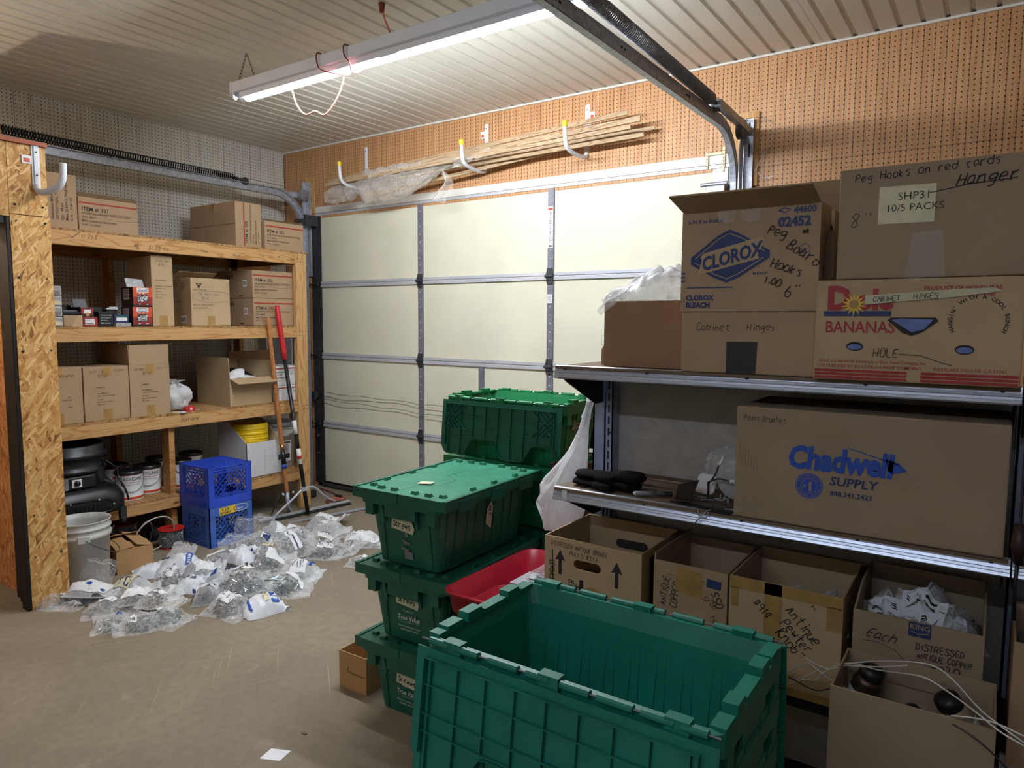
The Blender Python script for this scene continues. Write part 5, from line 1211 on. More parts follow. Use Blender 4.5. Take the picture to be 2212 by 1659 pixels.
# ================================================================== GONDOLA SHELVING (right)
gd = thing('gondola_shelving', 'steel gondola shelving unit with aluminium edged shelves on the right', 'shelving', (0, 0, 0))
GX0, GX1, YL = -1.172, .052, 1.93
def upright(x):
    m = MB(); m.bb((x - .04, 2.255, 0), (x - .034, 2.33, 1.345)); m.bb((x + .034, 2.255, 0), (x + .04, 2.33, 1.345)); m.bb((x - .04, 2.31, 0), (x + .04, 2.33, 1.345)); m.bb((x - .04, 2.255, 0), (x + .004, 2.262, 1.345)); m.bb((x + .012, 2.255, 0), (x + .04, 2.262, 1.345))
    m.build('upright', MT['gondola'], gd)
    m = MB()
    for i in range(30): m.bb((x + .02, 2.2535, .1 + i * .042), (x + .026, 2.2552, .128 + i * .042))
    for z in (1.12, .86): m.cyl((x + .03, 2.2535, z), (x + .03, 2.2552, z), .004, seg=8)
    o = m.build('upright_slots', MT['ink'], gd); o['kind'] = 'stuff'
for ux in (-1.158, .095, 1.31): upright(ux)
MB().bb((-1.118, 2.305, .05), (.055, 2.315, 1.345)).build('back_panel', MT['gondola_back'], gd); MB().bb((.135, 2.305, .05), (1.27, 2.315, 1.345)).build('back_panel', MT['gondola_back'], gd)
def gshelf(z, x0, x1, lipmat='lip_alu', y0=YL):
    MB().bb((x0 + .004, y0 + .004, z - .010), (x1 - .004, 2.30, z - .002)).build('shelf_deck', MT['hardboard'], gd)
    m = MB(); m.bb((x0 + .006, y0 + .02, z - .045), (x1 - .006, 2.29, z - .0105)); m.build('shelf_pan', MT['black_metal'], gd)
    m = MB(); m.prism([(.015, -.002), (.018, 0), (.026, 0), (.026, -.042), (.004, -.042), (0, -.038), (.003, -.031), (.0065, -.0305), (.0085, -.025), (.0065, -.0225), (.0095, -.0155), (.0125, -.015)][::-1], x0, x1, (0, y0, z), (0, 1, 0), (0, 0, 1))
    m.build('shelf_lip', MT[lipmat], gd)
    m = MB(); [m.cyl((x0 + (x1 - x0) * t, y0 + .008, z - .012), (x0 + (x1 - x0) * t, y0 + .016, z - .009), .0045, seg=10) for t in (.03, .26, .5, .74, .97)]; o = m.build('lip_rivets', MT['steel_dark'], gd); o['kind'] = 'stuff'
    for x in (x0 + .008, x1 - .012):
        m = MB(); m.prism([(2.255, z - .045), (y0 + .05, z - .045), (y0 + .06, z - .055), (2.20, z - .15), (2.255, z - .15)][::-1], 0, .004, (x, 0, 0), (0, 1, 0), (0, 0, 1)); m.build('shelf_bracket', MT['black_metal'], gd)
for z in (1.377, .979): gshelf(z, GX0, GX1); gshelf(z, GX1 + .004, 1.27)
MB().bb((GX0, 1.95, .47), (1.27, 2.29, .508)).build('shelf_deck', MT['black_metal'], gd); MB().bb((.057, 1.94, .470), (1.27, 1.95, .512)).build('shelf_lip', MT['lip_alu'], gd)
MB().bb((GX0, 2.0, 0), (1.27, 2.31, .10)).build('base', MT['black_metal'], gd)
MB().bb((-1.136, YL + .002, .945), (-1.118, YL + .0135, .972)).build('sticker', MT['print_white'], gd)

def gbox(name, label, x0, x1, z, h, d, yf=YL, **kw): return carton(name, label, ((x0 + x1) / 2, yf + d / 2, z), 0, x1 - x0, d, h, **kw)
Z1, Z2, Z3 = 1.3765, .9785, .5090
# ---- top shelf
th, F = gbox('cardboard_box', 'plain brown open carton lined with clear plastic at left end of the top shelf', -1.036, -.757, Z1, .205, .24, 2.015, mat='card_red_brown', open_=True)
MB().bb((-.13, -.11, .006), (.13, .11, .16)).build('contents', MT['milky_film'], th)
def liner(u, v):
    x = -.155 + .33 * u; y = -.12 + .24 * v
    e = math.sin(PI * u) ** .5 * math.sin(PI * v) ** .4
    q = noise.noise(Vector((u * 4, v * 4, 3))) * .045 + abs(noise.noise(Vector((u * 9, v * 8, 1)))) * .022
    return (x, y, .203 + .095 * e * (.65 + .5 * u) + q * (.3 + e))
lin = thing('plastic_liner', 'crumpled clear plastic sheet billowing out of the plain brown carton', 'plastic sheet', (-.8965, 2.135, Z1))
MB().sheet(liner, 44, 34).build('sheet', MT['milky_film'], lin, True)
def droop(u, v): return (-.15 + .11 * u + .01 * math.sin(v * 6), -.124 - .012 * math.sin(PI * v), .212 + .05 * u - (.05 - .02 * u) * v + .012 * noise.noise(Vector((u * 6, v * 5, 7))))
MB().sheet(droop, 16, 8).build('drooping_edge', MT['milky_film'], lin, True)
m = MB(); m.prism([(0, 0), (.022, 0), (.022, .058), (.014, .066), (.006, .06), (0, .05)], 0, .004, (0, 0, 0), (1, 0, 0), (0, 0, 1)); o = m.build('cardboard_scrap', MT['card']); o.location = (-1.066, 2.06, Z1); tag(o, 'small rounded piece of cardboard left of the plain brown carton', 'cardboard')
th, F = gbox('cardboard_box', 'flat carton handwritten Cabinet Hinges with a black tape square', -.748, -.388, Z1, .170, .29, 1.935, mat='card')
m = MB(); f = F['f']; f.hand(m, 'Cabinet', .045, .118, .020, .0019, seed=4); f.hand(m, 'Hinges', .185, .120, .019, .0019, seed=6); m.build('handwriting', MT['ink_soft'], th)
m = MB(); f.poly(m, [(.132, .0), (.212, .002), (.215, .089), (.131, .088)]); m.build('black_tape', MT['black_plastic'], th)
cl, F = gbox('cardboard_box', 'bleach carton with blue diamond emblem and open top flaps', -.752, -.386, Z1 + .171, .276, .28, 1.932, mat='card', open_=True, flaps={'f': (.115, 166), 'r': (.10, 25), 'b': (.10, 70)})
MB().bb((-.17, -.13, .006), (.17, .13, .22)).build('contents', MT['card_dark'], cl)
f = F['f']; m = MB()
oct_ = [(.028, .150), (.10, .205), (.135, .222), (.170, .205), (.243, .160), (.243, .142), (.165, .093), (.130, .078), (.095, .092), (.028, .130)]
f.poly(m, oct_); f.rect(m, .0, .082, .012, .005); f.rect(m, .0, .093, .012, .005); f.rect(m, .0, .104, .012, .005); f.rect(m, .018, .064, .13, .0032)
for i in range(1): f.text(m, '6-96 fl oz Bottles', .018, .243, .015, bold=.012, wx=.95); f.text(m, '44600', .30, .253, .023, bold=.03, wx=.95); f.text(m, '02452', .262, .220, .034, bold=.045, wx=.95)
f.text(m, 'BLEACH', .20, .098, .0105, bold=.02); f.text(m, 'R', .213, .115, .008); f.text(m, 'CLOROX', .016, .031, .020, bold=.05, wx=.95); f.text(m, 'BLEACH', .016, .011, .020, bold=.05, wx=.95)
f.line(m, [(.318, .15), (.318, .166), (.330, .174), (.342, .166), (.342, .15), (.318, .15)], .0014); f.text(m, 'UP', .321, .153, .0125, bold=.02, wx=.9)
f.line(m, [(.262, .261), (.275, .268), (.292, .262), (.279, .255), (.262, .261)], .003)
m.build('blue_print', MT['blue_ink'], cl)
m = MB(); f.line(m, [(.040, .146), (.105, .197), (.135, .211), (.168, .197), (.228, .160)], .0022, .0008); f.line(m, [(.228, .143), (.163, .102), (.131, .089), (.098, .101), (.040, .135)], .0022, .0008)
f.poly(m, [(.052, .108), (.215, .150), (.236, .198), (.224, .196), (.205, .196), (.062, .160), (.046, .128)][::1] if False else [(.050, .106), (.062, .104), (.216, .140), (.212, .150), (.232, .194), (.214, .196), (.064, .160), (.056, .150), (.060, .142)], .001); m.build('emblem_light', MT['card_light'], cl)
m = MB(); f.text(m, 'CLOROX', .062, .112, .050, rot=.235, bold=.04, shear=.25, wx=.80, lift=.0018); m.build('emblem_word', MT['blue_ink'], cl)
m = MB()
for t, x, y, s, r in (('Peg', .235, .205, .024, -.35), ('Board', .285, .165, .027, -.6), ('Hooks', .245, .118, .024, -.35), ('1.00', .228, .078, .020, -.35), ('6"', .285, .038, .030, 0), ('mk', .325, .200, .012, 0)): f.hand(m, t, x, y, s, .0024, rot=r, seed=int(x * 90), lift=.002)
m.build('handwriting', MT['ink'], cl)
m = MB(); [f.poly(m, p, .0015) for p in ([(.10, .276), (.152, .276), (.148, .243), (.125, .237), (.104, .246)], [(.165, .276), (.216, .276), (.214, .240), (.19, .236), (.166, .242)])]; m.build('clear_tape', MT['tape_clear'], cl)
m = MB(); F['r'].poly(m, [(.05, .10), (.10, .07), (.19, .10), (.18, .2), (.13, .235), (.06, .19)]); m.build('dark_patch', MT['black_plastic'], cl); m = MB(); F['r'].rect(m, .12, .22, .05, .055); m.build('tape', MT['cream_paper'], cl)
dl, F = gbox('banana_box', 'banana carton with red and blue print and hand hole cut-outs', -.384, .046, Z1, .247, .34, 1.905, mat='card_light', cat='box')
f = F['f']; W = .43
m = MB(); f.text(m, 'D', .026, .176, .078, bold=.05, wx=.95); f.text(m, 'ole', .093, .176, .066, bold=.05, wx=.95); f.text(m, 'BANANAS', .024, .118, .040, bold=.012, wx=.85)
f.text(m, 'PRODUCT OF HONDURAS', .235, .219, .0125, bold=.02); f.text(m, 'Net Wt. 40 lb (18.14 kg)', .262, .205, .011, bold=.02); f.text(m, 'DOLE is a registered trademark of Dole Food Company, Inc.', .014, .044, .0095, bold=.01); f.text(m, 'DISTRIBUTED BY DOLE FRESH FRUIT COMPANY,', .014, .031, .0105, bold=.01); f.text(m, 'WESTLAKE VILLAGE, CA 91361', .262, .031, .0105, bold=.01)
for q in range(3): f.rect(m, .004, .020 - q * .0085, .205, .0062); f.rect(m, .238, .020 - q * .0085, .188, .0062)
m.build('red_print', MT['red_ink'], dl)
m = MB(); f.rect(m, .020, .158, .150, .0125, lift=.0006); m.build('blue_bar', MT['blue_ink'], dl)
m = MB(); n = 28; f.put(m, ([((.030 if i % 2 else .014) * math.cos(2 * PI * i / n), (.030 if i % 2 else .014) * math.sin(2 * PI * i / n)) for i in range(n)], [tuple([i, (i + 1) % n, n]) for i in range(0)] + [tuple(range(n))]), .088, .187, lift=.0014); m.build('sun_emblem', MT['sun_yellow'], dl)
m = MB(); f.put(m, ([(.011 * math.cos(2 * PI * i / 16), .011 * math.sin(2 * PI * i / 16)) for i in range(16)], [tuple(range(16))]), .088, .187, lift=.002); m.build('sun_core', MT['card_orange'], dl)
m = MB(); f.poly(m, [(.112, .186), (.300, .202), (.385, .214), (.372, .222), (.300, .220), (.112, .208)], .0026); m.build('masking_tape', MT['masking'], dl)
m = MB(); f.hand(m, 'CABINET', .130, .193, .0125, .0014, rot=.02, lift=.0034); f.hand(m, 'HINGES', .215, .1985, .0125, .0014, rot=.02, lift=.0034); f.hand(m, 'HOLE', .135, .060, .020, .0018, lift=.002); f.line(m, [(.19, .068), (.235, .066), (.28, .05), (.30, .045)], .0014, .002); m.build('handwriting', MT['ink_soft'], dl)
m = MB(); rnd = lambda cx, cy, a, b: [(cx + a * math.cos(t), cy + b * math.sin(t)) for t in [2 * PI * i / 18 for i in range(18)]]
f.poly(m, [(.163, .148), (.170, .155), (.262, .155), (.268, .147), (.236, .120), (.215, .112), (.196, .118)], .0008); m.build('hand_hole', MT['ink'], dl)
for cx_, cy_ in ((.094, .084), (.322, .082)):
    m = MB(); f.poly(m, rnd(cx_, cy_, .019, .011), .0008); m.build('vent_hole', MT['ink'], dl); m = MB(); f.poly(m, rnd(cx_, cy_ - .0015, .016, .007), .0014); m.build('plastic_seen_inside', MT['glove_blue'], dl)
m = MB(); f.poly(m, [(.172, .149), (.19, .153), (.258, .150), (.24, .128), (.215, .120)], .0014); m.build('plastic_seen_inside', MT['glove_blue'], dl)
# round slogan print (the mascot itself is left out)
m = MB(); txt = "HANGIN' WITH A COOL BUNCH"
for i, ch in enumerate(txt):
    a = math.radians(205 - i * 9.6); f.text(m, ch, .345 + .050 * math.cos(a), .148 + .050 * math.sin(a), .0125, rot=a - PI / 2, bold=.015, align='CENTER')
m.build('slogan', MT['ink'], dl)
th, F = gbox('cardboard_box', 'large greyish carton handwritten Peg Hooks on red cards on top of banana carton', -.344, .125, Z1 + .249, .268, .36, 1.925, mat='card_grey')
f = F['f']; m = MB()
f.hand(m, 'Peg Hooks on red cards', .035, .235, .019, .0021, rot=.045, seed=3); f.hand(m, 'Hanger', .245, .205, .028, .0032, rot=.04, seed=8, slant=.35); f.line(m, [(.19, .195), (.27, .208), (.36, .213)], .002); f.hand(m, '8"', .028, .125, .036, .0019); m.build('handwriting', MT['ink'], th)
m = MB(); f.rect(m, .088, .130, .118, .088, -.01); m.build('paper_label', MT['cream_paper'], th); m = MB(); f.text(m, 'SHP31', .128, .184, .026, lift=.0008, bold=-.004); f.text(m, '10/5 PACKS', .104, .158, .024, lift=.0008, bold=-.004); m.build('label_print', MT['ink_soft'], th)
m = MB(); f.poly(m, [(.15, .0), (.235, .0), (.225, .11), (.165, .105)], .001); m.build('clear_tape', MT['tape_clear'], th)
# ---- middle shelf
th, F = gbox('cardboard_box', 'long carton with blue Chadwell Supply print and Paint Brushes handwriting', -.584, .038, Z2, .310, .32, 1.938, mat='card_grey')
f = F['f']; m = MB(); f.text(m, 'Chadwell', .140, .158, .082, bold=.045, shear=.12, wx=.80); f.line(m, [(.285, .222), (.35, .205), (.40, .193)], .0025); f.poly(m, [(.372, .205), (.40, .196), (.420, .178), (.388, .168), (.376, .176)])
n = 30; f.put(m, ([(.034 * math.cos(2 * PI * i / n), .034 * math.sin(2 * PI * i / n)) for i in range(n)], [tuple(range(n))]), .196, .112); m.build('blue_print', MT['blue_bright'], th)
m = MB()
for rr_ in (.031, .0195): f.line(m, [(.196 + rr_ * math.cos(2 * PI * i / n), .112 + rr_ * math.sin(2 * PI * i / n)) for i in range(n + 1)], .0012, .0007)
f.text(m, '#', .180, .106, .016, lift=.0008); f.text(m, '1', .191, .099, .034, bold=.05, lift=.0008)
for i, ch in enumerate('LEGENDARY'): a = math.radians(150 - i * 15); f.text(m, ch, .196 + .0225 * math.cos(a), .112 + .0225 * math.sin(a), .008, rot=a - PI / 2, align='CENTER', lift=.0008)
for i, ch in enumerate('CUSTOMER SERVICE'): a = math.radians(200 + i * 9.3); f.text(m, ch, .196 + .0285 * math.cos(a), .112 + .0285 * math.sin(a), .0075, rot=a + PI / 2, align='CENTER', lift=.0008)
m.build('badge_print', MT['card_grey'], th)
m = MB(); f.text(m, 'SUPPLY', .245, .122, .031, bold=.02, shear=.15, wx=1.08); f.text(m, '888.341.2423', .248, .094, .0185, bold=.02, wx=.98); m.build('dark_print', MT['blue_ink'], th)
m = MB(); f.hand(m, 'Paint Brushes', .022, .272, .015, .0016, wx=.82, seed=2); m.build('handwriting', MT['ink_soft'], th)
m = MB(); [f.line(m, [(.012 + q * .008, .15 - .003 * q), (.014 + q * .008, .215 - .008 * q)], .0012) for q in range(7)]; o = m.build('crush_marks', MT['card_dark'], th); o['kind'] = 'stuff'
# gloves
gv = thing('work_gloves', 'pair of black knitted work gloves on the middle gondola shelf', 'gloves', (-1.03, 2.03, Z2), .05)
for k, (zz, off_) in enumerate(((.012, 0), (.034, .015))):
    m = MB(); m.loft([[Vector((x, off_ + wy * math.cos(a), zz + wz * math.sin(a) + .004 * noise.noise(Vector((x * 40, a, k))))) for a in [2 * PI * i / 14 for i in range(14)]] for x, wy, wz in ((-.105, .030, .011), (-.09, .042, .0115), (-.05, .045, .011), (-.01, .05, .0115), (.035, .05, .011), (.05, .046, .009))], True, True)
    m.build('palm', MT['glove'], gv, True)
    for q in range(4):
        yy = off_ - .038 + q * .025; ln = (.062, .075, .072, .055)[q] + .01 * k
        MB().tube(spl([(.035, yy, zz + .001), (.06, yy + .004, zz + .006), (.045 + ln, yy + .008 * (q - 1), zz + .002)], 4), [.0115] * 8 + [.007], 8).build('finger', MT['glove'], gv, True)
    MB().tube(spl([(-.02, off_ - .04, zz), (.02, off_ - .065, zz + .003), (.05, off_ - .068, zz)], 4), [.012] * 8 + [.008], 8).build('thumb', MT['glove'], gv, True)
mk = thing('marker_pen', 'grey permanent marker pen lying on the middle gondola shelf', 'marker', (-.845, 2.01, Z2 + .0085), .55)
MB().cyl((-.062, 0, 0), (.0, 0, 0), .0075, seg=14).build('barrel', MT['grey_label'], mk, True); MB().cyl((0, 0, 0), (.05, 0, 0), .0085, .008, 14).build('cap', MT['steel_dark'], mk, True); MB().cyl((-.062, 0, 0), (-.070, 0, 0), .0075, .004, 14).build('end_plug', MT['print_white'], mk, True)
bkp = thing('shelf_bracket', 'black folded metal bracket plate on the middle gondola shelf', 'bracket', (-.73, 2.0, Z2), -.25)
MB().prism([(-.055, 0), (.0, .0), (.02, .072), (-.05, .045)], 0, .003, (0, 0, .001), (1, 0, 0), (0, .2, .98)).build('plate', MT['black_metal'], bkp, bevel=.002)
MB().prism([(-.05, 0), (.02, 0), (.15, .0), (.15, .03), (.02, .035)], 0, .004, (0, -.04, .0012), (1, 0, 0), (0, 1, 0)).build('arm', MT['black_metal'], bkp, bevel=.002)
wp_ = thing('cover_plate', 'white octagonal plastic plate propped among the peg hooks', 'plate', (-.715, 2.10, Z2 + .038), 0, rot=(1.1, 0, -.2))
MB().prism([(-.032, -.022), (-.022, -.032), (.022, -.032), (.032, -.022), (.032, .022), (.022, .032), (-.022, .032), (-.032, .022)], 0, .012).build('plate', MT['white'], wp_, bevel=.003)
MB().prism([(-.024, -.018), (.024, -.018), (.024, .018), (-.024, .018)], .0122, .014).build('raised_center', MT['white'], wp_)
dc = thing('lid_container', 'round milky plastic container in a clear bag next to the long carton', 'container', (-.618, 2.12, Z2 + .066), 0, rot=(PI / 2 - .12, 0, .1))
MB().lathe([(0, 0), (.058, 0), (.062, .004), (.062, .04), (.058, .045), (0, .045)], 32).build('container', MT['milky_film'], dc, True); MB().lathe([(0, .001), (.052, .001), (.052, .035), (0, .035)], 24).build('contents', MT['grey_label'], dc)
pouf('plastic_bag', 'crumpled clear bag behind the peg hooks on the middle gondola shelf', (-.665, 2.19, Z2), 0, .085, .05, .155, 'clear_film', 12, knot=False)
for i, (p, lab) in enumerate(((((-.70, 2.07, .05), (-.675, 2.055, .085), (-.665, 2.05, .115), (-.655, 2.05, .13), (-.652, 2.05, .142)), 'white-tipped peg hook pointing up on the middle gondola shelf'), (((-.70, 2.06, .055), (-.66, 2.04, .075), (-.625, 2.035, .072), (-.612, 2.035, .074), (-.605, 2.035, .062)), 'white-tipped peg hook lying across the round container'))):
    ph = thing('peg_hook', lab, 'peg hook', (p[0][0], p[0][1], Z2 + .0), 0, 'white-tipped peg hooks')
    q = [Vector((a[0] - p[0][0], a[1] - p[0][1], a[2])) for a in p]
    MB().tube(spl(q[:3], 4), .0028, 6).tube([(0, 0, .004), q[0]], .0026, 6).build('wire', MT['steel_dark'], ph, True); MB().tube(spl(q[2:], 4), .0048, 8).build('white_tip', MT['white'], ph, True)
rnd_ = random.Random(5); NW = ('leftmost', 'second from left', 'third from left', 'fourth from left', 'fifth from left', 'sixth from left', 'seventh from left', 'eighth from left', 'ninth from left', 'rightmost')
for i in range(10):
    x = -.80 + .022 * i; y = 1.965 + .11 * rnd_.random(); a = rnd_.uniform(-1.2, .6); ln = rnd_.uniform(.06, .11)
    ph = thing('peg_hook', NW[i] + ' loose wire peg hook in the pile on the middle gondola shelf', 'peg hook', (x + .06, y, Z2 + .0022 + .0024 * (i % 6)), a, 'loose wire peg hooks')
    MB().tube(spl([(-ln / 2, 0, 0), (ln / 2 - .012, 0, 0), (ln / 2, 0, .004), (ln / 2, 0, .016)], 4), .0018, 5).tube([(-ln / 2, -.012, 0), (-ln / 2, .012, 0)], .0018, 5).build('wire', MT['galv' if i % 2 else 'steel_dark'], ph, True)
ph = thing('peg_hook', 'wire peg hook hanging over the shelf lip beside the long carton', 'peg hook', (-.655, YL, Z2), 0)
MB().tube([(.03, .05, .003), (.0, .0, .004), (-.012, -.012, -.012), (-.03, -.012, -.034)], .0019, 5).tube([(-.03, .01, .003), (-.022, -.008, -.012), (.0, -.008, -.016), (.006, -.006, .002)], .0019, 5).build('wire', MT['galv'], ph, True)
# ---- lowest shelf
th, F = gbox('cardboard_box', 'open carton with printed arrows handwritten Distressed Antique Bronze Pulls', -1.198, -.852, Z3, .305, .31, 1.93, mat='card_light', open_=True, hand_holes=(-.063, .035, .212, .243))
f = F['f']; m = MB()
for ax, ay in ((.060, .183), (.264, .181)): m = MB(); f.poly(m, [(ax - .006, ay), (ax + .006, ay), (ax + .006, ay + .05), (ax + .019, ay + .046), (ax, ay + .082), (ax - .019, ay + .046), (ax - .006, ay + .05)]); m.build('printed_arrow', MT['ink'], th)
m = MB(); f.hand(m, 'DISTRESSED ANTIQUE BRONZE', .025, .277, .0145, .0016, rot=-.03, wx=.82, seed=2); f.hand(m, 'PULLS #333', .095, .253, .0145, .0016, rot=-.04, seed=4)
f.hand(m, 'CINDASS', .038, .16, .02, .0034, rot=PI / 2, wx=.7); f.line(m, [(.030, .262), (.033, .16)], .004); f.hand(m, 'PEWTER', .115, .10, .022, .0034, rot=PI / 2, wx=.8); f.hand(m, 'UNIT', .145, .105, .022, .0034, rot=PI / 2); f.line(m, [(.135, .1), (.137, .18)], .009); f.line(m, [(.142, .1), (.144, .18)], .005)
m.build('handwriting', MT['ink'], th)
m = MB(); f.poly(m, [(.158, .06), (.21, .06), (.215, .15), (.185, .165), (.158, .16)]); m.build('tape', MT['tape'], th)
m = MB(); F['r'].poly(m, [(.06, .09), (.30, .09), (.30, .28), (.06, .28)]); m.build('dark_panel', MT['black_plastic'], th); m = MB(); F['r'].line(m, [(.08, .2), (.11, .25), (.14, .2), (.11, .15), (.08, .2)], .004, .0006); F['r'].text(m, 'FIT', .16, .16, .09, lift=.0006, wx=.6); m.build('panel_print', MT['card_dark'], th)
bfc = Face((-.173, .155 - TH - .0005, 0), (1, 0, 0), (0, 0, 1)); m = MB(); bfc.put(m, ([(.016 * math.cos(t) + (.045 if math.cos(t) > 0 else -.045), .016 * math.sin(t)) for t in [2 * PI * i / 24 for i in range(24)]], [tuple(range(24))]), .173, .22); m.build('rear_hand_slot', MT['ink'], th)
MB().bb((-.16, -.14, .006), (.16, .14, .10)).build('contents', MT['card_dark'], th)
th, F = gbox('cardboard_box', 'open carton handwritten Antique Copper between the bronze and pewter cartons', -.812, -.590, Z3, .300, .30, 1.93, mat='card', open_=True, flaps={'l': (.02, 88)})
f = F['f']; m = MB(); f.hand(m, 'ANTIQUE', .040, .165, .021, .0026, rot=PI / 2 - .12, wx=.9); f.hand(m, 'COPPER', .072, .165, .021, .0026, rot=PI / 2 - .15, wx=.9); f.hand(m, '550', .175, .235, .022, .003, rot=-1.2); f.hand(m, '6 Grab', .135, .225, .016, .0015, rot=-.6); f.hand(m, 'hooks', .175, .16, .016, .0018, rot=-.8); m.build('handwriting', MT['ink'], th)
m = MB(); f.rect(m, .162, .25, .042, .025, -.05); m.build('blue_stamp', MT['blue_ink'], th); m = MB(); f.text(m, 'Acorn China & Casting Products', .045, .262, .0085); f.text(m, 'Mandeville', .11, .252, .0085); m.build('printed_text', MT['ink_soft'], th)
m = MB(); f.poly(m, [(.068, .22), (.150, .21), (.150, .285), (.072, .292)], .0004); m.build('tape', MT['tape'], th); MB().bb((-.10, -.14, .006), (.10, .14, .07)).build('contents', MT['card_dark'], th)
th, F = gbox('cardboard_box', 'open taped carton handwritten 914 Antique Pewter Knobs', -.584, -.290, Z3, .300, .32, 1.93, mat='card_light', open_=True)
f = F['f']; m = MB(); f.hand(m, '#914', .065, .235, .024, .0026, rot=-.75, wx=.9); f.hand(m, 'Antique', .152, .235, .028, .0030, rot=-.80, wx=.85); f.hand(m, 'Pewter', .140, .195, .027, .0030, rot=-.75, wx=.85); f.hand(m, 'Knob"', .128, .165, .028, .0030, rot=-.75, wx=.9); f.hand(m, '1-', .21, .26, .016, .0018, rot=-.9); m.build('handwriting', MT['ink'], th)
m = MB(); f.rect(m, .0, .268, .294, .032); f.rect(m, .096, 0, .046, .3); f.rect(m, .006, .215, .020, .055); f.rect(m, .255, .205, .038, .065); f.rect(m, .0, .0, .294, .022); m.build('tape', MT['tape'], th)
MB().bb((-.135, -.15, .006), (.135, .15, .128)).build('contents', MT['card_dark'], th)
th, F = gbox('cardboard_box', 'open carton with low front handwritten Distressed Antique Copper 930', -.266, .014, Z3, .32, .30, 1.93, mat='card_grey', open_=True, low_front=.280)
f = F['f']; m = MB(); f.hand(m, 'Each', .030, .218, .024, .0024, slant=.5, rot=-.1); f.line(m, [(.024, .205), (.06, .208), (.10, .195), (.165, .135)], .0012); f.hand(m, 'DISTRESSED', .142, .212, .0155, .0022, wx=.95, rot=.03); f.hand(m, 'ANTIQUE COPPER', .145, .190, .0145, .0022, wx=.8, rot=.03); f.hand(m, '#930', .175, .160, .022, .0026, rot=.05); m.build('handwriting', MT['ink'], th)
m = MB(); f.rect(m, .124, .243, .048, .036); m.build('blue_stamp', MT['blue_ink'], th); m = MB(); f.text(m, 'KING', .1265, .262, .018, bold=.03, lift=.0006); f.line(m, [(.129, .256), (.146, .251), (.168, .256)], .002, .0006); m.build('stamp_print', MT['card_grey'], th)
MB().bb((-.13, -.14, .006), (.13, .14, .20)).build('contents', MT['card_dark'], th)
# ---- tall carton of spray cans in front
th, F = carton('cardboard_box', 'plain open carton of spray cans in front of the gondola at lower right', (-.112, 1.745, 0), .0, .305, .22, .715, 'card_grey', True)
MB().bb((-.148, -.108, .006), (.148, .105, .575)).build('packing', MT['card_dark'], th)
for i, (x, y, tilt, mt, lab) in enumerate(((-.075, -.045, 1.25, 'grey_label', 'grey spray can with orange dot tipped over in the open carton'), (-.005, -.02, -1.1, 'steel_dark', 'dark spray can lying in the middle of the open carton'), (.06, -.03, -.9, 'grey_label', 'spray can with pale label leaning in the right of the open carton'), (-.115, .055, .3, 'bronze', 'brownish spray can standing in the left of the open carton'), (.105, .05, -.6, 'card_grey', 'dull spray can at the back right of the open carton'))):
    c = thing('spray_can', lab, 'spray can', (-.112 + x, 1.745 + y, .5765 + .034), 0, 'spray cans in the open carton', rot=(.15, tilt * .9, .3))
    MB().lathe([(0, -.032), (.03, -.032), (.033, -.028), (.033, .065), (.028, .075), (.022, .078), (0, .08)], 20).build('can', MT[mt], c, True); MB().lathe([(.0335, -.01), (.0338, -.009), (.0338, .04), (.0335, .041)], 20).build('label', MT['paper'], c, True); MB().lathe([(.026, .074), (.028, .078), (.026, .10), (.014, .105), (0, .105)], 16).build('cap', MT['black_plastic'], c, True)
    if i == 0: MB().cyl((.0, -.0335, .05), (0, -.0355, .05), .012, seg=14).build('orange_dot', MT['orange'], c)
# loose cords
cd = thing('loose_cords', 'tangle of thin white cords draped across the cartons at lower right', 'cord', (-.3, 1.65, .74))
OFF = Vector((-.3, 1.65, .74))
for pts in ([(-0.359, 1.831, 0.672), (-0.296, 1.795, 0.676), (-0.230, 1.753, 0.728), (-0.150, 1.697, 0.778), (-0.077, 1.641, 0.814), (-0.035, 1.606, 0.809), (0.006, 1.571, 0.785), (0.036, 1.543, 0.777), (0.078, 1.500, 0.774)], [(-0.351, 1.827, 0.666), (-0.295, 1.795, 0.652), (-0.243, 1.764, 0.653)], [(-0.409, 1.860, 0.599), (-0.380, 1.844, 0.634), (-0.350, 1.826, 0.662)], [(-0.407, 1.859, 0.577), (-0.354, 1.830, 0.623), (-0.325, 1.812, 0.655)], [(-0.404, 1.858, 0.573), (-0.360, 1.833, 0.612), (-0.327, 1.815, 0.628), (-0.312, 1.805, 0.654), (-0.251, 1.767, 0.715), (-0.178, 1.718, 0.740), (-0.093, 1.655, 0.778), (-0.042, 1.613, 0.779), (0.006, 1.571, 0.772), (0.043, 1.536, 0.765), (0.079, 1.500, 0.768)], [(-0.278, 1.784, 0.703), (-0.262, 1.774, 0.704), (-0.178, 1.718, 0.748), (-0.121, 1.676, 0.786)], [(-0.035, 1.610, 0.733), (-0.000, 1.578, 0.756), (0.036, 1.543, 0.775), (0.078, 1.500, 0.786)],):
    MB().tube([p - OFF for p in spl(pts, 6)], .0017, 5).build('white_cord', MT['cord_white'], cd, True)
MB().tube([p - OFF for p in spl([(-.40, 1.85, .60), (-.33, 1.82, .60), (-.27, 1.79, .635), (-.16, 1.71, .675), (-.05, 1.65, .70), (.03, 1.58, .70), (.12, 1.52, .64)], 6)], .0018, 5).build('black_cord', MT['black_plastic'], cd, True)
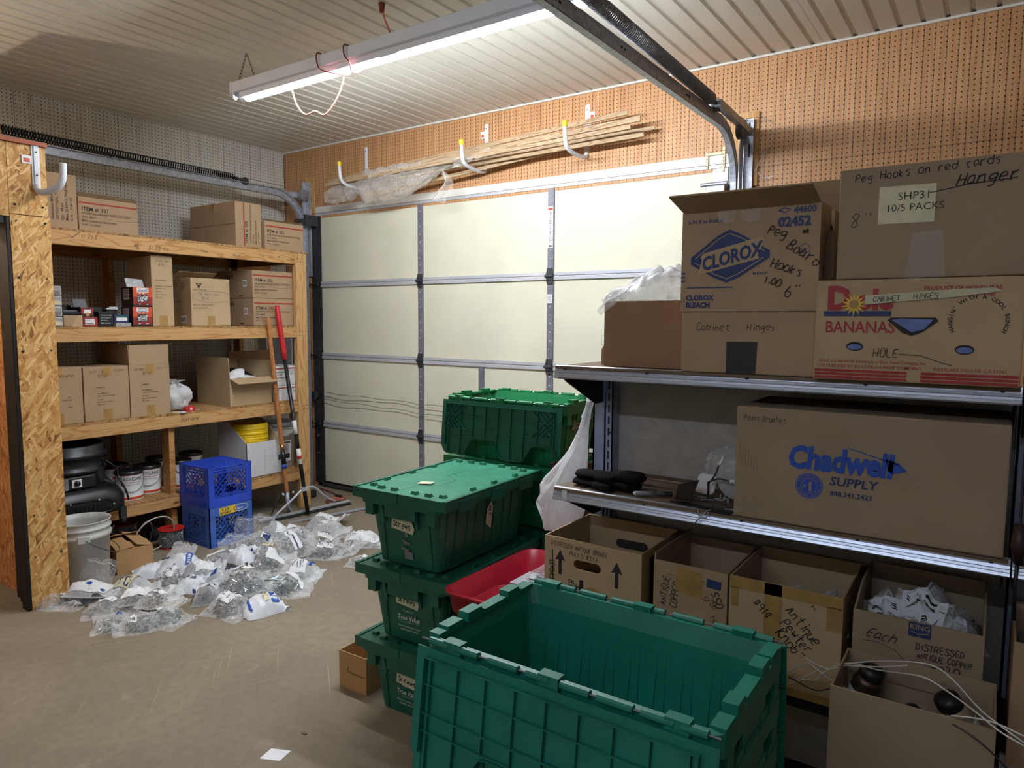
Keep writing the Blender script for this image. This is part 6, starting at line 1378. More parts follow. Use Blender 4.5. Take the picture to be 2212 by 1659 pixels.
# ---- next bay at the right edge
th, F = gbox('cardboard_box', 'worn open carton at the right edge of the photo on the lowest shelf', .068, .34, Z3, .295, .30, 1.90, mat='card', open_=True)
MB().bb((-.12, -.13, .006), (.12, .13, .22)).build('contents', MT['grey_label'], th); MB().box((-.09, -.1, .235), (.03, .03, .02)).build('red_packet', MT['red'], th)
tool = thing('hand_tool', 'dark red handled tool hanging by a black strap at the right edge', 'tool', (.064, YL - .02, 1.05))
MB().tube([(0, 0, .02), (.0, 0, -.03), (.002, 0, -.07)], [.012, .016, .010], 10).build('handle', MT['dark_maroon'], tool, True); MB().tube([(.0, 0, -.06), (-.002, 0, -.12), (0, .0, -.20)], .004, 6).build('strap', MT['black_plastic'], tool, True); MB().tube([(0, 0, .02), (0, .02, .2)], .003, 6).build('cord', MT['black_plastic'], tool)

# ---- white grocery bag hanging at the end of the gondola
wg = thing('grocery_bag', 'white plastic grocery bag hanging between tote stack and gondola upright', 'plastic bag', (-1.19, 2.19, 1.24))
LB = [(.0, 1.235), (-.012, 1.19), (-.03, 1.13), (-.075, 1.05), (-.125, .99), (-.170, .94), (-.195, .905), (-.185, .875), (-.205, .84), (-.195, .79), (-.175, .745)]
RB = [(.012, 1.235), (.012, 1.19), (.005, 1.14), (.008, 1.05), (.006, .99), (.004, .94), (.004, .90), (.002, .87), (.0, .84), (-.01, .80), (-.03, .762)]
def bagf(side):
    def fn(u, v):
        t = v * (len(LB) - 1); i = min(int(t), len(LB) - 2); k = t - i
        l = LB[i][0] * (1 - k) + LB[i + 1][0] * k; r = RB[i][0] * (1 - k) + RB[i + 1][0] * k; z = LB[i][1] * (1 - k) + LB[i + 1][1] * k
        z2 = RB[i][1] * (1 - k) + RB[i + 1][1] * k
        x = l + (r - l) * u; wv = noise.noise(Vector((u * 3.5 + v * 2, v * 5, side))) * .018 + noise.noise(Vector((u * 9, v * 3 - u * 4, side + 4))) * .012
        return (x, side * (.045 * math.sin(PI * u) ** .7 * min(v * 2, 1)) + wv, (z + (z2 - z) * u) - 1.24)
    return fn
MB().sheet(bagf(-1), 24, 44).build('front_sheet', MT['white_bag'], wg, True); MB().sheet(bagf(1), 24, 44).build('back_sheet', MT['white_bag'], wg, True)
for dx in (0, .014):
    def hd(u, v): return (.004 + dx + (u - .5) * .014 * (1 + v) - .01 * v, .01 * math.sin(v * 4 + dx * 90), .01 - .075 * v)
    MB().sheet(hd, 3, 8).build('handle', MT['white_bag'], wg, True)

# ================================================================== FLOOR ITEMS (left)
# ---- blue milk crates
def lattice(m, x0, x1, z0, z1, step, t, place, hole=None):
    """diagonal bars clipped to a window; place(x, z, depth) gives the 3-D point"""
    def bar(a, b):
        d = math.hypot(b[0] - a[0], b[1] - a[1])
        if d < .008: return
        nx, nz = -(b[1] - a[1]) / d * t / 2, (b[0] - a[0]) / d * t / 2
        q = [(a[0] - nx, a[1] - nz), (b[0] - nx, b[1] - nz), (b[0] + nx, b[1] + nz), (a[0] + nx, a[1] + nz)]
        m.add([place(x, z, 0) for x, z in q] + [place(x, z, .004) for x, z in q], [(0, 1, 2, 3), (7, 6, 5, 4), (0, 4, 5, 1), (1, 5, 6, 2), (2, 6, 7, 3), (3, 7, 4, 0)])
    def clip(sgn):
        c = -1.0
        while c < 1.0:
            pts = []
            for x in (x0, x1):
                z = sgn * x + c
                if z0 <= z <= z1: pts.append((x, z))
            for z in (z0, z1):
                x = (z - c) / sgn
                if x0 < x < x1: pts.append((x, z))
            if len(pts) >= 2:
                a, b = pts[0], pts[1]
                if hole:
                    n = 16; run = None
                    for i in range(n + 1):
                        p = (a[0] + (b[0] - a[0]) * i / n, a[1] + (b[1] - a[1]) * i / n); ins = hole(*p)
                        if not ins and run is None: run = p
                        if (ins or i == n) and run is not None: bar(run, p); run = None
                else: bar(a, b)
            c += step
    clip(1); clip(-1)
def crate(label, loc, rz, mat, upside):
    th = thing('milk_crate', label, 'crate', loc, rz, 'stacked blue milk crates'); S = .33; H = .268; h2 = S / 2
    if upside: fl = lambda z: H - z
    else: fl = lambda z: z
    for sx in (-1, 1):
        for sy in (-1, 1): MB().bb((sx * h2, sy * (h2 - .045), 0), (sx * (h2 - .006), sy * h2, H)).bb((sx * (h2 - .045), sy * h2, 0), (sx * h2, sy * (h2 - .006), H)).build('corner_post', MT[mat], th)
    for z0, z1, nm in ((H - .06, H, 'rim_band'), (0, .012, 'base_band'), (.018, .030, 'base_band'), (.036, .046, 'base_band')):
        m = MB(); a, b = sorted((fl(z0), fl(z1))); e = .003 if nm == 'rim_band' else .001
        ring = lambda l, z: [Vector(p) for p in rect_ring(l, l, .012, z, 3)]
        m.loft([ring(S + e, a), ring(S + e, b), ring(S - .014, b), ring(S - .014, a), ring(S + e, a)]); m.build(nm, MT[mat], th)
    def side(o, u):
        o = Vector(o); u = Vector(u); n = Vector((0, 0, 1)).cross(u)
        return lambda x, z, d: o + u * x + Vector((0, 0, fl(z))) + n * d
    handle = lambda x, z: abs(x) < .045 - max(0, z - .13) * .5 and .13 < z < .19
    for o, u in (((0, -h2 + .001, 0), (1, 0, 0)), ((h2 - .001, 0, 0), (0, 1, 0)), ((0, h2 - .001, 0), (-1, 0, 0)), ((-h2 + .001, 0, 0), (0, -1, 0))):
        m = MB(); pl = side(o, u); lattice(m, -.118, .118, .048, .206, .036, .0042, pl, handle)
        for (a, b) in (((-.06, .19), (.06, .19)), ((-.06, .19), (-.035, .13)), ((.06, .19), (.035, .13)), ((-.035, .13), (.035, .13)), ((-.118, .127), (.118, .127)) if not upside else ((-.12, .2), (.12, .2))):
            d = Vector((b[0] - a[0], 0, b[1] - a[1])); ln = d.length; nx, nz = -d.z / ln * .003, d.x / ln * .003
            q = [(a[0] - nx, a[1] - nz), (b[0] - nx, b[1] - nz), (b[0] + nx, b[1] + nz), (a[0] + nx, a[1] + nz)]
            m.add([pl(x, z, -.001) for x, z in q] + [pl(x, z, .006) for x, z in q], [(0, 1, 2, 3), (7, 6, 5, 4), (0, 4, 5, 1), (1, 5, 6, 2), (2, 6, 7, 3), (3, 7, 4, 0)])
        m.build('lattice_side', MT[mat], th)
    m = MB(); z = fl(.003)
    n = 11
    for i in range(n + 1):
        c = -.155 + .31 * i / n; m.bb((c - .0055, -.158, z - .002), (c + .0055, .158, z + .002)); m.bb((-.158, c - .0055, z - .0018), (.158, c + .0055, z + .0018))
    m.build('bottom_grid', MT[mat], th)
    return th
c1 = crate('faded lower milk crate with yellow tape tag beside the bagged hardware', (-4.375, 2.755, 0), 0, 'crate_blue_faded', False)
c2 = crate('bright blue milk crate turned upside down on the faded one', (-4.378, 2.752, .2695), .015, 'crate_blue', True)
f = Face((.166, -.165, 0), (0, 1, 0), (0, 0, 1), .002)
m = MB(); f.poly(m, [(.075, .205), (.20, .21), (.20, .262), (.072, .258)]); m.build('yellow_tag', MT['sun_yellow'], c1); m = MB(); f.hand(m, '4 3/8', .09, .235, .016, .0026, lift=.001); f.hand(m, 'BUTTERFLY', .08, .212, .015, .0024, wx=.8, lift=.001); m.build('handwriting', MT['ink'], c1)
m = MB(); f.line(m, [(.235 + .055 * math.cos(a), .235 + .022 * math.sin(a)) for a in [2 * PI * i / 24 for i in range(25)]], .003); f.hand(m, 'land', .205, .226, .016, .0026); m.build('white_logo', MT['print_white'], c1)

# ---- brown box, spools, cable
th, F = carton('cardboard_box', 'low brown carton with torn lid on the floor beside the white bucket', (-4.352, 2.125, 0), math.radians(78), .20, .33, .145, 'card_orange', True, flaps={'f': (.13, 4), 'b': (.10, 20), 'l': (.09, 8), 'r': (.09, 14)})
MB().bb((-.09, -.155, .006), (.09, .155, .12)).build('contents', MT['card_dark'], th)
for i, (x, y, lab) in enumerate(((-4.475, 2.475, 'red spool wound with silver chain under the bottom shelf'), (-4.86, 2.35, 'dark red spool further back under the bottom shelf'))):
    sp_ = thing('chain_spool', lab, 'spool', (x, y, 0), 0, 'red spools under the shelf'); r = .082 if i == 0 else .10
    MB().lathe([(0, 0), (r, 0), (r, .005), (0, .006)], 28).build('lower_flange', MT['red_spool'], sp_); MB().lathe([(.012, .121), (r, .121), (r, .126), (.012, .127)], 28).build('upper_flange', MT['red_spool'], sp_)
    MB().lathe([(.03, .006), (.03, .121)], 16).build('core', MT['ink'], sp_)
    m = MB(); rr_ = random.Random(i)
    for k in range(7):
        for j in range(34):
            a = 2 * PI * (j + .5 * (k % 2)) / 34; R = r * (.80 + .05 * rr_.random()); m.box((R * math.cos(a), R * math.sin(a), .016 + k * .015), (.011, .005, .013), Matrix.Rotation(a + rr_.uniform(-.6, .6), 3, 'Z') @ Matrix.Rotation(rr_.uniform(-.7, .7), 3, 'X'))
    MB().lathe([(r * .7, .008), (r * .78, .03), (r * .78, .10), (r * .7, .12)], 24).build('inner_windings', MT['steel'], sp_)
    o = m.build('chain', MT['zinc'], sp_); o['kind'] = 'stuff'
cb = thing('steel_cable', 'loop of grey coated steel cable leaning in front of the red spool', 'cable', (-4.40, 2.335, 0))
MB().tube([(-.055 * math.cos(a) - .02, .128 * math.sin(a), .128 - .122 * math.cos(a)) for a in [2 * PI * i / 40 for i in range(40)]], .0045, 7, True).build('big_loop', MT['cord_white'], cb, True)
MB().tube([(-.06 - .05 * math.cos(a), -.05 + .05 * math.sin(a), .115 - .110 * math.cos(a)) for a in [2 * PI * i / 30 for i in range(30)]], .003, 6, True).build('small_loop', MT['wire'], cb, True)
MB().tube(spl([(-.1, -.15, .16), (-.06, -.09, .10), (-.05, -.04, .02), (.0, -.02, .006)]), .0035, 6).tube(spl([(-.12, -.2, .22), (-.1, -.28, .12), (-.09, -.33, .04)]), .003, 6).build('loose_end', MT['cord_white'], cb, True)
cs = thing('caster_tool', 'dark round wheel lying behind the cable loop under the bottom shelf', 'wheel', (-4.70, 2.47, 0))
MB().cyl((0, -.02, .05), (0, .02, .05), .05, seg=20).build('tyre', MT['rubber'], cs, bevel=.004); MB().cyl((0, -.025, .05), (0, .025, .05), .018, seg=14).build('hub', MT['steel_dark'], cs)

# ---- long handled tools
hoe = thing('garden_tool', 'wooden handled scraper tool leaning on the shelving', 'garden tool', (-4.47, 3.41, 0))
a = Vector((0, 0, .14)); b = Vector((-.058, -.095, 1.53)); d_ = (b - a)
MB().tube([a.lerp(b, t) for t in (0, .02, .1, .3, .5, .7, .9, .98, 1)], [.014, .0155, .017, .0175, .0175, .0165, .0155, .015, .012], 14).build('wood_handle', MT['handle_wood'], hoe, True)
for t0, t1, mt in ((.265, .30, 'brass'), (.19, .265, 'black_plastic'), (.165, .19, 'blue_bright')): MB().cyl(a.lerp(b, t0), a.lerp(b, t1), .0185, seg=14).build('printed_band', MT[mt], hoe, True)
p_ = a.lerp(b, .235); MB().box(p_ + Vector((.012, 0, 0)), (.006, .10, .035)).build('hang_tag', MT['black_plastic'], hoe)
MB().cyl((0.004, .004, .02), a.lerp(b, .03), .010, .018, 14).build('ferrule', MT['galv'], hoe, True)
MB().tube(spl([(.0, 0, .07), (.012, .012, .045), (.028, .018, .012), (.02, -.004, .006)]), .0055, 8).build('hook_tip', MT['galv'], hoe, True)
MB().tube([(.0, -.045, .175), (0, .045, .18)], .008, 8).build('cross_bar', MT['black_plastic'], hoe); m = MB(); [m.cyl((.0, y, .175), (.012, y, .175), .009, seg=10) for y in (-.045, .045)]; o = m.build('white_bolts', MT['print_white'], hoe); o['kind'] = 'stuff'
MB().tube(spl([(.0, -.05, .172), (.01, -.10, .15), (.02, -.17, .03), (.025, -.195, .004)]), .0055, 7).build('wire_arm', MT['black_plastic'], hoe, True)
sq = thing('floor_squeegee', 'long floor squeegee with red grip and black handle leaning on the shelving', 'squeegee', (-4.36, 3.53, 0))
a = Vector((.035, -.045, .012)); b = Vector((-.165, -.135, 1.62))
MB().cyl(a, a.lerp(b, .745), .0155, seg=14).build('black_handle', MT['black_plastic'], sq, True); MB().tube([a.lerp(b, t) for t in (.745, .78, .93, .99, 1)], [.018, .021, .020, .019, .015], 14).build('red_grip', MT['red'], sq, True)
for t0, t1, mt in ((.39, .455, 'paper'), (.245, .32, 'paper')): MB().cyl(a.lerp(b, t0), a.lerp(b, t1), .0162, seg=14).build('printed_band', MT[mt], sq, True)
MB().cyl(a.lerp(b, .27), a.lerp(b, .286), .0166, seg=14).build('red_band', MT['red'], sq, True)
MB().tube(spl([(-.04, -.315, .03), (-.0, -.16, .15), (.015, -.09, .205), (.014, -.055, .218), (.014, .0, .218), (.01, .05, .20), (-.01, .17, .10), (-.04, .30, .03)], 5), .009, 8).build('brace', MT['alu'], sq, True)
MB().box((.02, -.06, .213), (.03, .06, .028)).build('clamp', MT['alu'], sq, bevel=.003)
rotb = Matrix.Rotation(-.13, 3, 'Z')
MB().box((-.04, 0, .022), (.035, .80, .012), rotb).build('blade_holder', MT['alu'], sq); MB().box((-.072, 0.004, .011), (.010, .80, .021), rotb).build('rubber_blade', MT['rubber'], sq)
MB().box((-.02, 0, .006), (.05, .78, .010), rotb).build('lower_blade', MT['rubber'], sq)
fs_ = thing('metal_strip', 'flat grey metal strip on the floor beside the squeegee', 'metal strip', (-4.20, 3.62, 0), -.26)
MB().bb((-.03, -.36, 0), (.03, .32, .003)).build('strip', MT['galv'], fs_); MB().bb((.033, -.30, 0), (.04, .42, .002)).build('black_edge', MT['ink'], fs_)
oc2 = thing('floor_cable', 'tangled orange extension cord on the floor by the garage door', 'cord', (-4.55, 3.92, 0))
MB().tube(spl([(-.36, .18, .012), (-.2, .16, .008), (-.05, .1, .007), (.06, .03, .007), (.1, -.03, .008), (.05, -.05, .01), (.0, .0, .012), (.05, .06, .014), (.11, .04, .012), (.12, -.02, .014), (.04, -.06, .016), (-.02, -.03, .010), (.03, -.09, .007), (.08, -.10, .007)]), .0055, 7).build('cord', MT['cord_red'], oc2, True)
MB().tube(spl([(.02, -.02, .016), (.07, .0, .02), (.1, .03, .018), (.07, .06, .012), (.0, .04, .012), (-.01, -.01, .012)]), .0055, 7).build('cord_coil', MT['cord_orange'], oc2, True); MB().box((-.02, .09, .012), (.06, .03, .022)).build('plug', MT['black_plastic'], oc2, bevel=.004)
dk = thing('weight_block', 'dark dusty block on the floor behind the corner post', 'block', (-4.80, 3.86, 0)); MB().box((0, 0, .03), (.14, .10, .055)).build('block', MT['rubber'], dk, bevel=.008); MB().tube([(-.05, 0, .058), (-.03, 0, .08), (.03, 0, .08), (.05, 0, .058)], .006, 7).build('grip', MT['steel_dark'], dk)
dd = thing('paper_sheet', 'white paper leaning on the floor behind the corner post', 'paper', (-4.66, 3.735, 0)); MB().prism([(-.03, 0), (.03, 0), (.032, .15), (-.026, .16)], 0, .0015, (0, 0, 0), (0, 1, 0), (.15, 0, .99)).build('sheet', MT['paper'], dd)
wd_ = thing('junction_plate', 'small galvanized plate with holes on the floor behind the crates', 'plate', (-4.60, 3.02, 0), .2); MB().bb((-.04, -.05, 0), (-.036, .05, .07)).bb((-.04, -.05, 0), (.03, .05, .003)).build('plate', MT['galv'], wd_); m = MB(); [m.cyl((-.0362, y, .04), (-.035, y, .04), .006, seg=10) for y in (-.02, .02)]; o = m.build('holes', MT['ink'], wd_); o['kind'] = 'stuff'
m = MB(); m.prism([(-.045, -.03), (.03, -.035), (.045, .025), (-.03, .03)], 0, .001); o = m.build('paper_scrap', MT['paper']); o.location = (-2.0, 1.45, .0005); o.rotation_euler = (0, 0, .5); tag(o, 'small white paper scrap on the concrete at the bottom of the photo', 'paper')
m = MB(); m.prism([(-.012, -.005), (.01, -.006), (.014, .003), (-.008, .007)], 0, .003); o = m.build('wood_chip', MT['card_dark']); o.location = (-2.02, 1.59, .0); tag(o, 'tiny brown chip on the floor above the paper scrap', 'debris')

# ================================================================== BAGS OF HARDWARE
def bits_mesh(kind, seed):
    r = random.Random(seed); m = MB()
    for i in range(85):
        a = r.uniform(0, 2 * PI); q = math.sqrt(r.random()); p = Vector((q * math.cos(a), q * math.sin(a), r.random() ** 1.3 * math.sqrt(max(0, 1 - q * q * .9))))
        d = Vector((r.uniform(-1, 1), r.uniform(-1, 1), r.uniform(-.5, .5))).normalized()
        if kind == 0: m.cyl(p - d * .13, p + d * .13, .035, seg=6); m.cyl(p + d * .13, p + d * .17, .07, seg=6)
        elif kind == 1: m.cyl(p - d * .022, p + d * .022, .10, seg=10)
        elif kind == 2: m.cyl(p - d * .22, p + d * .22, .04, seg=6)
        else: m.box(p, (.22, .07, .04), d.to_track_quat('X', 'Z').to_matrix())
    return m
bit_me = {(k, mt): bits_mesh(k, k * 3 + 1).mesh('hardware', MT[mt]) for k, mt in ((0, 'zinc'), (1, 'zinc'), (2, 'zinc_teal'), (3, 'bronze'), (2, 'brass'), (3, 'zinc'), (0, 'zinc_teal'), (1, 'bronze'), (2, 'zinc'), (1, 'brass'), (3, 'brass'), (0, 'bronze'))}
def hbag(label, x, y, rz, w, l, h, film_, bits, tags, lift=0.0, z0=0.0, seed=0, flap=.42, group='bags of hardware on the floor'):
    """zip bag: contents at -y, empty flap at +y; lift = how far the flap stands up"""
    th = thing('hardware_bag', label, 'bag', (x, y, z0), math.radians(rz), group); sd = seed * 3.7
    vf = 1 - flap
    def path(v):     # centre line of the bag, (y, z)
        if v <= vf: return (-l / 2 + l * v, 0.0)
        t = (v - vf) * l; a = lift * min(1, (v - vf) / .12) if lift > 0 else 0
        return (-l / 2 + l * vf + t * math.cos(a), t * math.sin(a))
    def surf(u, v, top):
        yy, zz = path(v); e = max(0, math.sin(PI * u)) ** .55; g = max(0, math.sin(PI * min(v / (vf * 1.15), 1))) ** .6
        th_ = h * e * g + .008 * e * (1 if v > .02 else 0)
        n1 = noise.noise(Vector((u * 3 + sd, v * 4, sd))); n2 = noise.noise(Vector((u * 9, v * 8 + sd, 3 + sd)))
        n3 = abs(noise.noise(Vector((u * 6 + v * 5, v * 3 - u * 2, sd + 9))))
        xx = (u - .5) * w * (1 + .10 * n1 + .06 * math.sin(v * 7 + sd)) * (1 - .10 * g * e) 
        yy += .02 * n1; bump = .020 * n2 * e + .018 * (n3 - .25) * e + (.035 * n1 if v > vf else 0)
        z = zz + (th_ + bump if top else .002 + (bump * .8 if (v > vf and lift > 0) else 0)) 
        if v > vf and lift <= 0: z = zz + (.014 + max(bump, -.008) + .02 * math.sin(u * 5 + sd) * (v - vf) if top else .002)
        return Vector((xx, yy, max(z, .0015)))
    m = MB(); nu, nv = 16, 22
    m.sheet(lambda u, v: surf(u, v, True), nu, nv); m.sheet(lambda u, v: surf(1 - u, v, False), nu, nv)
    m.build('film', MT[film_], th, True)
    if film_ in ('clear_film', 'milky_film') and flap > .3:
        z = MB(); vz = .93
        z.tube([surf(.03 + .94 * i / 14, vz, True) + Vector((0, 0, .002)) for i in range(15)], .0028, 5); z.build('zip_strip', MT['milky_film'], th, True)
    if bits is not None:
        o = share('hardware', bit_me[bits], th, (0, -l / 2 + l * vf * .52, .004), (0, 0, seed), (w * .43, l * vf * .46, h * .98)); o['kind'] = 'stuff'
    for k, tg in enumerate(tags):
        kind, u0, v0, u1, v1 = tg[:5]; mt = {'paper': 'paper', 'bar': 'paper', 'blue': 'blue_bright', 'navy': 'blue_ink', 'grey': 'grey_label', 'cream': 'cream_paper', 'logo': 'blue_bright'}[kind]
        def lab(u, v, lf=.004): return surf(u0 + (u1 - u0) * u, v0 + (v1 - v0) * v, True) + Vector((0, 0, lf + .001 * k))
        t = MB(); t.sheet(lambda u, v: lab(u, v), 6, 6); lo = t.build('label', MT[mt], th, True)
        if kind in ('bar', 'cream'):
            q = MB(); rr_ = random.Random(seed + k)
            for j in range(13):
                if rr_.random() < .2: continue
                a_ = .08 + j * .065; b0, b1 = (.12, rr_.uniform(.3, .45)) if rr_.random() < .5 else (.5, rr_.uniform(.7, .92))
                q.sheet(lambda u, v: lab(b0 + (b1 - b0) * u, a_ + .035 * v, .006), 4, 1)
            o = q.build('label_print', MT['ink'], lo); o['kind'] = 'stuff'
        if kind == 'logo':
            q = MB()
            for j in range(7): q.sheet(lambda u, v: lab(.1 + .12 * j + .07 * u, .25 + .5 * v, .006), 1, 1)
            o = q.build('label_print', MT['print_white'], lo); o['kind'] = 'stuff'
    return th
CF, MF, BW = 'clear_film', 'milky_film', 'bag_white'
# front left pile
hbag('clear bag with white strip label at the foot of the board post', -4.02, 1.60, -62, .17, .30, .05, CF, (3, 'zinc'), [('paper', .15, .1, .35, .8), ('navy', .18, .02, .33, .18)], seed=1)
hbag('tall clear zip bag standing against the dirty white bucket', -4.045, 1.80, 25, .22, .34, .04, CF, (2, 'zinc'), [('bar', .25, .2, .6, .5)], 1.15, seed=2, flap=.6)
hbag('flat white packet with slim blue stripe on the left pile', -3.93, 1.745, -55, .16, .30, .05, MF, (3, 'zinc'), [('paper', .1, .1, .9, .75), ('blue', .55, .35, .62, .7)], seed=3, z0=.045)
hbag('bag with cream label and black oval stamp on the left pile', -3.84, 1.90, -70, .18, .22, .075, MF, (0, 'zinc'), [('cream', .1, .1, .9, .6), ('navy', .65, .4, .85, .55)], seed=4, z0=.02, flap=.25)
hbag('clear bag of curved wire hangers in the middle of the left pile', -3.70, 1.73, -40, .20, .27, .06, CF, (3, 'zinc'), [('bar', .25, .2, .6, .5)], seed=5)
hbag('bag topped by a square blank white card on the left pile', -3.63, 1.83, -25, .17, .22, .05, CF, (1, 'zinc'), [('paper', .05, .1, .8, .75)], seed=6, z0=.05)
hbag('open clear zip bag spilling toward the camera on the left pile', -3.58, 1.66, 65, .18, .30, .05, CF, (2, 'zinc'), [('blue', .6, .3, .75, .36)], seed=7)
hbag('clear bag packed with shiny zinc screws at the front of the left pile', -3.405, 1.70, 150, .18, .20, .065, CF, (0, 'zinc'), [('bar', .2, .5, .5, .72)], seed=8, flap=.2)
hbag('empty clear bag flap lying behind the blank card', -3.66, 1.96, -60, .20, .24, .02, CF, None, [('paper', .3, .2, .6, .4)], seed=9, z0=.02, flap=.8)
hbag('bag with rusty brown tint at the right of the left pile', -3.49, 1.87, -65, .17, .23, .05, CF, (3, 'bronze'), [('bar', .25, .2, .6, .5)], seed=10, z0=.045)
hbag('bag of greenish zinc screws at the right end of the left pile', -3.355, 1.82, -75, .17, .22, .06, CF, (0, 'zinc_teal'), [('paper', .35, .1, .55, .3)], seed=11, flap=.2)
# middle pile by the brown carton
hbag('small wrinkled white bag next to the low brown carton', -4.09, 2.12, 60, .20, .20, .06, BW, None, [], seed=12, flap=.35)
hbag('white bag with wing-like raised corners at the back of the middle pile', -4.11, 2.30, 15, .20, .26, .05, MF, (3, 'zinc'), [('navy', .2, .25, .8, .30)], .9, seed=13, flap=.5)
hbag('plump white bag with large blue logo bar on the middle pile', -3.93, 2.24, -40, .22, .30, .11, BW, None, [('logo', .35, .55, .85, .66)], seed=14, flap=.2)
hbag('dark mixed hardware bag under the white bag with blue logo bar', -3.84, 2.13, 40, .20, .26, .08, CF, (3, 'bronze'), [('bar', .3, .2, .6, .6)], seed=15, flap=.25)
hbag('bag with folded blank white card on the middle pile', -3.75, 2.27, -20, .17, .22, .08, MF, (1, 'zinc'), [('paper', .1, .2, .9, .85)], .5, z0=.03, seed=16)
hbag('torn white bag with a dark hole at the front of the middle pile', -3.68, 2.13, 130, .18, .20, .06, BW, None, [('grey', .4, .3, .55, .5), ('navy', .75, .5, .85, .75)], seed=17, flap=.3)
hbag('pale blue tinted bag with upright blue logo in the middle pile', -3.60, 2.24, 95, .16, .22, .09, MF, (0, 'zinc'), [('logo', .3, .35, .5, .75)], .6, seed=18)
hbag('upright grey packet with printed instruction panel in the middle pile', -3.455, 2.10, 55, .15, .20, .10, MF, (0, 'bronze'), [('bar', .15, .2, .85, .85), ('navy', .0, .15, .1, .8)], 1.0, seed=19, flap=.5)
hbag('white bag with dark blue label bar behind the upright grey packet', -3.52, 2.30, 60, .17, .24, .08, MF, (3, 'zinc'), [('navy', .2, .5, .8, .62)], seed=20, z0=.02, flap=.3)
# large pile
hbag('tall clear bag peaked up against the blue milk crates', -4.02, 2.80, 35, .26, .34, .07, CF, (1, 'brass'), [('paper', .3, .3, .6, .5)], 1.2, seed=21, flap=.62)
hbag('clear bag with round silver plates in front of the milk crates', -4.02, 2.64, 60, .20, .26, .06, CF, (1, 'zinc'), [('grey', .3, .45, .6, .6)], .9, seed=22)
hbag('clear bag with grey square and white strip labels on the large pile', -3.83, 2.46, -35, .24, .28, .09, CF, (3, 'zinc'), [('paper', .15, .15, .5, .7), ('grey', .55, .55, .75, .75)], seed=23, flap=.3)
hbag('white pointed packet with blue label bar on the large pile', -3.70, 2.50, 15, .16, .20, .08, BW, None, [('navy', .1, .72, .8, .82)], .7, seed=24, z0=.06, flap=.4)
hbag('silver foil bag with black and blue label bar at the back of the large pile', -3.84, 2.76, -50, .22, .28, .08, CF, (3, 'zinc'), [('paper', .4, .4, .8, .62), ('navy', .42, .44, .78, .58)], seed=25, z0=.05)
hbag('bag carrying a tilted white card at the back of the large pile', -3.96, 2.97, -35, .20, .26, .10, MF, (1, 'zinc'), [('paper', .1, .35, .9, .9)], .35, seed=26, z0=.03)
hbag('large puffed clear bag with faint blue print on the large pile', -3.68, 2.86, -5, .28, .34, .14, CF, (3, 'zinc'), [('blue', .25, .62, .6, .72), ('paper', .5, .25, .95, .4), ('navy', .55, .3, .95, .33)], .4, seed=27, z0=.02, flap=.3)
hbag('glossy empty clear bag behind the large puffed bag', -3.93, 3.10, -60, .24, .30, .05, CF, (1, 'zinc'), [('paper', .3, .2, .6, .4)], seed=28, z0=.02, flap=.5)
hbag('bag with brass parts and cream barcode tag on the large pile', -3.60, 2.60, -70, .18, .22, .08, CF, (3, 'brass'), [('cream', .1, .3, .6, .6)], seed=29, z0=.06, flap=.25)
hbag('big clear bag with large barcode sheet at the front of the large pile', -3.34, 2.29, -15, .26, .32, .12, CF, (0, 'zinc'), [('bar', .15, .25, .6, .62)], .3, seed=30, z0=.03, flap=.35)
hbag('bag of zinc hardware with barcode panel lowest at the front', -3.20, 2.075, -80, .20, .25, .09, CF, (0, 'zinc'), [('bar', .2, .2, .75, .6), ('paper', .5, .45, .8, .65)], seed=31, flap=.2)
hbag('white packet printed in blue at the front corner of the large pile', -3.075, 2.185, -15, .17, .22, .08, BW, None, [('logo', .1, .62, .85, .76), ('cream', .15, .45, .8, .58), ('blue', .4, .12, .85, .16)], seed=32, flap=.15)
hbag('clear bag of long blue-grey bolts on the right of the large pile', -3.20, 2.42, -45, .24, .28, .10, CF, (2, 'zinc_teal'), [('paper', .1, .5, .55, .8)], seed=33, flap=.3)
hbag('white packet of silver strips at the right edge of the large pile', -3.33, 2.62, -60, .22, .26, .09, MF, (3, 'zinc'), [('bar', .1, .35, .9, .7), ('blue', .2, .72, .6, .76)], seed=34, flap=.2)
hbag('bag with blank white card between the bolts and silver strips', -3.48, 2.56, -30, .20, .26, .10, CF, (1, 'zinc'), [('paper', .35, .3, .85, .65)], .3, seed=35, z0=.05)
hbag('low clear bag wedged between middle and large piles', -3.53, 2.42, 10, .18, .24, .06, CF, (1, 'bronze'), [('cream', .2, .2, .6, .6)], seed=36, flap=.3)
# right pile by the squeegee
hbag('white wrapped bag of brass tubes beside the squeegee', -4.00, 3.42, -70, .22, .30, .07, MF, (2, 'brass'), [('paper', .1, .2, .7, .6), ('blue', .05, .1, .2, .25)], .5, seed=37, flap=.5)
hbag('grey mixed bag in front of the brass tube bag', -3.84, 3.28, -55, .22, .28, .08, MF, (3, 'bronze'), [('bar', .25, .2, .6, .5)], seed=38, flap=.25)
hbag('bag of copper strips with white barcode label by the squeegee', -3.70, 3.09, -50, .19, .24, .07, CF, (3, 'brass'), [('bar', .15, .4, .75, .8)], seed=39, flap=.3)
hbag('bag of dark hardware with crossed barcode stickers in the right pile', -3.49, 2.95, -60, .20, .24, .07, CF, (3, 'bronze'), [('bar', .2, .3, .7, .7)], seed=40, flap=.25)
hbag('crumpled clear bag with bright highlight in the right pile', -3.43, 3.10, -20, .20, .26, .05, CF, (1, 'zinc'), [('paper', .35, .5, .6, .65)], .6, seed=41, flap=.55)
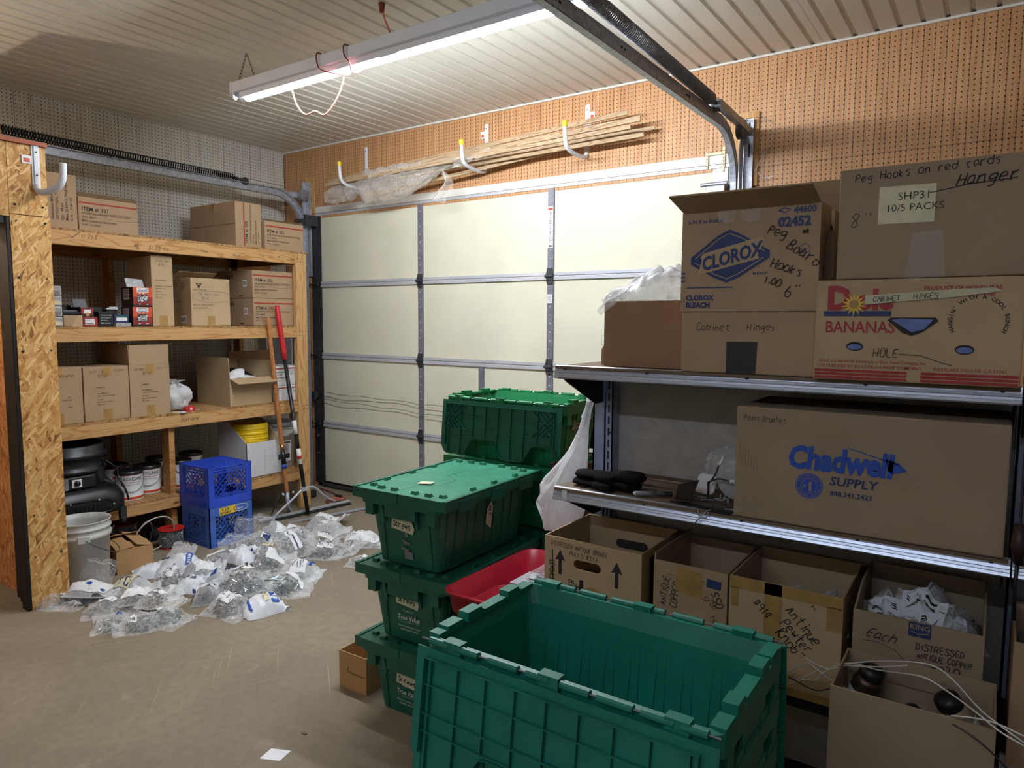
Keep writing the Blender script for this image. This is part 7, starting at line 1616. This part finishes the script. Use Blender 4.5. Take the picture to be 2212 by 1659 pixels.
hbag('white bag showing brass rods beside the top Screws tote', -3.46, 3.27, -60, .20, .30, .08, MF, (2, 'brass'), [('paper', .1, .35, .9, .8), ('bar', .5, .1, .9, .35)], seed=42, flap=.3)
hbag('flattened bag with curled white band nearest the Screws totes', -3.15, 2.98, -75, .17, .24, .04, CF, (1, 'zinc'), [('paper', .3, .2, .5, .8), ('paper', .65, .4, .95, .9)], seed=43, flap=.4)
# bags inside the cartons on the lowest gondola shelf
GB = 'clear bags in the open cartons'
hbag('clear bag of pewter parts inside the carton marked 914', -.42, 2.09, 20, .20, .24, .07, CF, (3, 'bronze'), [('paper', .15, .2, .8, .6)], .3, z0=Z3 + .165, seed=51, group=GB)
hbag('clear bag of copper parts leaning in the left of the 930 carton', -.205, 2.055, 10, .10, .15, .045, CF, (3, 'bronze'), [('bar', .1, .5, .9, .9)], 1.0, z0=Z3 + .202, seed=52, flap=.6, group=GB)
hbag('clear bag with a large white slip in the middle of the 930 carton', -.125, 2.06, -15, .13, .17, .05, CF, (3, 'bronze'), [('bar', .1, .45, .9, .95)], 1.1, z0=Z3 + .202, seed=53, flap=.6, group=GB)
hbag('clear bag of parts in the right of the 930 carton', -.05, 2.06, 25, .11, .15, .045, CF, (3, 'bronze'), [('paper', .2, .45, .8, .8)], .7, z0=Z3 + .202, seed=54, flap=.55, group=GB)
hbag('clear bag standing at the back of the 930 carton', -.09, 2.13, 70, .13, .16, .05, CF, (0, 'bronze'), [('paper', .2, .6, .9, .9)], 1.2, z0=Z3 + .202, seed=55, flap=.6, group=GB)

# tiny repeated fittings that are too small to pick apart singly
for o in bpy.data.objects:
    if o.type == 'MESH' and o.name.split('.')[0] in ('screw', 'screw_heads', 'slots', 'rivets', 'holes', 'chain', 'pin_holes', 'ballast_label', 'sticker_print', 'grille', 'grille_bolts', 'cord_wrap', 'white_marks', 'foil_tabs', 'red_lines', 'hinge_barrels', 'plate_print', 'label_print', 'crush_marks', 'pencil_notes', 'printed_text', 'handwriting', 'red_print', 'blue_print', 'sheet_print', 'barcode'):
        o['kind'] = 'stuff'
